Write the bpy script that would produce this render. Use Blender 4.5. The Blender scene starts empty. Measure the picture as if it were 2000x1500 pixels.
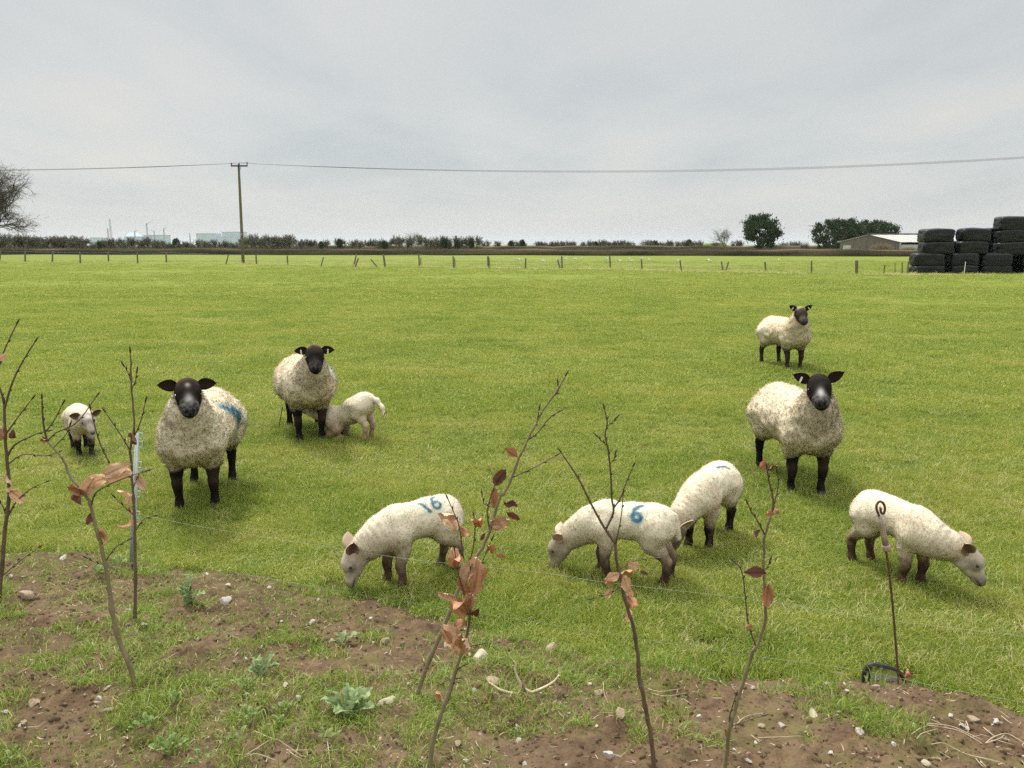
import bpy, bmesh, math, random
import numpy as np
from mathutils import Vector, Matrix

# ------------------------------------------------------------------ camera, world, sun, exposure
S = bpy.context.scene
C = S.collection
R = math.radians
CAM_H = 1.85
PITCH = math.atan(272 / 1500)
cam_d = bpy.data.cameras.new("camera")
cam_d.sensor_width = 36.0
cam_d.lens = 27.0
cam_d.clip_start = 0.05
cam_d.clip_end = 30000
cam = bpy.data.objects.new("camera", cam_d)
cam.location = (0, 0, CAM_H)
cam.rotation_euler = (math.pi / 2 - PITCH, 0, 0)
C.objects.link(cam)
S.camera = cam

SUN_EL, SUN_AZ = R(56), R(-35)          # high, from the front left, behind the cloud
sun_d = bpy.data.lights.new("sun", "SUN")
sun_d.energy = 1.5
sun_d.angle = R(13)
sun_d.color = (1.0, 0.96, 0.89)
sun = bpy.data.objects.new("sun", sun_d)
sv = Vector((math.sin(SUN_AZ) * math.cos(SUN_EL), math.cos(SUN_AZ) * math.cos(SUN_EL), math.sin(SUN_EL)))
sun.rotation_euler = sv.to_track_quat("Z", "Y").to_euler()
sun.location = (0, 0, 60)
C.objects.link(sun)

S.view_settings.view_transform = "Standard"
S.view_settings.look = "None"
S.view_settings.exposure = 1.45
S.view_settings.gamma = 1.0
S.view_settings.use_curve_mapping = False
S.cycles.max_bounces = 6
S.cycles.diffuse_bounces = 3
S.cycles.glossy_bounces = 2
S.cycles.transmission_bounces = 3
S.cycles.volume_bounces = 0
S.cycles.transparent_max_bounces = 8
S.cycles.use_adaptive_sampling = True
S.cycles.adaptive_threshold = 0.01
S.cycles.use_denoising = False

W = bpy.data.worlds.new("World")
S.world = W
W.use_nodes = True
nt = W.node_tree
nt.nodes.clear()


def lk(t, a, b):
    t.links.new(a, b)


def mathn(t, op, a, b=None, clamp=False):
    n = t.nodes.new("ShaderNodeMath")
    n.operation = op
    n.use_clamp = clamp
    for i, v in enumerate((a, b)):
        if v is None:
            continue
        if isinstance(v, (int, float)):
            n.inputs[i].default_value = v
        else:
            lk(t, v, n.inputs[i])
    return n.outputs[0]


def mixc(t, fac, a, b, mode="MIX"):
    n = t.nodes.new("ShaderNodeMix")
    n.data_type = "RGBA"
    n.blend_type = mode
    n.clamp_factor = True
    for sock, v in ((n.inputs[0], fac), (n.inputs[6], a), (n.inputs[7], b)):
        if isinstance(v, (int, float)):
            sock.default_value = v
        elif isinstance(v, tuple):
            sock.default_value = (v[0], v[1], v[2], 1)
        else:
            lk(t, v, sock)
    return n.outputs[2]


def ramp(t, fac, stops):
    n = t.nodes.new("ShaderNodeValToRGB")
    while len(n.color_ramp.elements) < len(stops):
        n.color_ramp.elements.new(0.5)
    for e, (p, c) in zip(n.color_ramp.elements, stops):
        e.position = p
        e.color = (c, c, c, 1) if isinstance(c, (int, float)) else (c[0], c[1], c[2], 1)
    lk(t, fac, n.inputs[0])
    return n.outputs[0]


def noise_tex(t, vec, scale, detail=4, rough=0.55, dist=0.0):
    n = t.nodes.new("ShaderNodeTexNoise")
    n.inputs["Scale"].default_value = scale
    n.inputs["Detail"].default_value = detail
    n.inputs["Roughness"].default_value = rough
    n.inputs["Distortion"].default_value = dist
    if vec is not None:
        lk(t, vec, n.inputs["Vector"])
    return n.outputs["Fac"]


def mapping(t, vec, scale=(1, 1, 1), loc=(0, 0, 0), rot=(0, 0, 0)):
    n = t.nodes.new("ShaderNodeMapping")
    n.inputs["Scale"].default_value = scale
    n.inputs["Location"].default_value = loc
    n.inputs["Rotation"].default_value = rot
    lk(t, vec, n.inputs["Vector"])
    return n.outputs[0]


def s2l(r, g, b):
    def f(c):
        c /= 255
        return c / 12.92 if c <= 0.04045 else ((c + 0.055) / 1.055) ** 2.4
    return (f(r), f(g), f(b))


def build_sky():
    t = nt
    out = t.nodes.new("ShaderNodeOutputWorld")
    bg = t.nodes.new("ShaderNodeBackground")
    bg.inputs["Strength"].default_value = 0.1
    sky = t.nodes.new("ShaderNodeTexSky")
    sky.sky_type = "NISHITA"
    sky.sun_disc = False
    sky.sun_elevation = SUN_EL
    sky.sun_rotation = SUN_AZ
    tc = t.nodes.new("ShaderNodeTexCoord")
    sep = t.nodes.new("ShaderNodeSeparateXYZ")
    lk(t, tc.outputs["Generated"], sep.inputs[0])
    z = mathn(t, "MAXIMUM", sep.outputs[2], 0.0)
    zz = mathn(t, "ADD", z, 0.10)
    comb = t.nodes.new("ShaderNodeCombineXYZ")
    lk(t, mathn(t, "DIVIDE", sep.outputs[0], zz), comb.inputs[0])
    lk(t, mathn(t, "DIVIDE", sep.outputs[1], zz), comb.inputs[1])
    v = comb.outputs[0]
    n1 = noise_tex(t, mapping(t, v, (0.75, 0.36, 1), (3.1, 1.7, 0)), 1.0, 6, 0.5, 0.5)
    n2 = noise_tex(t, mapping(t, v, (1.3, 0.8, 1), (7.3, 4.2, 0), (0, 0, 0.5)), 1.0, 5, 0.55, 0.2)
    m = mathn(t, "ADD", mathn(t, "MULTIPLY", n1, 0.65), mathn(t, "MULTIPLY", n2, 0.35))
    cl = ramp(t, m, [(0.36, s2l(196, 201, 201)), (0.46, s2l(206, 209, 208)), (0.55, s2l(213, 214, 211)), (0.65, s2l(221, 218, 212))])
    # overcast sky: brighter overhead than at the horizon
    zr = ramp(t, z, [(0.0, 0.355), (0.05, 0.352), (0.25, 0.352), (0.40, 0.362), (0.7, 1.0), (1.0, 1.5)])
    cl = mixc(t, 1.0, cl, zr, "MULTIPLY")
    # paler warm band low down
    hz = ramp(t, z, [(0.0, 1.0), (0.10, 0.0)])
    cl = mixc(t, mathn(t, "MULTIPLY", hz, 0.7), cl, tuple(0.352 * k for k in s2l(212, 211, 208)))
    ten = t.nodes.new("ShaderNodeVectorMath")
    ten.operation = "SCALE"
    ten.inputs["Scale"].default_value = 10.0
    lk(t, cl, ten.inputs[0])
    mx = mixc(t, 0.96, sky.outputs[0], ten.outputs[0])
    lk(t, mx, bg.inputs["Color"])
    lk(t, bg.outputs[0], out.inputs["Surface"])


build_sky()

# ------------------------------------------------------------------ helpers
rng = np.random.default_rng(7)
random.seed(7)
CP, SP = math.cos(PITCH), math.sin(PITCH)


def ray(px, py):
    u, v = (px - 1000) / 1500, (750 - py) / 1500
    return np.array([u, CP + v * SP, -SP + v * CP])


def at(px, py, Y):
    """the world point seen at photo pixel (px, py), Y metres ahead"""
    d = ray(px, py)
    return np.array([0, 0, CAM_H]) + d * (Y / d[1])


def flat(px, py, z=0.0):
    d = ray(px, py)
    return np.array([0, 0, CAM_H]) + d * ((z - CAM_H) / d[2])


def m_per_px(Y):
    return Y / CP / 1500


# value noise in numpy
_perm = rng.random((64, 64, 64)).astype(np.float32)


def vnoise(x, y, z):
    x, y, z = np.broadcast_arrays(np.asarray(x, np.float32), np.asarray(y, np.float32), np.asarray(z, np.float32))
    xi, yi, zi = np.floor(x).astype(int), np.floor(y).astype(int), np.floor(z).astype(int)
    fx, fy, fz = x - xi, y - yi, z - zi
    fx, fy, fz = (f * f * (3 - 2 * f) for f in (fx, fy, fz))
    r = 0
    for dx in (0, 1):
        for dy in (0, 1):
            for dz in (0, 1):
                w = (fx if dx else 1 - fx) * (fy if dy else 1 - fy) * (fz if dz else 1 - fz)
                r = r + w * _perm[(xi + dx) & 63, (yi + dy) & 63, (zi + dz) & 63]
    return r * 2 - 1


def fbm(x, y, z, o=4, g=0.5):
    r, a = 0, 1.0
    for i in range(o):
        r = r + a * vnoise(x * 2 ** i + 11.3 * i, y * 2 ** i + 5.7 * i, z * 2 ** i + 3.1 * i)
        a *= g
    return r


def sstep(a, b, x):
    t = np.clip((x - a) / (b - a), 0, 1)
    return t * t * (3 - 2 * t)


def mesh_np(name, verts, faces, smooth=True):
    me = bpy.data.meshes.new(name)
    verts = np.asarray(verts, np.float32)
    if isinstance(faces, np.ndarray):
        n = faces.shape[1]
        me.vertices.add(len(verts))
        me.vertices.foreach_set("co", verts.ravel())
        me.loops.add(faces.size)
        me.loops.foreach_set("vertex_index", faces.astype(np.int32).ravel())
        me.polygons.add(len(faces))
        me.polygons.foreach_set("loop_start", np.arange(len(faces), dtype=np.int32) * n)
        me.polygons.foreach_set("loop_total", np.full(len(faces), n, np.int32))
        me.update(calc_edges=True)
        me.validate()
    else:
        me.from_pydata([tuple(map(float, v)) for v in verts], [], faces)
        me.update()
    if smooth:
        me.polygons.foreach_set("use_smooth", np.ones(len(me.polygons), bool))
    return me


def set_col(me, col, name="col"):
    a = me.attributes.new(name, "FLOAT_COLOR", "POINT")
    c = np.ones((len(me.vertices), 4), np.float32)
    c[:, :3] = col
    a.data.foreach_set("color", c.ravel())


def set_f(me, vals, name):
    a = me.attributes.new(name, "FLOAT", "POINT")
    a.data.foreach_set("value", np.asarray(vals, np.float32))


def link(name, me, m=None, parent=None, kind=None):
    o = bpy.data.objects.new(name, me)
    C.objects.link(o)
    if m is not None and me is not None and len(me.materials) == 0:
        me.materials.append(m)
    if parent is not None:
        o.parent = parent
    if kind:
        o["kind"] = kind
    return o


def tag(o, label, cat, group=None):
    o["label"] = label
    o["category"] = cat
    if group:
        o["group"] = group
    return o


def empty(name, loc=(0, 0, 0), rz=0.0):
    o = bpy.data.objects.new(name, None)
    o.location = tuple(map(float, loc))
    o.rotation_euler = (0, 0, rz)
    o.empty_display_size = 0.1
    C.objects.link(o)
    return o


class MB:
    """collects simple shapes into one mesh"""
    def __init__(self):
        self.v, self.f, self.c, self.n = [], [], [], 0

    def add(self, v, f, col=None):
        v = np.asarray(v, float)
        self.v.append(v)
        self.f += [tuple(int(i) + self.n for i in q) for q in f]
        if col is not None:
            self.c.append(np.tile(np.asarray(col, float), (len(v), 1)) if np.ndim(col) == 1 else np.asarray(col, float))
        self.n += len(v)

    def tube(self, pts, rad, seg=6, cap=True, col=None):
        pts = np.asarray(pts, float)
        n = len(pts)
        rad = np.full(n, rad, float) if np.ndim(rad) == 0 else np.asarray(rad, float)
        tang = np.gradient(pts, axis=0)
        tang /= np.linalg.norm(tang, axis=1)[:, None] + 1e-9
        up = np.array([0, 0, 1.0]) if abs(tang[0][2]) < 0.9 else np.array([1.0, 0, 0])
        V = []
        for i in range(n):
            a = np.cross(tang[i], up)
            a /= np.linalg.norm(a) + 1e-9
            b = np.cross(a, tang[i])
            up = b
            for k in range(seg):
                w = 2 * math.pi * k / seg
                V.append(pts[i] + rad[i] * (math.cos(w) * a + math.sin(w) * b))
        F = []
        for i in range(n - 1):
            for k in range(seg):
                k2 = (k + 1) % seg
                F.append((i * seg + k, i * seg + k2, (i + 1) * seg + k2, (i + 1) * seg + k))
        if cap:
            F.append(tuple(range(seg))[::-1])
            F.append(tuple((n - 1) * seg + k for k in range(seg)))
        self.add(V, F, col)

    def box(self, c, s, rz=0.0, col=None, taper=1.0):
        x, y, z = np.array(s) / 2
        V = np.array([[-x, -y, -z], [x, -y, -z], [x, y, -z], [-x, y, -z], [-x * taper, -y * taper, z], [x * taper, -y * taper, z], [x * taper, y * taper, z], [-x * taper, y * taper, z]])
        ca, sa = math.cos(rz), math.sin(rz)
        V = np.stack([V[:, 0] * ca - V[:, 1] * sa, V[:, 0] * sa + V[:, 1] * ca, V[:, 2]], 1) + np.array(c)
        self.add(V, [(0, 3, 2, 1), (4, 5, 6, 7), (0, 1, 5, 4), (1, 2, 6, 5), (2, 3, 7, 6), (3, 0, 4, 7)], col)

    def mesh(self, name, smooth=False):
        me = mesh_np(name, np.concatenate(self.v), self.f, smooth)
        if self.c:
            set_col(me, np.concatenate(self.c))
        return me


def smooth_path(pts, n=4):
    """Catmull-Rom through pts, n steps a span"""
    p = np.asarray(pts, float)
    if len(p) < 3:
        return np.array([p[0] + (p[-1] - p[0]) * t for t in np.linspace(0, 1, n + 1)])
    q = np.vstack([2 * p[0] - p[1], p, 2 * p[-1] - p[-2]])
    out = []
    for i in range(1, len(q) - 2):
        for t in np.linspace(0, 1, n, endpoint=False):
            a, b, c, d = q[i - 1], q[i], q[i + 1], q[i + 2]
            out.append(0.5 * (2 * b + (c - a) * t + (2 * a - 5 * b + 4 * c - d) * t * t + (3 * b - a - 3 * c + d) * t ** 3))
    out.append(p[-1])
    return np.array(out)


# ------------------------------------------------------------------ materials
def new_mat(name):
    m = bpy.data.materials.new(name)
    m.use_nodes = True
    m.node_tree.nodes.clear()
    t = m.node_tree
    out = t.nodes.new("ShaderNodeOutputMaterial")
    return m, t, out


def principled(t, out, col, rough=0.8, spec=0.3, bump=None, bump_s=0.3, bump_d=0.01, metal=0.0):
    p = t.nodes.new("ShaderNodeBsdfPrincipled")
    if isinstance(col, tuple):
        p.inputs["Base Color"].default_value = (col[0], col[1], col[2], 1)
    else:
        lk(t, col, p.inputs["Base Color"])
    if isinstance(rough, (int, float)):
        p.inputs["Roughness"].default_value = rough
    else:
        lk(t, rough, p.inputs["Roughness"])
    p.inputs["Specular IOR Level"].default_value = spec
    p.inputs["Metallic"].default_value = metal
    if bump is not None:
        b = t.nodes.new("ShaderNodeBump")
        b.inputs["Strength"].default_value = bump_s
        b.inputs["Distance"].default_value = bump_d
        lk(t, bump, b.inputs["Height"])
        lk(t, b.outputs[0], p.inputs["Normal"])
    lk(t, p.outputs[0], out.inputs["Surface"])
    return p


def mat_noise(name, c1, c2, scale=8.0, rough=0.8, spec=0.3, bump_s=0.3, bump_d=0.01, stretch=(1, 1, 1), detail=5, coords="Object", rnd=0.0):
    """two colours broken up by noise, with fine relief"""
    m, t, out = new_mat(name)
    tc = t.nodes.new("ShaderNodeTexCoord")
    v = mapping(t, tc.outputs[coords], stretch)
    n = noise_tex(t, v, scale, detail, 0.6)
    f = ramp(t, n, [(0.32, 0.0), (0.68, 1.0)])
    c = mixc(t, f, c1, c2)
    if rnd:
        oi = t.nodes.new("ShaderNodeObjectInfo")
        k = mathn(t, "ADD", mathn(t, "MULTIPLY", oi.outputs["Random"], rnd * 2), 1 - rnd)
        vm = t.nodes.new("ShaderNodeVectorMath")
        vm.operation = "SCALE"
        lk(t, c, vm.inputs[0])
        lk(t, k, vm.inputs["Scale"])
        c = vm.outputs[0]
    n2 = noise_tex(t, v, scale * 4, 4, 0.6)
    principled(t, out, c, rough, spec, n2, bump_s, bump_d)
    return m


def attr(t, name, out="Color"):
    n = t.nodes.new("ShaderNodeAttribute")
    n.attribute_name = name
    return n.outputs[out]


# ------------------------------------------------------------------ ground
EDGE_PX = [(-400, 1070), (-150, 1070), (0, 1072), (120, 1070), (330, 1098), (580, 1135), (720, 1168), (850, 1205), (960, 1222),
           (1100, 1250), (1250, 1292), (1400, 1302), (1550, 1306), (1700, 1322), (1850, 1354), (2000, 1400), (2150, 1446), (2500, 1520)]
_e = np.array([flat(*p)[:2] for p in EDGE_PX])
EDGE_X, EDGE_Y = _e[:, 0], _e[:, 1]


def edge_dist(x, y):
    """metres inside the soil bank (positive towards the camera)"""
    return (np.interp(x, EDGE_X, EDGE_Y) + 0.05 * vnoise(np.asarray(x) * 3.1, 4.0, 0.5) - y) * 0.93


def bank_h(x, y):
    s = edge_dist(x, y)
    crest = 0.055 + 0.045 * sstep(-0.2, 1.6, x)
    h = crest * sstep(-0.02, 0.30, s) + 0.10 * sstep(0.2, 1.4, s)
    return h


def bank_z(x, y):
    x, y = np.asarray(x, float), np.asarray(y, float)
    s = edge_dist(x, y)
    m = sstep(-0.03, 0.16, s)
    n = 0.030 * fbm(x * 3.2, y * 3.2, 0.3, 2)
    n = n + 0.022 * fbm(x * 11, y * 11, 1.3, 3)
    b = 1 - np.abs(fbm(x * 24, y * 24, 4.3, 2, 0.6))
    n = n + 0.016 * b ** 2 * (0.4 + 0.6 * sstep(-0.2, 0.4, vnoise(x * 2.2, y * 2.2, 9)))
    return bank_h(x, y) + m * n - 0.05 * (1 - sstep(-0.10, 0.02, s))


def ground_z(x, y):
    return np.maximum(bank_z(x, y), 0.0)


def hit(px, py):
    """where the sight line through a photo pixel meets the ground"""
    d = ray(px, py)
    t = np.linspace(0.8, 7, 1600)
    p = np.array([0, 0, CAM_H]) + d[None, :] * t[:, None]
    g = ground_z(p[:, 0], p[:, 1])
    k = np.nonzero(p[:, 2] < g)[0]
    if len(k) == 0 or py < 1000:
        return flat(px, py)
    i = k[0]
    q = p[i].copy()
    q[2] = g[i]
    return q


def grid_mesh(name, xs, ys, zf):
    X, Y = np.meshgrid(xs, ys)
    Z = zf(X, Y)
    v = np.stack([X.ravel(), Y.ravel(), np.broadcast_to(Z, X.shape).ravel()], 1)
    nx, ny = len(xs), len(ys)
    i = np.arange(nx * ny).reshape(ny, nx)
    f = np.stack([i[:-1, :-1].ravel(), i[:-1, 1:].ravel(), i[1:, 1:].ravel(), i[1:, :-1].ravel()], 1)
    return mesh_np(name, v, f)


def grass_patch_color(t, vec, far=False):
    """pasture colours by place: lush green, yellow green, dry straw patches"""
    n1 = noise_tex(t, mapping(t, vec, (0.35, 0.6, 1)), 1.0, 4, 0.6)
    n2 = noise_tex(t, mapping(t, vec, (1.6, 2.6, 1), (5, 2, 0)), 1.0, 4, 0.65)
    m = mathn(t, "ADD", mathn(t, "MULTIPLY", n1, 0.5), mathn(t, "MULTIPLY", n2, 0.5))
    return ramp(t, m, [(0.38, GR_LUSH), (0.47, GR_MID), (0.54, GR_YEL), (0.64, GR_DRY)])


GR_LUSH = (0.150, 0.245, 0.024)
GR_MID = (0.230, 0.315, 0.038)
GR_YEL = (0.335, 0.375, 0.058)
GR_DRY = (0.430, 0.400, 0.115)


def make_field():
    m, t, out = new_mat("field_turf")
    geo = t.nodes.new("ShaderNodeNewGeometry")
    pos = geo.outputs["Position"]
    c = grass_patch_color(t, pos)
    # along the ground: fine streaks of blades and dead stems
    f1 = noise_tex(t, mapping(t, pos, (9, 5, 1)), 1.0, 5, 0.7)
    f2 = noise_tex(t, mapping(t, pos, (60, 38, 1)), 1.0, 3, 0.7)
    c = mixc(t, ramp(t, f1, [(0.40, 0.0), (0.72, 0.55)]), c, (0.30, 0.32, 0.085))
    c = mixc(t, ramp(t, f1, [(0.28, 0.55), (0.46, 0.0)]), c, (0.085, 0.15, 0.018))
    c = mixc(t, ramp(t, f2, [(0.30, 0.5), (0.5, 0.0)]), c, (0.07, 0.11, 0.018))
    c = mixc(t, ramp(t, f2, [(0.55, 0.0), (0.8, 0.5)]), c, (0.34, 0.35, 0.12))
    # close by the thatch between the blades is darker and browner
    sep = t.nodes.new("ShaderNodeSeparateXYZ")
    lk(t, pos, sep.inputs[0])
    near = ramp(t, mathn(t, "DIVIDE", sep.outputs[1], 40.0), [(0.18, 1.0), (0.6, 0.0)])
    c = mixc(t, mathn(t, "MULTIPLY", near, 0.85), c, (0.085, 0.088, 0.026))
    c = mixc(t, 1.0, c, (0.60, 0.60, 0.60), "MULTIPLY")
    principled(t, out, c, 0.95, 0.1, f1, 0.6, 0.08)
    xs = np.concatenate([[-9000, -3000, -900, -300], np.linspace(-140, 140, 57), [300, 900, 3000, 9000]])
    ys = np.concatenate([[-60, -10, 0], np.linspace(1, 100, 67), [110, 125, 145, 170, 220, 400, 900, 2500, 6000, 12000]])
    def zf(X, Y):
        far = sstep(12, 40, Y) * (1 - sstep(160, 300, Y))
        return 0.10 * far * vnoise(X * 0.08, Y * 0.11, 0.2) - 0.02 * far
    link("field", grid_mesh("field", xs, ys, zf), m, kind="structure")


def make_bank():
    m, t, out = new_mat("bank_soil")
    geo = t.nodes.new("ShaderNodeNewGeometry")
    pos = geo.outputs["Position"]
    n1 = noise_tex(t, pos, 2.6, 5, 0.6)
    n2 = noise_tex(t, pos, 14.0, 5, 0.65)
    n3 = noise_tex(t, pos, 70.0, 4, 0.7)
    c = mixc(t, ramp(t, n2, [(0.34, 0.0), (0.66, 1.0)]), (0.064, 0.039, 0.023), (0.160, 0.103, 0.059))
    c = mixc(t, ramp(t, n1, [(0.46, 0.0), (0.66, 0.65)]), c, (0.165, 0.115, 0.070))   # drier crust
    moss = ramp(t, noise_tex(t, mapping(t, pos, (1, 1, 1), (4, 9, 2)), 3.4, 6, 0.7), [(0.50, 0.0), (0.66, 0.62)])
    c = mixc(t, moss, c, (0.120, 0.115, 0.035))
    c = mixc(t, ramp(t, n3, [(0.30, 0.6), (0.48, 0.0)]), c, (0.038, 0.024, 0.016))
    c = mixc(t, ramp(t, n3, [(0.62, 0.0), (0.80, 0.5)]), c, (0.25, 0.19, 0.13))
    hgt = mathn(t, "ADD", mathn(t, "MULTIPLY", n3, 0.5), mathn(t, "MULTIPLY", n2, 1.0))
    principled(t, out, c, 0.95, 0.15, hgt, 0.9, 0.012)
    xs = np.arange(-4.6, 3.8, 0.013)
    ys = np.arange(1.0, 5.1, 0.013)
    link("soil_bank", grid_mesh("soil_bank", xs, ys, bank_z), m, kind="structure")
    return m


make_field()
SOIL = make_bank()


# ------------------------------------------------------------------ grass
def blade_mat(name, c_base, patch=True, straw=0.0, bright=1.0):
    m, t, out = new_mat(name)
    tt = attr(t, "along", "Fac")
    oi = t.nodes.new("ShaderNodeObjectInfo")
    bl = attr(t, "blade", "Fac")
    if patch:
        c = grass_patch_color(t, oi.outputs["Location"])
    else:
        rgb = t.nodes.new("ShaderNodeRGB")
        rgb.outputs[0].default_value = (*c_base, 1)
        c = rgb.outputs[0]
    if patch:
        c = mixc(t, ramp(t, oi.outputs["Random"], [(0.0, 0.55), (0.35, 0.0)]), c, (0.12, 0.235, 0.016))
        c = mixc(t, ramp(t, oi.outputs["Random"], [(0.72, 0.0), (1.0, 0.65)]), c, (0.46, 0.45, 0.105))
    # each blade its own tint; tips yellower, some blades dead
    c = mixc(t, ramp(t, bl, [(0.0, 0.5), (0.4, 0.0)]), c, (0.10, 0.20, 0.012))
    c = mixc(t, ramp(t, bl, [(0.55, 0.0), (0.9, 0.6)]), c, (0.44, 0.47, 0.075))
    c = mixc(t, ramp(t, bl, [(0.90, 0.0), (0.93, 0.8)]), c, (0.60, 0.52, 0.24))
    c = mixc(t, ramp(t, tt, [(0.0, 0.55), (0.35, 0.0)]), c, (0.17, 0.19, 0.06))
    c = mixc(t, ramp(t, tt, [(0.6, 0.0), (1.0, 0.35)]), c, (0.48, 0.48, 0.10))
    d = t.nodes.new("ShaderNodeBsdfDiffuse")
    tr = t.nodes.new("ShaderNodeBsdfTranslucent")
    g = t.nodes.new("ShaderNodeBsdfGlossy")
    g.inputs["Roughness"].default_value = 0.45
    g.inputs["Color"].default_value = (1.0, 1.0, 0.8, 1)
    lk(t, c, d.inputs["Color"])
    lk(t, c, tr.inputs["Color"])
    mx = t.nodes.new("ShaderNodeMixShader")
    mx.inputs[0].default_value = 0.48
    lk(t, d.outputs[0], mx.inputs[1])
    lk(t, tr.outputs[0], mx.inputs[2])
    m2 = t.nodes.new("ShaderNodeMixShader")
    m2.inputs[0].default_value = 0.03
    lk(t, mx.outputs[0], m2.inputs[1])
    lk(t, g.outputs[0], m2.inputs[2])
    lk(t, m2.outputs[0], out.inputs["Surface"])
    return m


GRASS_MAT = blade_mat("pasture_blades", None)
STRAW_MAT = blade_mat("straw_blades", (0.58, 0.52, 0.27), patch=False)
BANK_GRASS = blade_mat("bank_blades", (0.185, 0.285, 0.032), patch=False)


def tuft_mesh(name, n, rad, lmin, lmax, width, lean, seed, flatten=0.0):
    r = np.random.default_rng(seed)
    ang = r.random(n) * 2 * math.pi
    rr = rad * np.sqrt(r.random(n))
    bx, by = rr * np.cos(ang), rr * np.sin(ang)
    L = lmin + (lmax - lmin) * r.random(n) ** 1.5
    ld = r.random(n) * 2 * math.pi
    ln = lean * (0.3 + 1.1 * r.random(n))
    ln = np.where(r.random(n) < flatten, 1.35, ln)
    dx, dy = np.cos(ld), np.sin(ld)
    w = width * (0.6 + 0.7 * r.random(n))
    tw = r.random(n) * math.pi
    sx, sy = np.cos(tw) * w, np.sin(tw) * w
    h1, o1 = L * 0.55 * np.cos(ln * 0.5), L * 0.55 * np.sin(ln * 0.5)
    h2, o2 = h1 + L * 0.45 * np.cos(ln * 1.5), o1 + L * 0.45 * np.sin(ln * 1.5)
    z0 = np.full(n, -0.01)
    P = [(bx - sx, by - sy, z0), (bx + sx, by + sy, z0),
         (bx + dx * o1 - sx * .8, by + dy * o1 - sy * .8, h1), (bx + dx * o1 + sx * .8, by + dy * o1 + sy * .8, h1),
         (bx + dx * o2, by + dy * o2, h2)]
    V = np.stack([np.stack(p, 1) for p in P], 1).reshape(-1, 3)
    k = np.arange(n)[:, None] * 5
    F = np.concatenate([k + np.array([[0, 1, 3]]), k + np.array([[0, 3, 2]]), k + np.array([[2, 3, 4]])])
    me = mesh_np(name, V, F)
    set_f(me, np.tile([0, 0, .55, .55, 1.0], n), "along")
    set_f(me, np.repeat(r.random(n), 5), "blade")
    return me


def tuft_collection(name, meshes, m):
    col = bpy.data.collections.new(name)     # only read by the geometry nodes, never linked to the scene
    for i, me in enumerate(meshes):
        me.materials.append(m)
        o = bpy.data.objects.new("grass_tuft", me)
        col.objects.link(o)
    return col


def scatter(name, pts, rot, scl, col, nvar, kind="stuff"):
    """one object: points that carry an instance each (geometry nodes)"""
    n = len(pts)
    me = bpy.data.meshes.new(name)
    me.vertices.add(n)
    me.vertices.foreach_set("co", np.asarray(pts, np.float32).ravel())
    a = me.attributes.new("rot", "FLOAT_VECTOR", "POINT")
    a.data.foreach_set("vector", np.asarray(rot, np.float32).ravel())
    a = me.attributes.new("scl", "FLOAT_VECTOR", "POINT")
    a.data.foreach_set("vector", np.asarray(scl, np.float32).ravel())
    a = me.attributes.new("pick", "INT", "POINT")
    a.data.foreach_set("value", rng.integers(0, nvar, n).astype(np.int32))
    o = link(name, me, kind=kind)
    g = bpy.data.node_groups.new(name, "GeometryNodeTree")
    g.interface.new_socket("Geometry", in_out="INPUT", socket_type="NodeSocketGeometry")
    g.interface.new_socket("Geometry", in_out="OUTPUT", socket_type="NodeSocketGeometry")
    gi = g.nodes.new("NodeGroupInput")
    go = g.nodes.new("NodeGroupOutput")
    ip = g.nodes.new("GeometryNodeInstanceOnPoints")
    ci = g.nodes.new("GeometryNodeCollectionInfo")
    ci.inputs["Collection"].default_value = col
    ci.inputs["Separate Children"].default_value = True
    ci.inputs["Reset Children"].default_value = True
    ip.inputs["Pick Instance"].default_value = True

    def na(nm, ty):
        q = g.nodes.new("GeometryNodeInputNamedAttribute")
        q.data_type = ty
        q.inputs["Name"].default_value = nm
        return next(s for s in q.outputs if s.enabled and s.name == "Attribute")
    g.links.new(gi.outputs[0], ip.inputs["Points"])
    g.links.new(ci.outputs[0], ip.inputs["Instance"])
    g.links.new(na("pick", "INT"), ip.inputs["Instance Index"])
    e = g.nodes.new("FunctionNodeEulerToRotation")
    g.links.new(na("rot", "FLOAT_VECTOR"), e.inputs[0])
    g.links.new(e.outputs[0], ip.inputs["Rotation"])
    g.links.new(na("scl", "FLOAT_VECTOR"), ip.inputs["Scale"])
    g.links.new(ip.outputs[0], go.inputs[0])
    md = o.modifiers.new("scatter", "NODES")
    md.node_group = g
    return o


def wedge(y0, y1, n, power=1.0, side=0.74, pad=0.4):
    """n points on the part of the field the camera can plausibly see"""
    u = rng.random(n)
    if power == 0:                       # density ~ 1/y^2
        y = y0 * (y1 / y0) ** u
    else:                                # uniform per area
        y = np.sqrt(y0 ** 2 + u * (y1 ** 2 - y0 ** 2))
    x = (rng.random(n) * 2 - 1) * (side * y + pad)
    return x, y


CLEAR = [(*hit(1728, 1328)[:2], 0.13), (*hit(1745, 1322)[:2], 0.10), (*hit(1784, 1330)[:2], 0.07)]


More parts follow.
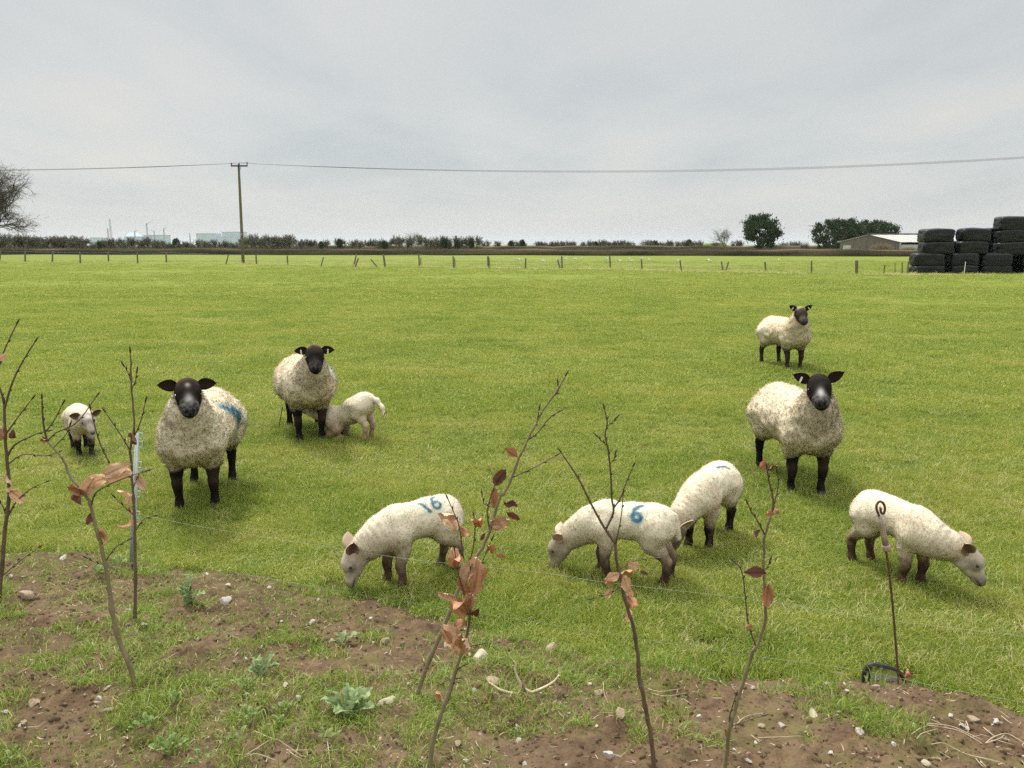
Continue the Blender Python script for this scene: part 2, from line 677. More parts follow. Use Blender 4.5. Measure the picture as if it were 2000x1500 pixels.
def make_grass():
    near = tuft_collection("near_tufts", [tuft_mesh("near_tuft", 42, 0.055, 0.025, 0.085, 0.0016, 0.75, 100 + i, 0.12) for i in range(8)], GRASS_MAT)
    mid = tuft_collection("mid_tufts", [tuft_mesh("mid_tuft", 60, 0.13, 0.03, 0.085, 0.0032, 0.8, 200 + i, 0.12) for i in range(6)], GRASS_MAT)
    far = tuft_collection("far_tufts", [tuft_mesh("far_tuft", 70, 0.42, 0.03, 0.085, 0.008, 0.9, 300 + i, 0.1) for i in range(5)], GRASS_MAT)

    def go(name, x, y, z, col, nv, s0, s1, hvar=0.35):
        n = len(x)
        k = s0 + (s1 - s0) * rng.random(n)
        hv = k * (1 + hvar * vnoise(x * 1.3, y * 1.3, 3.3) + hvar * vnoise(x * 4.7, y * 4.7, 6.3) + 0.5 * hvar * (rng.random(n) - 0.5))
        hv = 0.66 * np.maximum(hv, 0.25 * k)
        rot = np.stack([(rng.random(n) - .5) * .3, (rng.random(n) - .5) * .3, rng.random(n) * 6.283], 1)
        scatter(name, np.stack([x, y, z], 1), rot, np.stack([k, k, hv], 1), col, nv)
    x, y = wedge(2.4, 9.5, 52000, 0)
    x2, y2 = wedge(2.8, 9.5, 9000, 1)
    x, y = np.concatenate([x, x2]), np.concatenate([y, y2])
    s = edge_dist(x, y)
    bare = vnoise(x * 2.1, y * 2.1, 7.7) + 0.5 * vnoise(x * 6, y * 6, 2.2)
    keep = (s < 0.04 + 0.05 * vnoise(x * 9, y * 9, 1)) & ~((s > -0.45) & (bare > 0.62 + 0.7 * np.clip(-s, 0, 1)))
    for (cx, cy, cr) in CLEAR:
        keep &= (x - cx) ** 2 + (y - cy) ** 2 > cr ** 2
    x, y = x[keep], y[keep]
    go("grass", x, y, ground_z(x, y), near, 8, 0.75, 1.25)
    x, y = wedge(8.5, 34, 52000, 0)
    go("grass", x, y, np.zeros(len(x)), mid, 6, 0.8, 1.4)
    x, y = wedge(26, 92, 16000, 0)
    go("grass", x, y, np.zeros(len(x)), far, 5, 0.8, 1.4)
    # dead stems, pale among the green
    straw = tuft_collection("straw_tufts", [tuft_mesh("straw_tuft", 6, 0.05, 0.05, 0.13, 0.0013, 1.15, 600 + i, 0.4) for i in range(6)], STRAW_MAT)
    x, y = wedge(2.6, 16, 15000, 0)
    s = edge_dist(x, y)
    keep = (s < 0.0) & (vnoise(x * 1.1, y * 1.1, 2.7) + 0.7 * vnoise(x * 4, y * 4, 8.7) > 0.18)
    x, y = x[keep], y[keep]
    go("dead_stems", x, y, ground_z(x, y) + 0.006, straw, 6, 0.7, 1.3)
    # paler, ranker growth along the far fence and round the foot of the bales
    rank = tuft_collection("rank_tufts", [tuft_mesh("rank_tuft", 26, 0.16, 0.10, 0.34, 0.007, 0.7, 700 + i, 0.2) for i in range(4)], STRAW_MAT)
    fx = np.array([flat(a, b + 1.0)[:2] for a, b in ((-60, 506), (0, 508), (157, 512), (325, 513), (501, 516), (752, 520), (954, 523), (1192, 526), (1412, 531), (1585, 534), (1673, 535), (1790, 537))])
    t_ = rng.random(900) ** 0.7
    x = np.interp(t_, np.linspace(0, 1, len(fx)), fx[:, 0])
    y = np.interp(t_, np.linspace(0, 1, len(fx)), fx[:, 1]) + rng.normal(size=900) * 0.5
    keep = vnoise(x * 0.35, y * 0.2, 1.2) > -0.15
    bx = np.array([flat(q, 538)[0] for q in (1780, 2060)])
    x = np.concatenate([x[keep], bx[0] + (bx[1] - bx[0]) * rng.random(70)])
    y = np.concatenate([y[keep], flat(1900, 538)[1] - 0.2 + 0.4 * rng.random(70)])
    go("rank_grass", x, y, np.zeros(len(x)), rank, 4, 0.6, 1.5, 0.5)
    # the bank: loose tufts of longer, brighter grass and seedlings, thick on the left, thin on the right
    long_ = tuft_collection("bank_tufts", [tuft_mesh("bank_tuft", 16, 0.035, 0.03, 0.13, 0.0017, 0.95, 400 + i, 0.15) for i in range(8)], BANK_GRASS)
    n = 26000
    x = -4.4 + 8.0 * rng.random(n)
    y = 1.2 + 3.7 * rng.random(n)
    s = edge_dist(x, y)
    d = 0.9 * vnoise(x * 2.3, y * 2.3, 1.1) + 0.6 * vnoise(x * 6.5, y * 6.5, 5.1) + 0.25 * vnoise(x * 15, y * 15, 6)
    thr = 0.02 + 0.74 * sstep(-0.1, 1.3, x) - 0.10 * sstep(-0.3, -2.2, x)
    keep = (s > 0.02) & (d > thr)
    x, y = x[keep], y[keep]
    go("bank_grass", x, y, bank_z(x, y) - 0.004, long_, 8, 0.55, 1.1, 0.5)
    # a short fuzz of seedling blades over more of it
    fuzz = tuft_collection("seedling_tufts", [tuft_mesh("seedling_tuft", 9, 0.05, 0.012, 0.05, 0.0013, 1.1, 500 + i, 0.3) for i in range(6)], BANK_GRASS)
    n = 30000
    x = -4.4 + 8.0 * rng.random(n)
    y = 1.2 + 3.7 * rng.random(n)
    s = edge_dist(x, y)
    d = 0.8 * vnoise(x * 1.7, y * 1.7, 2.1) + 0.6 * vnoise(x * 5.5, y * 5.5, 8.1)
    keep = (s > 0.02) & (d > -0.18 + 0.85 * sstep(-0.1, 1.3, x))
    x, y = x[keep], y[keep]
    go("bank_grass", x, y, bank_z(x, y) - 0.003, fuzz, 6, 0.7, 1.3, 0.4)


make_grass()


def rock_mesh(name, seed, sub=2, ax=(1, 1, 1), rough=0.35):
    bm = bmesh.new()
    bmesh.ops.create_icosphere(bm, subdivisions=sub, radius=1.0)
    me = bpy.data.meshes.new(name)
    bm.to_mesh(me)
    bm.free()
    v = np.empty(len(me.vertices) * 3, np.float32)
    me.vertices.foreach_get("co", v)
    v = v.reshape(-1, 3)
    k = seed * 7.31
    r = 1 + rough * vnoise(v[:, 0] * 1.3 + k, v[:, 1] * 1.3, v[:, 2] * 1.3) + rough * .45 * vnoise(v[:, 0] * 3 + k, v[:, 1] * 3, v[:, 2] * 3)
    # flat broken faces
    rr = np.random.default_rng(seed)
    v = v * r[:, None]
    for _ in range(9):
        n = rr.normal(size=3)
        n /= np.linalg.norm(n)
        d = v @ n
        v = v - np.outer(np.maximum(d - (0.52 + 0.25 * rr.random()), 0), n) * 0.9
    v = v * np.array(ax)
    me.vertices.foreach_set("co", v.astype(np.float32).ravel())
    me.polygons.foreach_set("use_smooth", np.zeros(len(me.polygons), bool))
    me.update()
    return me


def make_clods():
    col = bpy.data.collections.new("clods")
    for i in range(5):
        me = rock_mesh("clod", 60 + i, 1, (1, .9, .75), 0.6)
        me.materials.append(SOIL)
        me.polygons.foreach_set("use_smooth", np.ones(len(me.polygons), bool))
        col.objects.link(bpy.data.objects.new("clod", me))
    n = 52000
    x = -4.4 + 8.0 * rng.random(n)
    y = 1.2 + 3.7 * rng.random(n)
    s = edge_dist(x, y)
    d = vnoise(x * 3, y * 3, 4.4) + 0.6 * vnoise(x * 9, y * 9, 5.4)
    keep = (s > 0.03) & (d > -0.35 - 0.2 * sstep(0, 1.5, x))
    x, y = x[keep], y[keep]
    k = 0.0035 + 0.017 * rng.random(len(x)) ** 5
    scatter("soil_crumbs", np.stack([x, y, bank_z(x, y) - k * 0.1], 1), rng.random((len(x), 3)) * 6.28, np.stack([k, k * .9, k * .8], 1), col, 5)


make_clods()
# ------------------------------------------------------------------ sheep: one smooth skin grown round a skeleton
def surface_nets(val, org, h):
    """quads of the zero level of a sampled distance field"""
    inside = val < 0
    nx, ny, nz = val.shape
    cnt = np.zeros((nx - 1, ny - 1, nz - 1), np.int8)
    sl = lambda d, n: slice(d, n - 1 + d)
    for dx in (0, 1):
        for dy in (0, 1):
            for dz in (0, 1):
                cnt += inside[sl(dx, nx), sl(dy, ny), sl(dz, nz)]
    act = (cnt > 0) & (cnt < 8)
    ci = np.argwhere(act)
    idx = np.full(act.shape, -1, np.int64)
    idx[act] = np.arange(len(ci))
    acc = np.zeros((len(ci), 3))
    num = np.zeros(len(ci))
    corners = [(a, b, c) for a in (0, 1) for b in (0, 1) for c in (0, 1)]
    for i, p in enumerate(corners):
        for q in corners[i + 1:]:
            if sum(abs(a - b) for a, b in zip(p, q)) != 1:
                continue
            v0 = val[ci[:, 0] + p[0], ci[:, 1] + p[1], ci[:, 2] + p[2]]
            v1 = val[ci[:, 0] + q[0], ci[:, 1] + q[1], ci[:, 2] + q[2]]
            k = (v0 < 0) != (v1 < 0)
            t = np.where(k, v0 / np.where(v0 == v1, 1, v0 - v1), 0)
            pt = np.array(p) + t[:, None] * (np.array(q) - np.array(p))
            acc[k] += pt[k]
            num += k
    V = (ci + acc / num[:, None]) * h + org
    F = []
    for ax in range(3):
        a, b = [i for i in range(3) if i != ax]
        s0 = [slice(1, -1)] * 3
        s0[ax] = slice(0, -1)
        s1 = list(s0)
        s1[ax] = slice(1, None)
        i0, i1 = inside[tuple(s0)], inside[tuple(s1)]
        e = np.argwhere(i0 != i1)
        o = np.ones(3, int)
        o[ax] = 0
        e0 = e + o
        fl = i0[tuple(e.T)]
        def cell(da, db):
            c = e0.copy()
            c[:, a] += da
            c[:, b] += db
            return idx[tuple(c.T)]
        q = np.stack([cell(-1, -1), cell(0, -1), cell(0, 0), cell(-1, 0)], 1)
        rev = fl if ax == 1 else ~fl
        q[rev] = q[rev][:, ::-1]
        F.append(q)
    F = np.concatenate(F)
    return V, F[(F >= 0).all(1)]


def smin(a, b, k):
    h = np.clip(0.5 + 0.5 * (b - a) / k, 0, 1)
    return b + (a - b) * h - k * h * (1 - h)


def d_cone(P, a, ra, b, rb, sy=1.0):
    """distance to a tapered capsule, sy widens it sideways"""
    a, b = np.array(a, np.float32), np.array(b, np.float32)
    ba = b - a
    L = float(ba @ ba) + 1e-9
    X, Y, Z = P[0] - a[0], P[1] - a[1], P[2] - a[2]
    t = np.clip((X * ba[0] + Y * ba[1] + Z * ba[2]) / L, 0, 1)
    return np.sqrt((X - t * ba[0]) ** 2 + ((Y - t * ba[1]) / sy) ** 2 + (Z - t * ba[2]) ** 2) - (ra + (rb - ra) * t)


def d_ell(P, c, r):
    X, Y, Z = (P[i] - c[i] for i in range(3))
    k0 = np.sqrt((X / r[0]) ** 2 + (Y / r[1]) ** 2 + (Z / r[2]) ** 2)
    k1 = np.sqrt((X / r[0] ** 2) ** 2 + (Y / r[1] ** 2) ** 2 + (Z / r[2] ** 2) ** 2) + 1e-6
    return k0 * (k0 - 1) / k1


def head_frame(yaw, pitch, roll=0.0):
    """columns: nose, left ear, crown"""
    return np.array(Matrix.Rotation(yaw, 3, "Z") @ Matrix.Rotation(pitch, 3, "Y") @ Matrix.Rotation(roll, 3, "X"))


def stroke_mask(a, b, strokes, w):
    """softness-edged spray paint along polylines in the flat coordinates a (towards the reader's right) and b (up)"""
    d = np.full(len(a), 9.0)
    for pl in strokes:
        for (x0, y0), (x1, y1) in zip(pl[:-1], pl[1:]):
            dx, dy = x1 - x0, y1 - y0
            t = np.clip(((a - x0) * dx + (b - y0) * dy) / (dx * dx + dy * dy + 1e-9), 0, 1)
            d = np.minimum(d, np.hypot(a - x0 - t * dx, b - y0 - t * dy))
    return d


def six(cx, cy, s):
    """a hand-drawn 6"""
    top = [(0.30, 1.0), (0.02, 0.86), (-0.20, 0.55), (-0.27, 0.2)]
    ring = [(0.30 * math.cos(q), 0.26 * math.sin(q) - 0.02 + 0.1) for q in np.linspace(math.pi, -math.pi, 14)]
    f = lambda p: (cx + p[0] * s, cy + (p[1] - 0.4) * s)
    return [[f(p) for p in top], [f(p) for p in ring]]


def leg(P, pts, rad):
    d = None
    for (a, ra), (b, rb) in zip(zip(pts[:-1], rad[:-1]), zip(pts[1:], rad[1:])):
        q = d_cone(P, a, ra, b, rb)
        d = q if d is None else smin(d, q, 0.015)
    return d


WOOL_C = np.array([0.680, 0.595, 0.445])
BLUE_C = np.array([0.006, 0.110, 0.175])


def sheep_mat(name, hair_rough=0.9):
    m, t, out = new_mat(name)
    c = attr(t, "col")
    tc = t.nodes.new("ShaderNodeTexCoord")
    n1 = noise_tex(t, tc.outputs["Object"], 26.0, 4, 0.65)
    n2 = noise_tex(t, tc.outputs["Object"], 90.0, 3, 0.7)
    w = attr(t, "wool", "Fac")
    k = mathn(t, "ADD", mathn(t, "MULTIPLY", n1, 0.4), mathn(t, "MULTIPLY", n2, 0.35))
    k = mathn(t, "ADD", k, 0.64)
    vm = t.nodes.new("ShaderNodeVectorMath")
    vm.operation = "SCALE"
    lk(t, c, vm.inputs[0])
    lk(t, k, vm.inputs["Scale"])
    hgt = mathn(t, "MULTIPLY", mathn(t, "ADD", n1, mathn(t, "MULTIPLY", n2, 0.6)), mathn(t, "ADD", mathn(t, "MULTIPLY", w, 0.9), 0.1))
    p = principled(t, out, vm.outputs[0], hair_rough, 0.06, hgt, 0.45, 0.008)
    lk(t, mathn(t, "MULTIPLY", w, 0.15), p.inputs["Sheen Weight"])
    p.inputs["Sheen Roughness"].default_value = 0.6
    return m


def strand_mat():
    m, t, out = new_mat("wool_strands")
    d = t.nodes.new("ShaderNodeBsdfDiffuse")
    tr = t.nodes.new("ShaderNodeBsdfTranslucent")
    c = attr(t, "col")
    lk(t, c, d.inputs["Color"])
    lk(t, c, tr.inputs["Color"])
    mx = t.nodes.new("ShaderNodeMixShader")
    mx.inputs[0].default_value = 0.5
    lk(t, d.outputs[0], mx.inputs[1])
    lk(t, tr.outputs[0], mx.inputs[2])
    lk(t, mx.outputs[0], out.inputs["Surface"])
    return m


SHEEP_SKIN = sheep_mat("sheep_coat")
STRAND = strand_mat()
EYE_M = mat_noise("sheep_eye", (0.012, 0.009, 0.006), (0.05, 0.028, 0.01), 60, 0.12, 0.6, 0.0)
EYE_PALE = mat_noise("pale_eye", (0.10, 0.075, 0.04), (0.20, 0.16, 0.09), 60, 0.15, 0.6, 0.0)
TAG_M = mat_noise("ear_tag", (0.78, 0.75, 0.62), (0.85, 0.83, 0.72), 30, 0.5, 0.4, 0.0)
HOOF_M = mat_noise("hoof_horn", (0.018, 0.014, 0.011), (0.05, 0.04, 0.03), 40, 0.6, 0.3, 0.3, 0.002)


def ear_mesh(L, Wd, cup, front, back, tip_fold=0.0):
    """a leaf-shaped ear along +Y, its hollow towards +X"""
    n, k = 9, 7
    V, c = [], []
    for side in (0, 1):
        for i in range(n):
            t = i / (n - 1)
            w = Wd * (0.52 * (1 - t) ** 0.5 + 1.0 * math.sin(math.pi * min(1, t ** 0.8 * 0.98)) ** 0.8) * 0.5 if i < n - 1 else Wd * 0.03
            for j in range(k):
                s = j / (k - 1) * 2 - 1
                x = cup * Wd * (s * s) * (1 - 0.5 * t) - 0.02 * L * math.sin(t * 3)
                z = s * w
                y = t * L * (1 - 0.06 * s * s)
                zz = z - tip_fold * t * t * L
                th = 0.010 * (1 - 0.5 * t) * (1 - s * s * 0.6)
                V.append((x - (th if side else 0), y, zz))
                e = abs(s) ** 3
                c.append(np.array(back) if side else np.array(front) * (1 - 0.6 * e) + np.array(back) * 0.6 * e)
    F = []
    o = n * k
    for i in range(n - 1):
        for j in range(k - 1):
            a = i * k + j
            F.append((a, a + 1, a + k + 1, a + k))
            F.append((o + a, o + a + k, o + a + k + 1, o + a + 1))
        for j in (0, k - 1):
            a = i * k + j
            F.append((a, a + k, o + a + k, o + a) if j == 0 else (a, o + a, o + a + k, a + k))
    me = mesh_np("ear", V, F)
    set_col(me, np.array(c))
    set_f(me, np.zeros(len(V)), "wool")
    return me


def build_sheep(sp):
    """sp: pose and colours of one sheep, in its own frame (x forward, y to its left, z up)"""
    lamb = sp["lamb"]
    h = sp.get("voxel", 0.0075 if lamb else 0.0095)
    k_body = 0.07 if lamb else 0.11
    g = sp["geo"]
    allp = [np.array(e[0]) for e in g["torso"]] + [np.array(p) for l in g["legs"] for p in l[0]] + [np.array(p) for p, _ in g["neck"]]
    Hf = head_frame(*[R(a) for a in g["head_rot"]])
    Ho = np.array(g["head"], float)
    hs = g["head_s"]
    allp += [Ho + Hf @ np.array((.26, 0, 0)) * hs]
    ext = max(max(e[1]) for e in g["torso"]) + 0.03
    lo = np.min(allp, 0) - [ext, ext, 0.1]
    hi = np.max(allp, 0) + [ext, ext, ext]
    lo[2] = -0.03
    dims = np.ceil((hi - lo) / h).astype(int) + 1
    P = np.meshgrid(*[np.float32(lo[i]) + np.float32(h) * np.arange(dims[i], dtype=np.float32) for i in range(3)], indexing="ij")

    def field(P):
        wool = None
        for c, r in g["torso"]:
            q = d_ell(P, c, r)
            wool = q if wool is None else smin(wool, q, k_body)
        for (a, ra), (b, rb) in zip(g["neck"][:-1], g["neck"][1:]):
            wool = smin(wool, d_cone(P, a, ra, b, rb, g.get("neck_sy", 0.9)), 0.07 if lamb else 0.09)
        for a, ra, b, rb in g.get("extra", []):
            wool = smin(wool, d_cone(P, a, ra, b, rb), 0.03)
        hair = None
        for pts, rad, up in g["legs"]:
            # upper limb in wool, lower limb in hair
            wool = smin(wool, leg(P, pts[:up + 1], rad[:up + 1]), 0.05 if lamb else 0.06)
            q = leg(P, pts[up:], rad[up:])
            hair = q if hair is None else np.minimum(hair, q)
        for a, ra, b, rb, sy in HEAD_L if lamb else HEAD_E:
            A, B = Ho + Hf @ np.array(a) * hs, Ho + Hf @ np.array(b) * hs
            q = d_cone(P, A, ra * hs, B, rb * hs)
            hair = smin(hair, q, 0.012 if lamb else 0.016) if a[0] != 99 else q
        lump = g["lump"]
        n = vnoise(P[0] * 17 + sp["seed"], P[1] * 17, P[2] * 17) + 0.6 * vnoise(P[0] * 38, P[1] * 38 + sp["seed"], P[2] * 38)
        wool = wool - lump * n
        if g.get("folds"):
            # skin folds across a bent neck
            a, b, amp, fr = g["folds"]
            a, b = np.array(a), np.array(b)
            u = (b - a) / np.linalg.norm(b - a)
            s = sum((P[i] - a[i]) * u[i] for i in range(3))
            ins = sstep(-0.05, 0.03, s) * (1 - sstep(np.linalg.norm(b - a), np.linalg.norm(b - a) + 0.05, s))
            wool = wool - amp * ins * np.sin(s * fr + 4.5 * vnoise(P[0] * 8, P[1] * 8, P[2] * 8)) * (0.45 + 0.8 * np.abs(vnoise(P[0] * 14, P[1] * 14, P[2] * 14)))
        return wool, hair
    wool, hair = field(P)
    tot = smin(wool, hair, 0.022)
    V, F = surface_nets(tot.astype(np.float64), lo, h)
    me = mesh_np("body", V, F)
    wv, hv = field([V[:, i].astype(np.float32)[:, None] for i in range(3)])
    wv, hv = wv[:, 0], hv[:, 0]
    isw = sstep(-0.012, 0.012, hv - wv + 0.006 * vnoise(V[:, 0] * 60, V[:, 1] * 60, V[:, 2] * 60))
    nh = (V - Ho) @ Hf / hs                                # in the head's frame
    onhead = (nh[:, 0] > -0.12) & (np.abs(nh[:, 1]) < 0.12) & (np.abs(nh[:, 2]) < 0.14)
    col = sp["paint"](V, isw, nh, onhead, wv, hv)
    set_col(me, col)
    set_f(me, isw, "wool")
    root = link(sp["name"], me, SHEEP_SKIN)
    root.location = sp["loc"]
    root.rotation_euler = (0, 0, sp["rz"])
    root.scale = (sp["s"],) * 3
    # ---- fleece: short strands of wool standing off the skin
    n = len(V)
    nor = np.empty(n * 3, np.float32)
    me.vertices.foreach_get("normal", nor)
    nor = nor.reshape(-1, 3)
    cand = np.nonzero((isw > 0.35))[0]
    r = np.random.default_rng(int(sp["seed"] * 10))
    m_ = sp.get("strands", 15000)
    pick = r.choice(cand, m_)
    base = V[pick] + r.normal(size=(m_, 3)) * h * 0.5 - nor[pick] * 0.004
    cl = np.stack([vnoise(base[:, 0] * 40 + q, base[:, 1] * 40, base[:, 2] * 40) for q in (0, 20, 40)], 1)
    dr = nor[pick] * 0.8 + 0.9 * cl + 0.35 * r.normal(size=(m_, 3)) + np.array([-0.1, 0, -0.35])
    dr /= np.linalg.norm(dr, axis=1)[:, None]
    L = 0.78 * g["strand"] * (0.5 + r.random(m_))
    side = np.cross(dr, r.normal(size=(m_, 3)))
    side /= np.linalg.norm(side, axis=1)[:, None] + 1e-9
    wd = g["strand_w"] * (0.6 + 0.8 * r.random(m_))
    tipd = dr + 0.5 * r.normal(size=(m_, 3)) * 0.6
    # wind every strand so that its front looks away from the skin
    side *= np.where(np.einsum("ij,ij->i", np.cross(side, dr), nor[pick]) < 0, -1.0, 1.0)[:, None]
    V2 = np.stack([base - side * wd[:, None], base + side * wd[:, None], base + dr * L[:, None] * 0.6 + side * wd[:, None] * .7,
                   base + dr * L[:, None] * 0.55 + tipd * L[:, None] * 0.45], 1).reshape(-1, 3)
    k = np.arange(m_)[:, None] * 4
    me2 = mesh_np("fleece", V2, np.concatenate([k + np.array([[0, 1, 2]]), k + np.array([[0, 2, 3]])]))
    jit = (0.90 + 0.28 * r.random((m_, 1))) * (1 + 0.02 * r.normal(size=(m_, 3)))
    set_col(me2, np.repeat(np.clip(col[pick] * jit, 0, 0.95), 4, 0))
    sn = nor[pick] * 0.95 + dr * 0.14 + 0.07 * r.normal(size=(m_, 3))
    sn /= np.linalg.norm(sn, axis=1)[:, None]
    me2.normals_split_custom_set_from_vertices(np.repeat(sn, 4, 0).astype(np.float32))
    link("fleece", me2, STRAND, root, "stuff")
    # ---- face
    def hp(p):
        return Ho + Hf @ np.array(p) * hs
    ex = (0.064, 0.0585, 0.010) if lamb else (0.086, 0.0695, 0.010)
    for sd in (1, -1):
        mb = rock_mesh("eye", 1, 2, (1, 1, 1), 0.0)
        e = link("eye", mb, sp.get("eye", EYE_M), root)
        mb.polygons.foreach_set("use_smooth", np.ones(len(mb.polygons), bool))
        e.location = hp((ex[0], sd * ex[1], ex[2]))
        e.scale = (0.0135 * hs, 0.010 * hs, 0.0115 * hs)
        e.rotation_euler = Matrix(Hf.tolist()).to_euler()
        ej = ear_mesh(*(sp["ear"]))
        er = link("ear", ej, SHEEP_SKIN, root)
        yaw, pit, rol = [R(a) for a in (sp["ear_l"] if sd > 0 else sp["ear_r"])]
        # built along +Y with the hollow to +X; swing it about the crown
        M = Matrix(Hf.tolist()).to_4x4() @ (Matrix.Rotation(sd * yaw, 4, "Z") @ Matrix.Rotation(sd * pit, 4, "X") @ Matrix.Rotation(rol, 4, "Y"))
        if sd < 0:
            M = M @ Matrix.Diagonal((1, -1, 1, 1))
        er.matrix_local = Matrix.Translation(hp((-0.012 if not lamb else -0.015, sd * 0.055, 0.028))) @ M @ Matrix.Scale(hs, 4)
        if sd in sp.get("tags", ()):
            tb = MB()
            tb.box((0.012, 0.055, -0.012), (0.006, 0.012, 0.040), 0.3)
            tb.tube([(-0.012, 0.055, 0.004), (0.016, 0.055, 0.004)], 0.004, 6)
            link("tag", tb.mesh("tag"), TAG_M, er)
    for (pts, rad, up) in g["legs"]:
        f = np.array(pts[-1])
        hb = MB()
        for sd in (1, -1):
            w = 0.55 * rad[-1]
            hb.add([(-.7 * w * 2, sd * w * .1, 0), (1.25 * w * 2, sd * w * .15, 0), (1.0 * w * 2, sd * w * 1.7, 0), (-.5 * w * 2, sd * w * 1.9, 0),
                    (-.6 * w * 2, sd * w * .1, w * 2.2), (.45 * w * 2, sd * w * .15, w * 2.4), (.4 * w * 2, sd * w * 1.3, w * 2.2), (-.4 * w * 2, sd * w * 1.5, w * 2.1)],
                   [(0, 3, 2, 1), (4, 5, 6, 7), (0, 1, 5, 4), (1, 2, 6, 5), (2, 3, 7, 6), (3, 0, 4, 7)])
        if g.get("hooves", True):
            ho = link("hoof", hb.mesh("hoof"), HOOF_M, root)
            ho.location = (f[0] + 0.006, f[1], 0.0)
    tag(root, sp["label"], "lamb" if lamb else "sheep", sp["group"])
    return root


# heads: tapered capsules in the head's own frame (x to the nose, y left, z up)
HEAD_E = [((0.0, 0, 0.0), 0.076, (0.07, 0, 0.0), 0.073, 1), ((0.06, 0, 0.002), 0.066, (0.185, 0, -0.018), 0.047, 1),
          ((0.185, 0.015, -0.022), 0.042, (0.216, 0.013, -0.028), 0.036, 1), ((0.185, -0.015, -0.022), 0.042, (0.216, -0.013, -0.028), 0.036, 1),
          ((0.02, 0.02, -0.05), 0.056, (0.12, 0.012, -0.052), 0.040, 1), ((0.02, -0.02, -0.05), 0.056, (0.12, -0.012, -0.052), 0.040, 1),
          ((0.10, 0, -0.05), 0.040, (0.205, 0, -0.054), 0.030, 1),
          ((0.05, 0.042, 0.022), 0.030, (0.085, 0.046, 0.012), 0.022, 1), ((0.05, -0.042, 0.022), 0.030, (0.085, -0.046, 0.012), 0.022, 1)]
HEAD_L = [((0.0, 0, 0.0), 0.064, (0.055, 0, 0.004), 0.060, 1), ((0.05, 0, 0.0), 0.053, (0.155, 0, -0.024), 0.030, 1),
          ((0.160, 0.008, -0.028), 0.026, (0.182, 0.006, -0.036), 0.022, 1), ((0.160, -0.008, -0.028), 0.026, (0.182, -0.006, -0.036), 0.022, 1),
          ((0.02, 0.015, -0.042), 0.047, (0.09, 0.008, -0.047), 0.032, 1), ((0.02, -0.015, -0.042), 0.047, (0.09, -0.008, -0.047), 0.032, 1),
          ((0.08, 0, -0.046), 0.032, (0.170, 0, -0.052), 0.018, 1)]


def ewe_geo(feet, head, head_rot, neck_mid, fat=1.0, sag=0.0):
    """feet: front left, front right, hind left, hind right (x, y)"""
    w = fat
    torso = [((0.31, 0, 0.535), (0.21, 0.200 * w, 0.192)), ((0.16, 0, 0.545), (0.29, 0.235 * w, 0.188)), ((-0.06, 0, 0.535 - sag), (0.34, 0.275 * w, 0.208 + sag * .5)),
             ((-0.30, 0, 0.55), (0.25, 0.23 * w, 0.195)), ((-0.42, 0, 0.54), (0.13, 0.17 * w, 0.17))]
    h = np.array(head)
    b = h + head_frame(*[R(a) for a in head_rot]) @ np.array((-0.015, 0, -0.035))
    neck = [((0.34, 0, 0.56), 0.19), (neck_mid, 0.135), (tuple(b), 0.082)]
    legs = []
    for i, (fx, fy) in enumerate(feet):
        sd = 1 if i % 2 == 0 else -1
        if i < 2:
            sx, sy = 0.29 + (fx - 0.29) * 0.15, sd * 0.125 + (fy - sd * 0.125) * 0.15
            L = lambda t, dx=0.0: (sx + (fx - sx) * t + dx, sy + (fy - sy) * t)
            pts = [(sx + .02, sy, 0.46), (*L(.25, -.015), 0.335), (*L(.42, 0), 0.27), (*L(.62, .012), 0.20), (*L(.72, .006), 0.165), (*L(.92, -.008), 0.075), (*L(.98, 0), 0.045), (*L(1.0, .016), 0.018)]
            rad = [0.098, 0.058, 0.042, 0.035, 0.031, 0.025, 0.029, 0.031]
            up = 1
        else:
            sx, sy = -0.31 + (fx + 0.36) * 0.15, sd * 0.135 + (fy - sd * 0.135) * 0.15
            L = lambda t, dx=0.0: (sx + (fx - sx) * t + dx, sy + (fy - sy) * t)
            pts = [(sx, sy, 0.50), (*L(.1, .045), 0.40), (*L(.45, -.005), 0.315), (*L(.62, -.045), 0.235), (*L(.75, -.035), 0.19), (*L(.93, -.012), 0.08), (*L(.98, 0), 0.045), (*L(1, .02), 0.018)]
            rad = [0.145, 0.105, 0.052, 0.036, 0.031, 0.025, 0.029, 0.031]
            up = 2
        legs.append((pts, rad, up))
    return dict(torso=torso, neck=neck, legs=legs, head=head, head_rot=head_rot, head_s=1.0, lump=0.0075, strand=0.020, strand_w=0.0028)


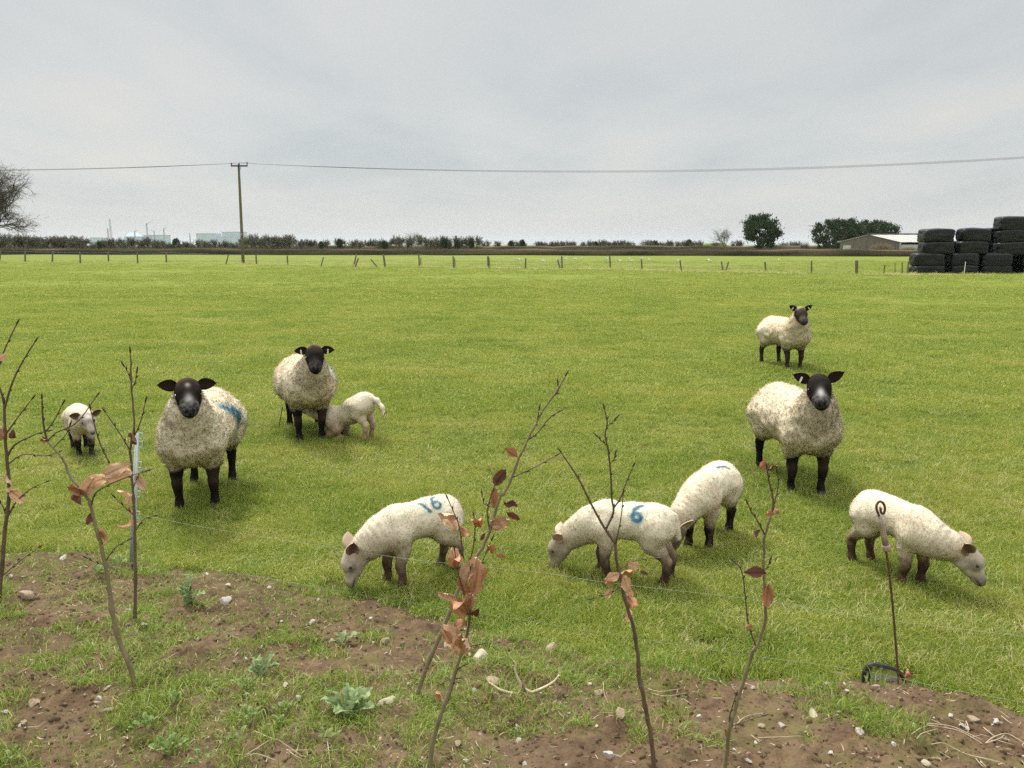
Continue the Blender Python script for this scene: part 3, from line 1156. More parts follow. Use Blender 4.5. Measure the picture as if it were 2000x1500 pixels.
def lamb_geo(feet, head, head_rot, neck, folds=True, low=0.0, fat=1.0):
    w = fat
    torso = [((0.165, 0, 0.355), (0.105, 0.085 * w, 0.103)), ((0.04, 0, 0.362), (0.18, 0.098 * w, 0.096)), ((-0.09, 0, 0.372), (0.16, 0.104 * w, 0.098)), ((-0.20, 0, 0.368), (0.100, 0.096 * w, 0.098))]
    sh = np.array((-0.028, 0, 0))
    head = tuple(np.array(head) + sh)
    neck = [(tuple(np.array(p) + sh), r) for p, r in neck]
    h = np.array(head)
    b = h + head_frame(*[R(a) for a in head_rot]) @ np.array((-0.02, 0, -0.02)) * 0.85
    nk = [((0.150, 0, 0.36), 0.088)] + list(neck) + [(tuple(b), 0.052)]
    q = 0.86                                    # young lambs are short in the body
    torso = [((c[0] * q, c[1], c[2]), (r[0] * 0.92, r[1], r[2])) for c, r in torso]
    legs = []
    feet = [(fx * q, fy) for fx, fy in feet]
    for i, (fx, fy) in enumerate(feet):
        sd = 1 if i % 2 == 0 else -1
        if i < 2:
            sx, sy = 0.175 * q + (fx - .175 * q) * .12, sd * 0.066 + (fy - sd * .066) * .1
            L = lambda t, dx=0.0: (sx + (fx - sx) * t + dx, sy + (fy - sy) * t)
            pts = [(sx + .01, sy, 0.32), (*L(.25, -.012), 0.235), (*L(.45, 0), 0.18), (*L(.62, .008), 0.135), (*L(.72, .004), 0.11), (*L(.92, -.006), 0.055), (*L(.97, .0), 0.035), (*L(1.0, .010), 0.014)]
            rad = [0.056, 0.041, 0.030, 0.027, 0.024, 0.020, 0.0225, 0.023]
            up = 2
        else:
            sx, sy = -0.185 * q + (fx + .22 * q) * .12, sd * 0.066 + (fy - sd * .066) * .1
            L = lambda t, dx=0.0: (sx + (fx - sx) * t + dx, sy + (fy - sy) * t)
            pts = [(sx + .01, sy, 0.335), (*L(.1, .030), 0.265), (*L(.40, -.005), 0.21), (*L(.60, -.036), 0.155), (*L(.74, -.028), 0.12), (*L(.93, -.008), 0.055), (*L(.98, 0), 0.035), (*L(1, .014), 0.014)]
            rad = [0.082, 0.062, 0.036, 0.028, 0.0245, 0.020, 0.0225, 0.023]
            up = 2
        legs.append((pts, rad, up))
    return dict(torso=torso, neck=nk, legs=legs, head=head, head_rot=head_rot, head_s=0.86, lump=0.0035, strand=0.0085, strand_w=0.0016, neck_sy=0.85,
                folds=((0.16, 0, 0.35), tuple(np.array(nk[-2][0])), 0.0018, 200) if folds else None)


def n3(V, s, k=0.0):
    return vnoise(V[:, 0] * s + k, V[:, 1] * s + k, V[:, 2] * s)


def wool_paint(V, isw, dirt=0.5, base=WOOL_C, belly=0.34, seed=0.0):
    c = np.tile(np.asarray(base), (len(V), 1))
    n = n3(V, 7, seed) * 0.5 + n3(V, 22, seed) * 0.35 + n3(V, 55, seed) * 0.25
    c = c * (1 + 0.13 * n)[:, None]
    d = np.clip(dirt * (0.5 + 0.9 * n3(V, 5, seed + 3)), 0, 1)[:, None]
    c = c * (1 - d) + d * c * np.array([0.80, 0.74, 0.64])
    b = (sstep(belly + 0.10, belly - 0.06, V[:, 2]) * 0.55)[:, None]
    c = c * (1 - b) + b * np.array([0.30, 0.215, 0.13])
    # burrs and bits of soil caught in the wool
    sp_ = (n3(V, 70, seed + 9) > 0.78) & (n3(V, 9, seed + 2) > 0.1)
    c[sp_] *= 0.6
    return c


def ewe_paint(o):
    def f(V, isw, nh, onhead, wv, hv):
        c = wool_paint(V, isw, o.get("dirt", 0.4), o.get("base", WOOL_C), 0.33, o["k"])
        # brown staining round the neck under the face
        nk = np.exp(-((np.linalg.norm((V - np.array(o["neck"])) / np.array([.16, .17, .19]), axis=1)) ** 2)) * o.get("nk", 0.8)
        c = c * (1 - nk[:, None]) + nk[:, None] * np.array([0.20, 0.145, 0.085]) * (1 + 0.5 * n3(V, 40))[:, None]
        hair = np.tile(np.array(o.get("hair", (0.012, 0.0092, 0.0075))), (len(V), 1)) * (1.2 + 0.5 * n3(V, 30) + 0.5 * n3(V, 95))[:, None]
        lg = (~onhead) & (V[:, 2] < 0.45)
        brown = sstep(0.0, 0.9, n3(V, 9, 5)) * 0.6 * lg
        hair = hair * (1 - brown[:, None]) + brown[:, None] * np.array([0.055, 0.035, 0.022])
        if onhead.any():
            x, y, z = nh[:, 0], np.abs(nh[:, 1]), nh[:, 2]
            crown = sstep(0.045, -0.02, x + 0.25 * n3(V, 30) * 0.1) * sstep(-0.03, 0.03, z) * onhead
            hair = hair * (1 - crown[:, None]) + crown[:, None] * np.array(o.get("crown", (0.060, 0.032, 0.020)))
            mz = o.get("muzzle", 0.0)
            g1 = sstep(0.145, 0.205, x + 0.02 * n3(V, 60)) * onhead * mz
            spk = np.clip(0.55 + 0.9 * n3(V, 85, 3), 0, 1)
            hair = hair * (1 - (g1 * spk)[:, None]) + (g1 * spk)[:, None] * np.array([0.30, 0.285, 0.275])
            # white streak down the nose
            g2 = np.exp(-((y / 0.020) ** 2) - ((x - 0.175) / 0.035) ** 2) * (z > -0.03) * onhead * o.get("blaze", 0.0)
            hair = hair * (1 - g2[:, None]) + g2[:, None] * np.array([0.42, 0.40, 0.39])
            g3 = np.exp(-((y / 0.012) ** 2) - ((x - 0.075) / 0.020) ** 2) * (z > 0.03) * onhead * o.get("star", 0.0)
            hair = hair * (1 - g3[:, None]) + g3[:, None] * np.array([0.30, 0.27, 0.25])
            # nose leather, nostrils and the mouth line
            ns = np.maximum(np.exp(-(((y - 0.017) / 0.010) ** 2) - ((x - 0.240) / 0.024) ** 2 - ((z + 0.014) / 0.016) ** 2) * 1.3, np.exp(-((y / 0.010) ** 2) - ((x - 0.252) / 0.018) ** 2 - ((z + 0.03) / 0.02) ** 2))
            mo = np.exp(-((z + 0.052 - 0.05 * (0.24 - x)) / 0.006) ** 2) * sstep(0.15, 0.19, x)
            dk = np.clip(ns + mo, 0, 1) * onhead
            hair = hair * (1 - dk[:, None]) + dk[:, None] * np.array([0.006, 0.005, 0.005])
        if o.get("mark"):
            m, bc = o["mark"](V)
            m = (m * (isw > 0.5))[:, None]
            c = c * (1 - m) + m * bc
        w = isw[:, None]
        return c * w + hair * (1 - w)
    return f


def lamb_paint(o):
    def f(V, isw, nh, onhead, wv, hv):
        base = np.array(o.get("base", (0.66, 0.58, 0.44)))
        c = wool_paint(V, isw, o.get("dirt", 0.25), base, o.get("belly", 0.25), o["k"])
        for p, r, a, cc in o.get("stains", []):
            s = a * np.exp(-np.sum(((V - np.array(p)) / np.array(r)) ** 2, axis=1)) * np.clip(0.8 + 0.6 * n3(V, 30), 0, 1)
            c = c * (1 - s[:, None]) + s[:, None] * np.array(cc)
        ld = np.array(o.get("legdark", (0.040, 0.026, 0.018)))
        lt = np.array(o.get("leglight", (0.26, 0.195, 0.13)))
        # legs: dark below, mottled into the wool above
        k = np.clip(sstep(o.get("l1", 0.23), o.get("l0", 0.10), V[:, 2] + 0.035 * n3(V, 24, o["k"])) + 0.35 * n3(V, 45, 2) * (V[:, 2] < .22), 0, 1)
        hair = lt * (1 - k[:, None]) + ld * k[:, None]
        leg_ = (~onhead)
        hd = np.tile(np.array(o.get("face", (0.44, 0.375, 0.29))), (len(V), 1)) * (1 + 0.22 * n3(V, 30) + 0.15 * n3(V, 80))[:, None]
        x, y, z = nh[:, 0], np.abs(nh[:, 1]), nh[:, 2]
        # dark eye patches, grey muzzle, dark nose and mouth
        ep = np.exp(-(((x - 0.07) / 0.042) ** 2) - ((z - 0.002) / 0.036) ** 2 - ((y - 0.055) / 0.03) ** 2) * o.get("patch", 0.7) * np.clip(0.8 + 0.7 * n3(V, 50), 0, 1)
        hd = hd * (1 - ep[:, None]) + ep[:, None] * np.array([0.085, 0.075, 0.065])
        mz = sstep(0.12, 0.19, x + 0.02 * n3(V, 50)) * o.get("muz", 0.7)
        hd = hd * (1 - mz[:, None]) + mz[:, None] * np.array(o.get("muzc", (0.20, 0.165, 0.14)))
        ns = np.exp(-(((y - 0.012) / 0.009) ** 2) - ((x - 0.200) / 0.016) ** 2 - ((z + 0.022) / 0.012) ** 2)
        ns = np.maximum(ns, np.exp(-((y / 0.012) ** 2) - ((x - 0.206) / 0.012) ** 2 - ((z + 0.036) / 0.018) ** 2))
        mo = np.exp(-((z + 0.049 - 0.06 * (0.20 - x)) / 0.0055) ** 2) * sstep(0.11, 0.15, x)
        dk = np.clip(ns + mo * 0.9, 0, 1)
        hd = hd * (1 - dk[:, None]) + dk[:, None] * np.array([0.012, 0.010, 0.009])
        hair = np.where(onhead[:, None] & ~(V[:, 2] < 0.02)[:, None], hd, hair)
        # the wool near the feet is muddy too
        kk = (k * sstep(0.235, 0.17, V[:, 2]))[:, None]
        c = c * (1 - kk) + kk * hair
        if o.get("mark"):
            m, bc = o["mark"](V)
            m = (m * (isw > 0.5))[:, None]
            c = c * (1 - m) + m * bc
        w = isw[:, None]
        return c * w + hair * (1 - w)
    return f


def flank_uv(V, zc, Rr, side):
    """unrolled flank: a towards the tail, b up over the back"""
    th = np.arctan2(V[:, 2] - zc, side * V[:, 1])
    return -V[:, 0], th * Rr, side * V[:, 1] > -0.02


def spray(strokes, zc, Rr, side, w, soft, halo=0.0, alt=None):
    def f(V):
        a, b, ok = flank_uv(V, zc, Rr, side)
        d = stroke_mask(a, b, strokes, w) + 0.55 * w * n3(V, 70) + 0.3 * w * n3(V, 30)
        m = 1 - sstep(w * 0.55, w * (1 + soft), d)
        hl = halo * np.exp(-(d / (w * 2.6)) ** 2)
        m = np.clip(m * 0.92 + hl * (1 - m), 0, 1) * ok
        bc = np.tile(BLUE_C if alt is None else np.array(alt), (len(V), 1)) * (1 + 0.6 * n3(V, 60, 4))[:, None]
        lite = np.array([0.08, 0.38, 0.47])
        q = sstep(0.75, 0.15, m)[:, None] * 0.6
        return m, bc * (1 - q) + q * lite
    return f


def heading(rear_px, front_px):
    """ground frame from the photo points midway between the hind and the front feet"""
    a, b = flat(*rear_px), flat(*front_px)
    d = b - a
    return (a + b) / 2, math.atan2(d[1], d[0]), float(np.hypot(d[0], d[1]))
# ------------------------------------------------------------------ the flock
EAR_E = (0.118, 0.054, 0.16, (0.030, 0.018, 0.014), (0.014, 0.011, 0.010))
EAR_P = (0.105, 0.058, 0.18, (0.36, 0.21, 0.16), (0.52, 0.44, 0.34))
EAR_B = (0.105, 0.058, 0.18, (0.105, 0.050, 0.030), (0.46, 0.36, 0.26))
EW, LM = "ewes standing in the field", "lambs in the field"


def put(name, lamb, px, heading_deg, s, geo, paint, label, seed, **kw):
    """px: photo point of the ground under the middle of the animal"""
    p = flat(*px)
    sp = dict(name=name, lamb=lamb, loc=(p[0], p[1], 0.0), rz=R(heading_deg), s=s, geo=geo, paint=paint, label=label, seed=seed, group=LM if lamb else EW)
    sp.update(kw)
    return build_sheep(sp)


def flock():
    # --- ewe on the left, smeared blue 6 on her flank
    g = ewe_geo([(0.27, 0.12), (0.31, -0.11), (-0.36, 0.13), (-0.33, -0.15)], (0.47, 0.04, 0.892), (14, 17), (0.43, 0.02, 0.73), 0.90)
    g["head_s"] = 1.10
    mk = spray([[(-0.07, 0.185), (-0.01, 0.135), (0.06, 0.06), (0.10, 0.01)], [(0.04, 0.12), (0.12, 0.11), (0.17, 0.04), (0.10, -0.01)]], 0.52, 0.25, 1, 0.020, 1.0, 0.9)
    put("ewe", False, (402, 968), -80, 1.0, g, ewe_paint(dict(k=1.0, neck=(.42, .04, .72), nk=0.40, muzzle=0.3, star=0.7, blaze=0.45, dirt=0.3, mark=mk)),
        "dark faced ewe facing the camera with a smeared blue figure on her flank", 1.1, ear=EAR_E, ear_l=(10, -4, -10), ear_r=(10, 2, -10), eye=EYE_PALE, strands=26000)
    # --- ewe whose lamb is suckling
    g = ewe_geo([(0.30, 0.10), (0.33, -0.11), (-0.33, 0.13), (-0.36, -0.15)], (0.50, 0.05, 0.862), (-5, 21), (0.45, 0.03, 0.70), 1.08, 0.03)
    g["head_s"] = 1.08
    mk = spray([[(0.0, 0.13), (0.10, 0.06)], [(0.16, 0.18), (0.2, 0.06)]], 0.52, 0.27, 1, 0.085, 0.7, 0.3, (0.17, 0.34, 0.40))
    put("ewe", False, (602, 845), -70, 1.0, g, ewe_paint(dict(k=2.0, neck=(.45, .0, .70), nk=0.85, muzzle=0.15, dirt=0.55, crown=(0.075, 0.045, 0.030), mark=mk)),
        "broad black faced ewe standing over the lamb that suckles beneath her", 2.3, ear=EAR_E, ear_l=(8, -6, -10), ear_r=(8, -6, -10), tags=(1, -1), strands=24000)
    # --- ewe on the right, white nose
    g = ewe_geo([(0.33, 0.10), (0.29, -0.12), (-0.34, 0.12), (-0.38, -0.13)], (0.50, -0.05, 0.895), (-18, 17, 6), (0.43, -0.02, 0.70), 0.88)
    g["head_s"] = 1.10
    put("ewe", False, (1545, 940), -88, 0.97, g, ewe_paint(dict(k=3.0, neck=(.45, -.02, .70), nk=0.75, muzzle=0.28, blaze=0.85, dirt=0.3, crown=(0.03, 0.02, 0.015))),
        "black faced ewe with a white nose standing behind the grazing lambs", 3.7, ear=EAR_E, ear_l=(14, 20, -5), ear_r=(10, 22, -10), tags=(-1,), strands=26000)
    # --- far ewe
    g = ewe_geo([(0.30, 0.12), (0.32, -0.10), (-0.33, 0.12), (-0.40, -0.14)], (0.49, -0.05, 0.885), (-12, 26), (0.42, -0.02, 0.71), 0.88)
    g["head_s"] = 1.08
    put("ewe", False, (1528, 716), -80, 1.0, g, ewe_paint(dict(k=4.0, neck=(.45, 0, .66), nk=0.35, dirt=0.75, hair=(0.034, 0.025, 0.019), muzzle=0.2, crown=(0.30, 0.25, 0.17))),
        "shaggy dark faced ewe standing alone farthest out in the field", 4.9, ear=EAR_E, ear_l=(10, 32, -10), ear_r=(12, 28, -10), tags=(1, -1), strands=14000, voxel=0.012)

    # --- grazing lamb marked 16
    g = lamb_geo([(0.17, 0.055), (0.22, -0.05), (-0.24, 0.05), (-0.19, -0.06)], (0.405, -0.06, 0.215), (-16, 70), [((0.27, -0.01, 0.315), 0.090), ((0.345, -0.035, 0.262), 0.066)])
    g["head_s"] = 0.92
    mk = spray([[(-0.012, 0.150), (0.022, 0.085)]] + six(0.075, 0.135, 0.075), 0.35, 0.115, 1, 0.0075, 0.9, 0.25)
    put("lamb", True, (822, 1130), -146, 0.97, g, lamb_paint(dict(k=1.0, mark=mk, patch=0.9, muz=0.45, legdark=(0.075, 0.048, 0.032), l0=0.06, l1=0.24,
        stains=[((.17, .06, .27), (.09, .09, .10), .30, (.30, .22, .15))])),
        "grazing lamb with a blue number 16 sprayed on its back", 11.0, ear=EAR_B, ear_l=(66, 12, 0), ear_r=(58, 20, 0), strands=26000)
    # --- grazing lamb marked 6
    g = lamb_geo([(0.14, 0.055), (0.21, -0.05), (-0.24, 0.05), (-0.27, -0.06)], (0.44, 0.0, 0.19), (-4, 62), [((0.27, 0, 0.315), 0.088), ((0.36, 0, 0.25), 0.064)], folds=False)
    g["head_s"] = 0.90
    g["extra"] = [((-0.245, 0, 0.41), 0.026, (-0.275, 0, 0.29), 0.016)]
    mk = spray(six(0.045, 0.105, 0.085), 0.35, 0.115, 1, 0.009, 0.9, 0.3)
    put("lamb", True, (1228, 1132), 164, 0.95, g, lamb_paint(dict(k=2.0, mark=mk, patch=0.35, muz=0.55, legdark=(0.050, 0.032, 0.022), l0=0.08, l1=0.25, face=(.33, .27, .20))),
        "grazing lamb with a single blue 6 sprayed on its side", 12.0, ear=EAR_P, ear_l=(60, -8, 0), ear_r=(30, 30, 0), strands=26000)
    # --- lamb with a plain blue stripe, behind the last one
    g = lamb_geo([(0.15, 0.055), (0.22, -0.05), (-0.25, 0.05), (-0.17, -0.06)], (0.42, -0.06, 0.19), (-8, 68), [((0.27, -0.015, 0.32), 0.090), ((0.36, -0.04, 0.26), 0.068)])
    g["head_s"] = 0.90
    mk = spray([[(0.03, 0.155), (0.085, 0.145), (0.115, 0.115)]], 0.35, 0.115, 1, 0.010, 0.7, 0.1)
    put("lamb", True, (1383, 1057), -126, 1.02, g, lamb_paint(dict(k=3.0, mark=mk, patch=0.6, muz=0.9, muzc=(.09, .07, .06), face=(.15, .11, .08), legdark=(0.016, 0.012, 0.010), l0=0.13, l1=0.23,
        stains=[((.16, .09, .34), (.06, .07, .07), .55, (.42, .26, .15))])),
        "lamb with one blue stripe pushing its head behind another lamb", 13.0, ear=EAR_P, ear_l=(48, -18, 0), ear_r=(40, 15, 0), strands=24000)
    # --- lamb grazing on the right behind the metal stake
    g = lamb_geo([(0.19, 0.055), (0.15, -0.055), (-0.22, 0.05), (-0.27, -0.06)], (0.395, 0.125, 0.255), (46, 50), [((0.265, 0.01, 0.315), 0.092), ((0.335, 0.06, 0.295), 0.066)])
    g["head_s"] = 0.93
    put("lamb", True, (1738, 1124), -67, 0.96, g, lamb_paint(dict(k=4.0, patch=0.65, muz=0.85, muzc=(.15, .115, .095), legdark=(0.060, 0.034, 0.022), l0=0.10, l1=0.235,
        stains=[((-.21, -.09, .41), (.02, .04, .05), .5, (.28, .18, .12))])),
        "unmarked lamb grazing to the right of the rusty metal stake", 14.0, ear=EAR_B, ear_l=(50, 10, 0), ear_r=(60, 5, 0), strands=26000)
    # --- lamb on the left walking up
    g = lamb_geo([(0.24, 0.05), (0.16, -0.05), (-0.20, 0.05), (-0.25, -0.06)], (0.335, 0.02, 0.405), (10, 30), [((0.24, 0, 0.39), 0.085), ((0.29, 0.01, 0.40), 0.068)], folds=False)
    g["head_s"] = 0.95
    put("lamb", True, (163, 884), -54, 0.90, g, lamb_paint(dict(k=5.0, patch=0.75, muz=0.5, legdark=(0.016, 0.012, 0.010), l0=0.15, l1=0.22, face=(.42, .36, .31))),
        "lamb walking towards the camera beside the leftmost ewe", 15.0, ear=EAR_B, ear_l=(10, 18, -5), ear_r=(10, 10, -15), strands=14000)
    # --- suckling lamb, down on its front knees
    g = lamb_geo([(0.19, 0.06), (0.16, -0.06), (-0.23, 0.08), (-0.20, -0.08)], (0.41, 0.0, 0.235), (0, -8), [((0.25, 0, 0.20), 0.085), ((0.33, 0, 0.215), 0.064)], folds=False)
    g["torso"] = [((0.165, 0, 0.155), (0.105, 0.088, 0.095)), ((0.05, 0, 0.225), (0.17, 0.097, 0.092)), ((-0.09, 0, 0.325), (0.15, 0.102, 0.097)), ((-0.17, 0, 0.372), (0.105, 0.097, 0.098))]
    g["neck"][0] = ((0.17, 0, 0.175), 0.082)
    for i, sd in ((0, 1), (1, -1)):
        g["legs"][i] = ([(0.16, sd * .066, .16), (0.11, sd * .075, .09), (0.19, sd * .07, .035), (0.20, sd * .07, .03), (0.12, sd * .065, .022), (0.06, sd * .065, .018)], [0.06, 0.045, 0.036, 0.032, 0.025, 0.025], 2)
    g["extra"] = [((-0.23, 0, 0.42), 0.030, (-0.32, 0.02, 0.40), 0.021), ((-0.32, 0.02, 0.40), 0.021, (-0.385, 0.04, 0.34), 0.018), ((-0.385, 0.04, 0.34), 0.018, (-0.42, 0.06, 0.265), 0.013)]
    g["hooves"] = False
    put("lamb", True, (686, 856), 158, 1.0, g, lamb_paint(dict(k=6.0, patch=0.5, legdark=(0.30, 0.20, 0.12), leglight=(0.50, 0.40, 0.28), l0=0.05, l1=0.25, belly=0.20)),
        "lamb down on its front knees suckling under the broad ewe", 16.0, ear=EAR_P, ear_l=(10, 25, 0), ear_r=(10, 25, 0), strands=14000)


flock()
# ------------------------------------------------------------------ beech whips planted on the bank
def bark_mat(name, c1, c2, c3):
    m, t, out = new_mat(name)
    tc = t.nodes.new("ShaderNodeTexCoord")
    o = tc.outputs["Object"]
    n = noise_tex(t, mapping(t, o, (30, 30, 9)), 1.0, 4, 0.6)
    c = mixc(t, ramp(t, n, [(0.35, 0), (0.65, 1)]), c1, c2)
    w = t.nodes.new("ShaderNodeTexNoise")
    w.inputs["Scale"].default_value = 1.0
    lk(t, mapping(t, o, (40, 40, 160)), w.inputs["Vector"])
    c = mixc(t, ramp(t, w.outputs["Fac"], [(0.62, 0), (0.70, 0.6)]), c, c3)
    principled(t, out, c, 0.6, 0.3, n, 0.3, 0.002)
    return m


BARK_G = bark_mat("whip_bark_olive", (0.157, 0.127, 0.067), (0.247, 0.203, 0.113), (0.390, 0.330, 0.226))
BARK_B = bark_mat("whip_bark_brown", (0.090, 0.060, 0.040), (0.157, 0.108, 0.067), (0.284, 0.226, 0.150))
BARK_T = bark_mat("twig_bark", (0.083, 0.054, 0.036), (0.134, 0.092, 0.058), (0.210, 0.150, 0.106))
BUD_M = mat_noise("bud_scales", (0.030, 0.018, 0.012), (0.075, 0.045, 0.026), 200, 0.45, 0.4, 0.2, 0.001)


def leaf_mat(name, face, back):
    m, t, out = new_mat(name)
    v = attr(t, "vein", "Fac")
    tc = t.nodes.new("ShaderNodeTexCoord")
    n = noise_tex(t, tc.outputs["Object"], 55.0, 5, 0.65)
    oi = t.nodes.new("ShaderNodeObjectInfo")
    f = mixc(t, ramp(t, n, [(0.3, 0.0), (0.7, 1.0)]), tuple(0.62 * x for x in face), tuple(1.2 * x for x in face))
    f = mixc(t, mathn(t, "MULTIPLY", oi.outputs["Random"], 0.6), f, tuple(x * 0.55 for x in back))
    f = mixc(t, v, f, tuple(0.45 * x for x in face))
    b = mixc(t, ramp(t, n, [(0.3, 0.0), (0.7, 1.0)]), tuple(0.75 * x for x in back), back)
    b = mixc(t, v, b, tuple(1.3 * x for x in face))
    geo = t.nodes.new("ShaderNodeNewGeometry")
    c = mixc(t, geo.outputs["Backfacing"], f, b)
    d = t.nodes.new("ShaderNodeBsdfPrincipled")
    d.inputs["Roughness"].default_value = 0.5
    d.inputs["Specular IOR Level"].default_value = 0.3
    lk(t, c, d.inputs["Base Color"])
    tr = t.nodes.new("ShaderNodeBsdfTranslucent")
    lk(t, c, tr.inputs["Color"])
    mx = t.nodes.new("ShaderNodeMixShader")
    mx.inputs[0].default_value = 0.22
    lk(t, d.outputs[0], mx.inputs[1])
    lk(t, tr.outputs[0], mx.inputs[2])
    lk(t, mx.outputs[0], out.inputs["Surface"])
    return m


LEAF_TAN = leaf_mat("dead_leaf_tan", (0.74, 0.44, 0.255), (0.78, 0.54, 0.37))
LEAF_RED = leaf_mat("dead_leaf_russet", (0.44, 0.19, 0.08), (0.56, 0.32, 0.18))
LEAF_DRK = leaf_mat("dead_leaf_dark", (0.175, 0.072, 0.045), (0.27, 0.145, 0.105))


def leaf_mesh(name, seed, fold=0.35, curl=0.5, cup=0.0, asp=0.62):
    """a withered beech leaf, unit length along +Y, its face to +Z; ribs raised, margin wavy"""
    r = np.random.default_rng(seed)
    n, k = 15, 11
    V, vein = [], []
    ph = r.random() * 6
    for i in range(n):
        t = i / (n - 1)
        w = asp * 0.5 * (math.sin(math.pi * t ** 0.85) ** 0.75) * (1 - 0.15 * t) + 0.006
        for j in range(k):
            s = j / (k - 1) * 2 - 1
            rib = math.sin((t * 7.5 - abs(s) * 1.6) * 2 * math.pi)
            x = s * w
            z = fold * abs(x) + 0.028 * rib * (0.3 + 0.7 * abs(s))
            z += 0.10 * abs(s) ** 2 * math.sin(t * 9 + ph + (2 if s > 0 else 0))
            x *= 1 - 0.12 * abs(s) * max(0, math.sin(t * 9 + ph))
            x += 0.020 * math.copysign(1, s) * abs(s) ** 4 * math.sin(t * 34 + ph)
            z -= cup * s * s * w
            # curl along the length
            a = curl * (t - 0.2) * (1 + 0.3 * math.sin(ph))
            y = t
            yy = y * math.cos(a * 0.8) - z * math.sin(a) * 0.6
            zz = z * math.cos(a) + y * math.sin(a) * 0.7
            V.append((x + 0.05 * math.sin(t * 3 + ph), yy, zz))
            vein.append(max(0.9 * math.exp(-(s / 0.06) ** 2), 0.55 * max(0.0, rib - 0.55) / 0.45))
    F = [(i * k + j, i * k + j + 1, (i + 1) * k + j + 1, (i + 1) * k + j) for i in range(n - 1) for j in range(k - 1)]
    # petiole
    o = len(V)
    V += [(-.006, -.14, -.02), (.006, -.14, -.02), (.008, 0.01, 0), (-.008, 0.01, 0)]
    vein += [1, 1, 1, 1]
    F.append((o, o + 1, o + 2, o + 3))
    me = mesh_np(name, V, F)
    set_f(me, vein, "vein")
    return me


LEAVES = [(0.50, 0.8, 0.0, .58), (0.40, -0.8, 0.2, .60), (0.85, 1.2, 0.0, .52), (0.25, 1.7, 0.6, .60), (1.3, 0.7, 0.0, .48), (0.45, -1.4, 0.7, .58)]
LEAF_ME = {}


def leaf(root, px, py, Y, ang, length, var, m, tilt=0.0, spin=0.0):
    """ang: direction base-to-tip in the picture plane, degrees from +x anticlockwise; tilt towards the camera; spin about its own midrib"""
    key = (var, m.name)
    if key not in LEAF_ME:
        me = leaf_mesh("leaf", 40 + var, *LEAVES[var])
        me.materials.append(m)
        LEAF_ME[key] = me
    o = link("leaf", LEAF_ME[key], None, root)
    L = 0.93 * length * m_per_px(Y)
    a = R(ang)
    y = Vector((math.cos(a), -math.sin(R(tilt)), math.sin(a))).normalized()
    z = Vector((0, -1, 0.15))
    x = y.cross(z).normalized()
    z = x.cross(y)
    M = Matrix((x, y, z)).transposed().to_4x4() @ Matrix.Rotation(R(spin), 4, "Y")
    p = at(px, py, Y)
    o.matrix_local = root.matrix_world.inverted() @ (Matrix.Translation(Vector(p)) @ M @ Matrix.Scale(L, 4)) if False else Matrix.Translation(Vector(p) - root.location) @ M @ Matrix.Scale(L, 4)
    return o


def sapling(base, stem, branches, leaves, label, w0, w1, bark=None, twig=None, leanY=0.0, buds=True, seed=0):
    """base and all points are photo points; the whip stands where its base meets the soil. widths in photo pixels"""
    r = np.random.default_rng(seed + 900)
    b = hit(*base)
    Y0 = b[1]
    root = empty("beech_sapling", b)
    k = m_per_px(Y0)

    def P(p, dy=0.0):
        return at(p[0], p[1], Y0 + leanY * (base[1] - p[1]) / 800 + dy)
    pts = [b - np.array([0, 0, 0.04])] + [P(p) for p in stem]
    sp_ = smooth_path(pts, 7)
    n = len(sp_)
    jit = np.stack([vnoise(np.arange(n) * 0.45, 3.0 + seed, 0.5), vnoise(np.arange(n) * 0.45, 8.0 + seed, 0.5), np.zeros(n)], 1) * 0.0025
    sp_ = sp_ + jit
    t = np.linspace(0, 1, n)
    rad = 0.52 * (w0 + (w1 - w0) * t ** 0.8) * k / 2
    knots = 1 + 0.22 * np.clip(vnoise(np.arange(n) * 0.9, 1.0, seed) - 0.35, 0, 1) * 3
    mb = MB()
    mb.tube(sp_ - b, rad * knots, 9)
    st = link("stem", mb.mesh("stem", True), bark or BARK_G, root)
    tips = [(sp_[-1], sp_[-1] - sp_[-3], 1.0)]
    for br in branches:
        bp, wa, wb = br[0], br[1], br[2]
        dy = br[3] if len(br) > 3 else 0.0
        q = np.array([P(p, dy * i / (len(bp) - 1)) for i, p in enumerate(bp)])
        # root the twig on its parent: move its first point onto the nearest part of the stem when close
        d = np.linalg.norm(sp_ - q[0], axis=1)
        if d.min() < 0.03:
            q[0] = sp_[d.argmin()]
        qs = smooth_path(q, 5)
        m_ = MB()
        m_.tube(qs - b, np.linspace(wa, wb, len(qs)) * k * 0.36, 6)
        link("branch", m_.mesh("branch", True), twig or BARK_T, root)
        tips.append((qs[-1], qs[-1] - qs[-3], 0.9))
        # side buds
        for i in range(3, len(qs) - 3, 4):
            v = qs[i + 1] - qs[i - 1]
            s = np.array([v[2], 0, -v[0]]) * (1 if i % 2 else -1)
            tips.append((qs[i], v / np.linalg.norm(v) + 0.55 * s / np.linalg.norm(s), 0.55))
    if buds:
        for p, d, s in tips:
            d = d / np.linalg.norm(d)
            L = 0.026 * s * (Y0 / 2.4)
            m_ = MB()
            m_.tube([p - b - d * 0.003, p - b + d * L * .3, p - b + d * L * .65, p - b + d * L], np.array([.0016, .0030, .0024, .0004]) * (0.5 + 0.5 * s) * (Y0 / 2.4), 6)
            link("bud", m_.mesh("bud", True), BUD_M, root)
    for lf in leaves:
        px, py, ang, ln, var, m = lf[:6]
        kw = lf[6] if len(lf) > 6 else {}
        dy = kw.pop("dy", float(r.normal() * 0.02))
        leaf(root, px, py, Y0 + leanY * (base[1] - py) / 800 + dy, ang, ln, var, m, kw.get("tilt", float(r.normal() * 15)), kw.get("spin", float(r.normal() * 25)))
    tag(root, label, "sapling", "beech saplings on the bank")
    return root


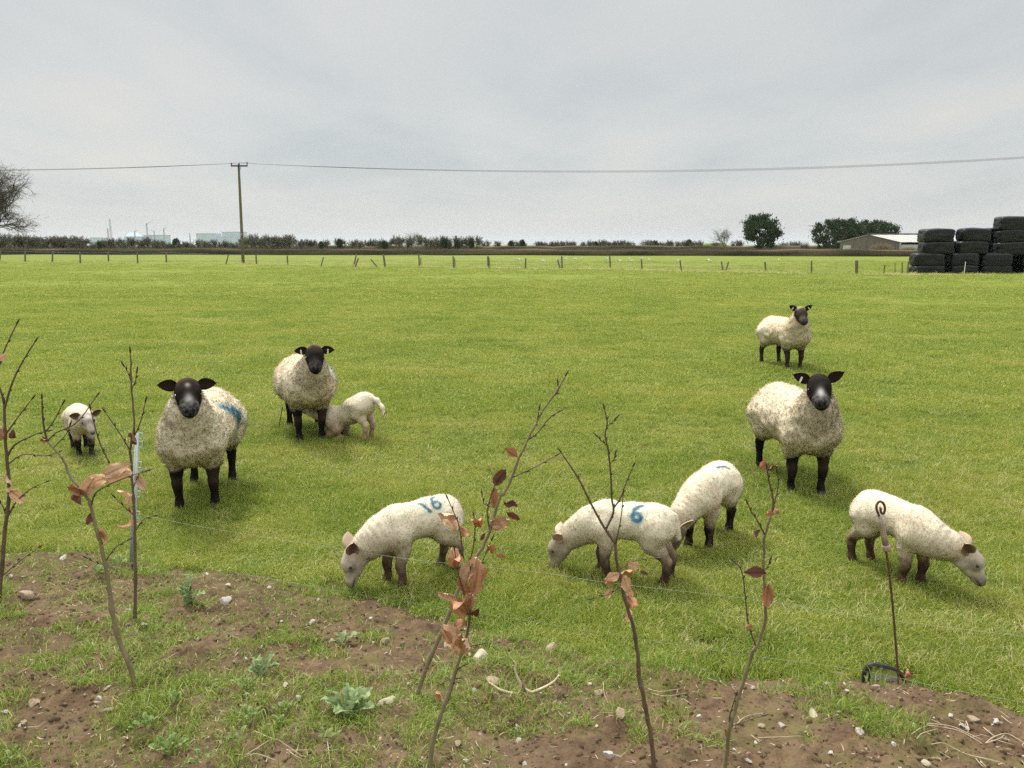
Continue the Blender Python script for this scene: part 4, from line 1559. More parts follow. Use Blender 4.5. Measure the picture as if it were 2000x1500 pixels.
T_, R_, D_ = LEAF_TAN, LEAF_RED, LEAF_DRK


def saplings():
    sapling((-4, 1165), [(8, 1060), (18, 960), (14, 900), (10, 850), (8, 790)],
            [([(8, 795), (25, 745), (45, 705), (68, 668)], 6, 3), ([(10, 790), (2, 765), (-8, 740)], 6, 4), ([(-8, 740), (6, 690), (32, 634)], 5, 3),
             ([(14, 890), (30, 868), (70, 848), (92, 842)], 6, 3), ([(15, 905), (45, 888), (90, 890), (110, 884)], 4, 2), ([(18, 1015), (32, 980), (60, 955), (88, 942)], 5, 2.5),
             ([(20, 850), (35, 815), (62, 780)], 4.5, 2.5), ([(8, 1120), (40, 1095), (75, 1070)], 3.5, 2), ([(18, 1010), (6, 990), (-6, 975)], 4, 2)],
            [(8, 852, 150, 58, 3, R_, dict(spin=20)), (24, 855, 60, 36, 4, D_, {}), (12, 925, -50, 44, 2, T_, dict(spin=40)), (18, 960, -40, 44, 0, T_, dict(spin=-20)), (2, 1040, 200, 40, 2, R_, {}), (-3, 703, 5, 26, 5, T_, dict(tilt=40, spin=60))],
            "tall beech sapling cut by the left edge of the photo", 17, 9, BARK_B, seed=1)
    sapling((268, 1340), [(250, 1290), (228, 1235), (214, 1160), (205, 1098), (196, 1062), (186, 1025), (176, 985), (166, 965), (142, 935), (126, 905), (118, 890), (92, 862)],
            [([(92, 862), (86, 835), (83, 805), (82, 780)], 6, 4), ([(84, 850), (110, 845), (150, 825), (188, 775)], 4.5, 2.5), ([(88, 845), (105, 822), (122, 790)], 4, 2.5), ([(205, 1095), (225, 1070), (250, 1055)], 4, 2.5),
             ([(174, 990), (190, 960), (240, 935), (286, 920)], 5, 2.5), ([(214, 905), (196, 868), (185, 832), (177, 800)], 4, 2.5), ([(202, 1105), (185, 1098), (170, 1090)], 3, 2), ([(105, 872), (128, 850), (136, 832)], 3, 2)],
            [(168, 968, 62, 62, 0, T_, dict(spin=15)), (172, 945, 25, 52, 1, T_, {}), (160, 985, 110, 50, 2, D_, {}), (165, 965, 165, 38, 2, R_, dict(spin=30)), (200, 935, 20, 66, 5, T_, dict(spin=-10, tilt=10)),
             (205, 930, 35, 58, 1, T_, {}), (178, 1000, -100, 30, 2, D_, {}), (190, 1040, -30, 44, 3, R_, dict(spin=25)), (78, 858, 10, 26, 4, R_, {})],
            "leaning beech sapling with pale curled leaves halfway up", 21, 7, BARK_G, seed=2)
    sapling((263, 1212), [(264, 1120), (264, 1040), (260, 965), (256, 905), (255, 875), (262, 835), (259, 780), (256, 735), (255, 690)],
            [([(256, 880), (236, 850), (206, 805)], 4, 2.5), ([(262, 868), (274, 825), (284, 785)], 4, 2.5), ([(259, 955), (272, 925), (288, 918)], 3.5, 2), ([(256, 745), (250, 728), (243, 716)], 3, 2), ([(258, 760), (264, 745), (267, 728)], 3, 2),
             ([(260, 1010), (248, 995), (225, 972)], 3, 2), ([(263, 1035), (280, 1015), (300, 1008)], 3, 2)],
            [(266, 868, 80, 36, 4, D_, {}), (262, 930, -60, 40, 2, T_, {}), (258, 968, 130, 34, 0, T_, {}), (252, 985, 80, 30, 1, T_, {}), (260, 1012, -120, 40, 3, R_, {}), (256, 1010, 60, 30, 2, T_, {})],
            "slim upright beech sapling in front of the white plastic stake", 13, 5, BARK_B, seed=3)
    sapling((808, 1362), [(830, 1310), (858, 1245), (882, 1185), (905, 1130), (925, 1095), (947, 1060), (962, 1020), (975, 975), (990, 955), (1006, 915), (1025, 870), (1042, 838), (1062, 800), (1085, 768), (1104, 735)],
            [([(1008, 940), (1045, 912), (1085, 890)], 4, 2), ([(1035, 862), (1050, 845), (1074, 815), (1090, 805)], 4, 2.5), ([(1040, 845), (1048, 825), (1053, 800)], 4, 2.5), ([(955, 1035), (952, 1000), (960, 965), (968, 942)], 5, 3),
             ([(905, 1135), (922, 1080), (928, 1030), (926, 1010)], 5, 3), ([(905, 1090), (897, 1030), (886, 1000), (875, 975)], 4.5, 2.5), ([(935, 1120), (945, 1090), (960, 1055)], 4, 2.5), ([(960, 990), (947, 985), (942, 968)], 3, 2), ([(1080, 780), (1090, 765), (1090, 752)], 3, 2)],
            [(1010, 895, 150, 42, 4, R_, dict(spin=25)), (968, 950, 60, 52, 2, D_, {}), (985, 985, 30, 42, 2, D_, {}), (990, 1000, -40, 34, 4, D_, {}), (968, 990, 110, 44, 2, R_, {}), (958, 1030, 40, 62, 0, T_, dict(spin=10, tilt=15)),
             (960, 1028, 15, 44, 1, T_, {}), (940, 1030, 110, 42, 3, R_, dict(spin=10)), (928, 1028, 85, 36, 3, R_, dict(spin=-30)), (962, 1082, 95, 34, 3, R_, {}), (970, 1085, -15, 26, 4, R_, {}), (938, 1055, 45, 20, 4, D_, {}),
             (892, 1035, 130, 56, 1, T_, dict(spin=40)), (900, 1030, -60, 32, 3, R_, {}), (895, 1012, 150, 46, 4, T_, {})],
            "tall leaning beech sapling whose bare tip reaches highest on the right of centre", 19, 6, BARK_G, seed=4)
    sapling((832, 1512), [(846, 1450), (862, 1395), (880, 1340), (896, 1290), (905, 1270)],
            [([(905, 1270), (915, 1225), (918, 1195), (925, 1150), (918, 1100)], 9, 5), ([(903, 1275), (920, 1262), (938, 1258)], 4, 2.5), ([(914, 1200), (908, 1165), (895, 1120), (888, 1075)], 6, 3), ([(866, 1388), (880, 1355), (893, 1310), (905, 1300)], 3, 2), ([(850, 1350), (870, 1330), (892, 1325)], 3, 2)],
            [(905, 1275, 95, 78, 0, T_, dict(spin=0, tilt=10)), (900, 1272, 120, 74, 1, T_, dict(spin=25)), (908, 1272, 70, 82, 2, T_, dict(spin=-30)), (885, 1255, 140, 40, 1, R_, {}), (915, 1200, 140, 66, 3, R_, dict(spin=10)), (912, 1195, 100, 74, 3, R_, dict(spin=-30)),
             (918, 1190, 80, 62, 2, T_, {}), (915, 1165, 130, 62, 2, R_, dict(spin=40)), (922, 1160, 75, 82, 1, R_, dict(spin=30)), (908, 1140, 60, 66, 2, T_, {}), (898, 1105, 120, 60, 0, T_, dict(spin=30)), (892, 1110, 100, 58, 3, R_, {}),
             (890, 1170, 150, 44, 4, T_, {}), (925, 1200, 60, 48, 4, D_, {}), (930, 1110, 85, 50, 2, T_, {}), (850, 1345, -35, 34, 4, R_, {}), (912, 1215, 210, 56, 1, R_, {})],
            "short beech sapling thick with russet leaves nearest the camera", 23, 11, BARK_G, seed=5)
    sapling((1282, 1515), [(1272, 1440), (1262, 1390), (1248, 1320), (1245, 1270), (1234, 1215), (1220, 1170), (1212, 1125), (1203, 1085), (1203, 1062)],
            [([(1203, 1062), (1180, 1030), (1155, 985), (1130, 935), (1097, 885)], 9, 4), ([(1183, 1035), (1198, 1000), (1195, 975), (1193, 930), (1188, 880), (1182, 850), (1186, 825), (1181, 800)], 7, 3.5),
             ([(1197, 995), (1212, 972), (1222, 945), (1236, 912)], 5, 3), ([(1208, 1060), (1213, 1010), (1217, 965)], 4, 2.5), ([(1210, 1110), (1240, 1095), (1285, 1090)], 3, 2), ([(1188, 872), (1176, 862), (1168, 854)], 3, 2), ([(1192, 905), (1199, 897), (1201, 890)], 3, 2),
             ([(1186, 832), (1195, 825), (1202, 818)], 3, 2), ([(1210, 1145), (1190, 1160), (1160, 1168)], 3, 2)],
            [(1212, 1118, 40, 36, 4, R_, {}), (1226, 1098, -25, 38, 1, T_, dict(spin=15)), (1250, 1115, -40, 20, 4, D_, {}), (1210, 1118, 200, 40, 0, T_, {}), (1205, 1125, 230, 34, 2, R_, {}), (1200, 1140, 160, 30, 3, R_, {}), (1216, 1125, -60, 44, 1, T_, {}),
             (1222, 1150, -70, 36, 0, T_, {}), (1224, 1165, -50, 42, 3, R_, {}), (1228, 1190, -90, 30, 2, T_, {}), (1195, 1150, 250, 28, 4, T_, {})],
            "dark beech sapling forked like a trident in front of a lamb", 20, 11, BARK_B, seed=6)
    sapling((1415, 1515), [(1424, 1430), (1436, 1385), (1452, 1330), (1468, 1280), (1482, 1250), (1495, 1210), (1493, 1160), (1492, 1110), (1493, 1060), (1498, 1030), (1508, 1000)],
            [([(1508, 1000), (1510, 975), (1502, 940), (1498, 915)], 6, 4), ([(1493, 1045), (1480, 1018), (1468, 1000), (1461, 985)], 5, 3), ([(1468, 1260), (1462, 1220), (1457, 1180), (1452, 1130), (1445, 1108), (1435, 1098)], 5, 2.5), ([(1496, 1115), (1500, 1105), (1503, 1098)], 3, 2),
             ([(1430, 1425), (1425, 1400), (1432, 1375), (1437, 1360)], 5, 3), ([(1435, 1425), (1450, 1410), (1490, 1398)], 4, 2), ([(1512, 985), (1520, 950), (1518, 925)], 3, 2)],
            [(1484, 915, 15, 40, 5, R_, dict(spin=20)), (1500, 918, 60, 26, 2, D_, {}), (1512, 1005, 160, 28, 3, R_, {}), (1508, 1002, 10, 20, 3, R_, {}), (1486, 1035, 210, 30, 3, D_, {}), (1497, 1122, 185, 54, 4, D_, dict(spin=20)), (1497, 1140, -85, 54, 2, R_, dict(spin=10)),
             (1498, 1145, -110, 42, 4, D_, {}), (1470, 1222, 200, 22, 3, R_, {}), (1424, 1440, 120, 30, 4, R_, {})],
            "pale stemmed beech sapling standing left of the rusty metal stake", 17, 8, BARK_G, seed=7, leanY=-0.1)


saplings()


# ------------------------------------------------------------------ weeds: rosettes with a leaf each
def weed_leaf_mesh(name, lobes, asp, seed):
    r = np.random.default_rng(seed)
    n = 17
    V, vein = [], []
    for i in range(n):
        t = i / (n - 1)
        w = asp * 0.5 * math.sin(math.pi * min(1, t * 0.92 + 0.05)) ** 0.8 + 0.012
        j = 1 + (0.42 * math.copysign(abs(math.sin(t * math.pi * lobes)) ** 0.7, math.sin(t * math.pi * lobes)) if lobes else 0)
        w *= max(0.25, j) * (0.85 + 0.3 * r.random())
        lift = 0.30 * math.sin(t * 2.2)
        for s in (-1, -0.5, 0, 0.5, 1):
            V.append((s * w, t, lift + 0.10 * abs(s) * w * 4 + 0.03 * math.sin(t * 20 + s * 3)))
            vein.append(math.exp(-(s / 0.2) ** 2))
    F = [(i * 5 + j, i * 5 + j + 1, i * 5 + j + 6, i * 5 + j + 5) for i in range(n - 1) for j in range(4)]
    me = mesh_np(name, V, F)
    set_f(me, vein, "vein")
    return me


WEED_BLUE = leaf_mat("thistle_leaf", (0.290, 0.385, 0.150), (0.36, 0.45, 0.24))
WEED_LITE = leaf_mat("chickweed_leaf", (0.26, 0.38, 0.10), (0.32, 0.42, 0.17))
WEED_ME = []
for i_, (lob, asp_) in enumerate([(4, 0.36), (5, 0.42), (0, 0.5), (0, 0.62)]):
    me_ = weed_leaf_mesh("leaf", lob, asp_, 30 + i_)
    me_.materials.append(WEED_BLUE if lob else WEED_LITE)
    WEED_ME.append(me_)


def weed(name, px, py, n, size, kinds, label, cat, lift=25, group=None, stems=False, seed=1):
    r = np.random.default_rng(seed)
    b = hit(px, py)
    root = empty(name, b)
    k = m_per_px(b[1])
    for i in range(n):
        L = size * k * (0.6 + 0.55 * r.random())
        a = i * 2.4 + r.random() * 0.7
        o = link("leaf", WEED_ME[kinds[i % len(kinds)]], None, root)
        off = (r.random() * 0.25 if not stems else r.random() * 1.3) * size * k
        el = R(lift * (0.4 + 1.2 * r.random()))
        o.location = (math.cos(a) * off, math.sin(a) * off, 0.006 + (r.random() * 0.6 * size * k if stems else 0))
        o.rotation_euler = (el, (r.random() - .5) * 0.7, a - math.pi / 2)
        o.scale = (L, L, L)
    tag(root, label, cat, group)


WEED_AT = ["below the leaning sapling, upper of two by the bottom left", "at the bottom left, lower and larger of two below the leaning sapling", "close under the foot of the leaning sapling", "just left of the compact crinkled thistle",
           "midway between the leaning sapling and the large thistle rosette", "touching the left side of the large thistle rosette", "just above left of the large thistle rosette", "at the top of the bank between the two left saplings", "at the top of the bank right by the slim sapling",
           "in the bottom left corner of the photo", "at the bottom beside a tan stone", "at the very bottom, left of the tan stone among weeds", "below the pale upturned root", "right under the large thistle rosette"]


def weeds():
    weed("sow_thistle", 682, 1398, 11, 64, (0, 1), "large jagged grey green thistle rosette among the grass on the bank", "weed", 28, seed=1)
    weed("sow_thistle", 508, 1322, 10, 40, (1, 0), "compact crinkled grey green thistle left of the large rosette", "weed", 45, seed=2)
    weed("sow_thistle", 368, 1178, 12, 46, (0, 1), "bushy thistle at the far edge of the bank by the leftmost ewe", "weed", 50, seed=3)
    weed("sow_thistle", 668, 1258, 6, 30, (0, 1), "small thistle seedling halfway between two larger thistles", "weed", 25, seed=4)
    g = "small leafy weeds on the bank"
    for i, (x, y, n, s) in enumerate([(285, 1425, 14, 18), (330, 1470, 18, 22), (345, 1372, 8, 18), (480, 1345, 9, 16), (490, 1410, 14, 17), (545, 1420, 9, 16), (560, 1395, 9, 16), (190, 1125, 12, 16), (235, 1110, 10, 16),
                                      (20, 1488, 8, 18), (455, 1452, 10, 18), (395, 1490, 9, 18), (1090, 1438, 6, 14), (640, 1450, 9, 16)]):
        weed("chickweed", x, y, n, s, (2, 3), "pale weed clump " + WEED_AT[i], "weed", 35, g, True, 20 + i)


weeds()
# ------------------------------------------------------------------ fence, pole, bales, hedge, trees, barn, power station
WOOD = mat_noise("weathered_post", (0.115, 0.095, 0.068), (0.215, 0.185, 0.140), 14, 0.9, 0.1, 0.4, 0.01, (6, 6, 0.7))
POLE_M = mat_noise("tarred_pole", (0.105, 0.090, 0.062), (0.200, 0.180, 0.125), 6, 0.85, 0.15, 0.3, 0.01, (5, 5, 0.4))
WIRE_M = mat_noise("galvanised_wire", (0.22, 0.22, 0.21), (0.34, 0.34, 0.33), 40, 0.5, 0.4, 0.0)
DARKWIRE = mat_noise("overhead_wire", (0.10, 0.10, 0.10), (0.16, 0.16, 0.16), 10, 0.6, 0.3, 0.0)
IRON = mat_noise("dark_iron", (0.025, 0.024, 0.022), (0.060, 0.054, 0.048), 30, 0.6, 0.4, 0.2, 0.003)
PORC = mat_noise("brown_porcelain", (0.030, 0.018, 0.012), (0.055, 0.034, 0.022), 20, 0.25, 0.5, 0.0)

# posts of the far fence: photo x of foot, y of foot, x of top, y of top, thickness in photo pixels
POSTS = [(0, 508, 0, 489, 3), (49, 510, 49, 490, 3), (102, 511, 103, 491, 3), (157, 513, 156, 492, 3), (212, 512, 211, 492, 3), (269, 514, 268, 493, 3), (325, 513, 324, 492, 3),
         (441, 516, 446, 498, 2.5), (501, 516, 500, 497, 3), (562, 517, 561, 499, 3), (627, 519, 632, 502, 2.5), (691, 519, 696, 497, 3), (694, 520, 700, 504, 3), (736, 520, 724, 506, 2.5), (752, 520, 749, 497, 4),
         (819, 521, 818, 496, 3), (822, 521, 822, 503, 2), (886, 522, 885, 500, 3), (889, 522, 888, 504, 2), (954, 523, 953, 500, 4), (956, 523, 955, 503, 2.5), (1026, 524, 1027, 504, 3), (1094, 524, 1089, 506, 3), (1098, 525, 1097, 500, 3),
         (1192, 526, 1191, 500, 3), (1254, 527, 1253, 507, 3), (1331, 529, 1328, 508, 3), (1412, 530, 1409, 510, 3), (1417, 531, 1423, 511, 3), (1496, 532, 1494, 511, 3.5), (1585, 533, 1585, 509, 3), (1673, 534, 1673, 508, 6), (1726, 536, 1728, 517, 2.5),
         (1762, 534, 1762, 512, 2.5), (1772, 535, 1775, 510, 3.5), (1748, 533, 1748, 513, 1.2)]
DESCR = {7: "leaning fence post just left of the electricity pole", 10: "first leaning fence post to the right of the electricity pole", 13: "fence post fallen far over to the left beside an upright one",
         11: "tall leaning post of a leaning pair in the far fence", 12: "shorter leaning post of a leaning pair in the far fence", 22: "leaning stub post beside a tall upright one in the middle of the far fence",
         27: "left leaning post of a V shaped pair in the far fence", 28: "right leaning post of a V shaped pair in the far fence", 31: "thick double fence post left of the black bales",
         34: "thick tilted fence post touching the black bales", 32: "thin dark leaning stake before the black bales", 33: "thin upright metal stake just left of the black bales", 35: "faint thin stake in the fence left of the black bales"}


ORD = ["first", "second", "third", "fourth", "fifth", "sixth", "seventh", "eighth", "ninth", "tenth", "eleventh", "twelfth", "thirteenth", "fourteenth", "fifteenth", "sixteenth", "seventeenth", "eighteenth", "nineteenth", "twentieth"]


def post_label(i):
    up = [j for j in range(len(POSTS)) if j not in DESCR]
    left = [j for j in up if POSTS[j][0] < 470]
    if i in left:
        return f"{ORD[left.index(i)]} upright fence post from the left edge of the photo"
    right = [j for j in up if j not in left]
    return f"{ORD[right.index(i)]} upright fence post to the right of the electricity pole"


def far_fence():
    feet = []
    for i, (x0, y0, x1, y1, w) in enumerate(POSTS):
        b = flat(x0, y0 + 0.6)
        k = m_per_px(b[1])
        t = at(x1, y1, b[1])
        mb = MB()
        d = t - b
        r = w * k / 2
        n = 7
        pts = [b + d * q for q in (-0.06, 0.35, 0.7, 0.97, 1.0)]
        mb.tube(np.array(pts) - b, [r, r * .98, r * .95, r * .92, r * .6], n)
        o = link("fence_post", mb.mesh("fence_post", False), WOOD if w > 1.5 else IRON)
        o.location = b
        tag(o, DESCR.get(i) or post_label(i), "fence post", "posts of the far wire fence")
        if abs(x1 - x0) < 3 and w >= 2.9:
            feet.append((b, t))
    mb = MB()
    for (a, ta), (c, tc) in zip(feet[:-1], feet[1:]):
        for q in (0.93, 0.70, 0.47, 0.25, 0.08):
            p, r_ = a + (ta - a) * q, c + (tc - c) * q
            m = (p + r_) / 2 - np.array([0, 0, 0.03])
            mb.tube([p, m, r_], 0.006 if q > 0.9 else 0.004, 3, False)
        L = np.linalg.norm(c - a)
        for j in range(1, int(L / 0.30)):
            f = j * 0.30 / L
            p0 = a + (c - a) * f + (ta - a) * 0.08
            p1 = a + (c - a) * f + (ta - a) * 0.70
            mb.tube([p0, p1], 0.0030, 3, False)
    o = link("wire_netting", mb.mesh("wire_netting"), WIRE_M)
    tag(o, "thin wire netting strung along the posts of the far fence", "fence")


def pole():
    b = flat(475, 515.5)
    Y = b[1]
    k = m_per_px(Y)
    top = at(466, 320, Y)
    root = empty("electricity_pole", b)
    mb = MB()
    d = top - b
    pts = np.array([d * q for q in (-0.02, 0.3, 0.6, 0.85, 0.99, 1.0)])
    mb.tube(pts, np.array([4.6, 4.2, 3.8, 3.4, 3.0, 1.6]) * k / 2 * 1.3, 12)
    link("pole_shaft", mb.mesh("pole_shaft", True), POLE_M, root)
    # crossarm with its brace, three pin insulators
    l, r = at(451, 324.5, Y - 0.16) - b, at(483.5, 323.5, Y - 0.16) - b
    m = MB()
    u = (r - l) / np.linalg.norm(r - l)
    c = (l + r) / 2
    L = np.linalg.norm(r - l)
    m.box(c, (L, 0.11, 0.13), math.atan2(u[1], u[0]))
    link("crossarm", m.mesh("crossarm"), IRON, root)
    m = MB()
    m.tube([at(471, 324, Y - 0.16) - b, at(467.5, 336, Y - 0.14) - b], 0.02, 5)
    link("brace", m.mesh("brace"), IRON, root)
    m = MB()
    m.box(d * 0.30 + np.array([0, -0.16, 0]), (0.16, 0.01, 0.2))
    link("warning_plate", m.mesh("warning_plate"), WIRE_M, root)
    tops = []
    for x, y in ((452, 318), (467, 318), (482.5, 317)):
        p = at(x, y, Y - 0.16) - b
        q = at(x, 323.5, Y - 0.16) - b
        m = MB()
        m.tube([q, q + (p - q) * .35], 0.025, 6)
        m.tube([q + (p - q) * s for s in (.3, .45, .5, .65, .7, .88, .95, 1.1)], [.05, .085, .05, .08, .05, .07, .05, .03], 8)
        link("insulator", m.mesh("insulator", True), PORC, root)
        tops.append(p + b)
    tag(root, "wooden electricity pole with a crossarm and three insulators", "electricity pole")
    # the lines: sagging spans either side
    for i, tp in enumerate(tops):
        lab = ["far", "middle", "near"][i]
        pts = []
        for q in np.linspace(0, 1, 60):            # right-hand span, coming nearer
            x = 467 + (2700 - 467) * q
            y = 318.5 + 0.0316 * (x - 467) - 0.0000225 * (x - 467) ** 2 + 0.0
            y = np.interp(x, [467, 2700], [318.5, 245]) + 46 * 4 * q * (1 - q) * (1.0 if True else 0) + (i - 1) * 1.6 * min(1, q * 3)
            Yq = Y - 0.16 + (52 - Y) * q
            pts.append(at(x, y, Yq) if q > 0 else tp)
        m = MB()
        m.tube(pts, 0.010, 4, False)
        o = link("overhead_wire", m.mesh("overhead_wire"), DARKWIRE)
        tag(o, f"sagging overhead wire from the {lab} insulator to the right".replace("far", "left end").replace("near", "right end"), "wire", "overhead wires")
        pts = []
        for q in np.linspace(0, 1, 40):            # left-hand span, going away
            x = 467 + (-260 - 467) * q
            y = 318.5 + (331 - 318.5) * q + 10 * 4 * q * (1 - q) * 0.62 + (i - 1) * 0.7 * min(1, q * 3)
            Yq = Y - 0.16 + (125 - Y) * q
            pts.append(at(x, y, Yq) if q > 0 else tp)
        m = MB()
        m.tube(pts, 0.013, 4, False)
        o = link("overhead_wire", m.mesh("overhead_wire"), DARKWIRE)
        tag(o, f"overhead wire from the {lab} insulator towards the bare tree".replace("far", "left end").replace("near", "right end"), "wire", "overhead wires")


# ---- bales
def bale_mat():
    m, t, out = new_mat("black_wrap")
    tc = t.nodes.new("ShaderNodeTexCoord")
    n = noise_tex(t, mapping(t, tc.outputs["Object"], (1.2, 1.2, 9)), 1.0, 5, 0.6, 0.4)
    n2 = noise_tex(t, tc.outputs["Object"], 3.0, 4, 0.6)
    c = mixc(t, ramp(t, n, [(0.35, 0), (0.7, 1)]), (0.006, 0.007, 0.008), (0.014, 0.016, 0.017))
    c = mixc(t, ramp(t, n2, [(0.55, 0), (0.75, 0.6)]), c, (0.022, 0.024, 0.024))
    principled(t, out, c, ramp(t, n2, [(0.3, 0.36), (0.7, 0.55)]), 0.35, n, 0.35, 0.03)
    return m


BALE_M = bale_mat()


def bale_mesh(seed):
    """a wrapped bale: rounded block, bellied, creased by the layers of film"""
    n = 14
    bm = bmesh.new()
    bmesh.ops.create_cube(bm, size=2)
    bmesh.ops.subdivide_edges(bm, edges=bm.edges[:], cuts=n, use_grid_fill=True)
    me = bpy.data.meshes.new("bale")
    bm.to_mesh(me)
    bm.free()
    v = np.empty(len(me.vertices) * 3, np.float32)
    me.vertices.foreach_get("co", v)
    v = v.reshape(-1, 3).astype(float)
    # superellipsoid rounding
    p = 7.0
    s = (np.abs(v) ** p).sum(1) ** (1 / p)
    v = v / s[:, None]
    v *= np.array([0.92, 0.62, 0.425])
    k = seed * 3.7
    v[:, 2] += 0.035 * vnoise(v[:, 0] * 1.6 + k, v[:, 1] * 1.6, v[:, 2] * 1.0)
    v[:, 1] += 0.030 * vnoise(v[:, 0] * 1.2 + k, v[:, 2] * 4.5, k) + 0.012 * vnoise(v[:, 0] * 2 + k, v[:, 2] * 11.0, k)
    v[:, 0] += 0.05 * vnoise(v[:, 1] * 2 + k, v[:, 2] * 7.0, k)
    v[:, 2] -= 0.03 * (v[:, 0] / 0.9) ** 2
    me.vertices.foreach_set("co", v.astype(np.float32).ravel())
    me.polygons.foreach_set("use_smooth", np.ones(len(me.polygons), bool))
    me.update()
    me.materials.append(BALE_M)
    return me


def bales():
    MS = [bale_mesh(i) for i in range(4)]
    Y0 = flat(1810, 534)[1]
    k = m_per_px(Y0)
    # photo left edge, right edge, top, bottom, depth row
    B = [(1782, 1838, 517, 541, 0, "bottom bale at the left end of the front row, half sunk in grass"), (1853, 1903, 517, 541, 0, "bottom bale behind the white marker stick"), (1912, 1968, 517, 541, 0, "third bottom bale from the left"),
         (1991, 2045, 517, 541, 0, "bottom bale at the right edge of the photo"),
         (1783, 1838, 494, 519, 0, "second tier bale at the left end of the stack"), (1853, 1905, 494, 520, 0, "second tier bale above the white marker stick"), (1912, 1969, 494, 521, 0, "third bale from the left in the second tier"), (1991, 2048, 496, 520, 0, "second tier bale at the right edge of the photo"),
         (1800, 1856, 471.5, 495.5, 0, "third tier bale at the left of the stack"), (1869, 1923, 470.5, 496, 0, "third tier bale in the middle of the stack"), (1943, 1999, 472, 498, 0, "third tier bale in the tall right column"),
         (1802, 1857, 447, 473, 0, "topmost bale at the left end of the stack"), (1875, 1927, 445.5, 471, 0, "topmost bale in the middle of the stack"), (1948, 2003, 448, 473.5, 0, "fourth tier bale beneath the highest bale"),
         (1949, 2004, 423, 450, 0, "highest bale of all, on the tall right column"),
         (1930, 1978, 445.5, 471, 1, "bale in the back row showing through a gap in the stack, upper one"), (1932, 1984, 471, 496, 1, "bale in the back row showing through a gap in the stack, lower one"),
         (1818, 1874, 447, 473, 1, "back row bale seen behind the topmost left bale"), (1845, 1900, 471, 496, 1, "back row bale between the left and middle columns, third tier"), (1838, 1893, 494, 520, 1, "back row bale between the left and middle columns, second tier"), (1900, 1955, 494, 520, 1, "back row bale between the middle and right columns, second tier"),
         (1838, 1893, 517, 541, 1, "back row bale at ground level between the left and middle columns"), (1900, 1955, 517, 541, 1, "back row bale at ground level between the middle and right columns"), (1962, 2016, 494, 520, 1, "back row bale behind the tall right column, second tier"), (1962, 2016, 517, 541, 1, "back row bale at ground level behind the tall right column")]
    for i, (x0, x1, y0, y1, row, lab) in enumerate(B):
        o = bpy.data.objects.new("silage_bale", MS[i % 4])
        C.objects.link(o)
        c = at((x0 + x1) / 2, (y0 + y1) / 2, Y0 + 0.66)
        o.location = (c[0], c[1] + row * 1.28, c[2] - row * 0.0)
        o.scale = ((x1 - x0) * k / 1.84, 1.0, (y1 - y0) * k / 0.85 * 1.0)
        o.rotation_euler = (0, R(0.8 * ((i * 7) % 5 - 2)), R(2.0 * ((i * 5) % 5 - 2) - 4))
        tag(o, "black " + lab, "silage bale", "black plastic wrapped bales in the stack")
    m = MB()
    b = flat(1883, 536)
    m.tube([np.zeros(3) - [0, 0, .05], at(1886, 511, b[1]) - b], 0.022, 6)
    o = link("marker_stick", m.mesh("marker_stick"), mat_noise("white_stick", (0.6, 0.6, 0.57), (0.75, 0.75, 0.72), 10, 0.6, 0.3, 0.0))
    o.location = b
    tag(o, "thin white stick leaning in front of the black bales", "stick")


# ---- bare trees
TWIG = mat_noise("bare_twigs", (0.105, 0.090, 0.075), (0.165, 0.140, 0.115), 3, 0.9, 0.1, 0.0)
TWIG_G = mat_noise("lichened_twigs", (0.110, 0.115, 0.080), (0.165, 0.165, 0.120), 3, 0.9, 0.1, 0.0)
LIMB = mat_noise("tree_bark", (0.075, 0.062, 0.050), (0.130, 0.110, 0.088), 3, 0.9, 0.1, 0.4, 0.03, (4, 4, 1))


def grow(seed, height, spread, levels, nb, droop, rmin, trunk_h=0.25, r0=0.03, updir=0.55):
    """branch tree -> (list of limb paths with radii, list of twig paths)"""
    r = np.random.default_rng(seed)
    limbs, twigs = [], []

    def go(p, d, L, rad, lv):
        n = 5
        pts = [p]
        dd = d.copy()
        for i in range(n):
            dd = dd + r.normal(size=3) * 0.16 + np.array([0, 0, (0.06 if lv < levels - 2 else -droop)])
            dd /= np.linalg.norm(dd)
            pts.append(pts[-1] + dd * L / n)
        pts = np.array(pts)
        rr = np.linspace(rad, max(rad * 0.55, rmin), n + 1)
        (limbs if lv < levels - 1 else twigs).append((pts, rr))
        if lv >= levels:
            return
        m = nb[min(lv, len(nb) - 1)]
        for i in range(m):
            f = 0.30 + 0.70 * (i + r.random() * 0.7) / m if lv > 0 else 0.45 + 0.55 * (i + r.random() * .5) / m
            f = min(f, 1.0)
            j = f * n
            a = int(min(j, n - 1))
            q = pts[a] + (pts[a + 1] - pts[a]) * (j - a)
            ax = r.normal(size=3)
            ax -= ax @ dd * dd
            ax /= np.linalg.norm(ax)
            ang = spread * (0.55 + 0.7 * r.random())
            nd = dd * math.cos(ang) + ax * math.sin(ang)
            nd[2] = nd[2] * (1 - 0.0) + (updir * 0.25 if lv < 2 else 0.0)
            nd /= np.linalg.norm(nd)
            go(q, nd, L * (0.60 + 0.22 * r.random()), max(rad * 0.55, rmin), lv + 1)
    go(np.zeros(3), np.array([0, 0, 1.0]), height * trunk_h * 1.35, height * r0, 0)
    return limbs, twigs


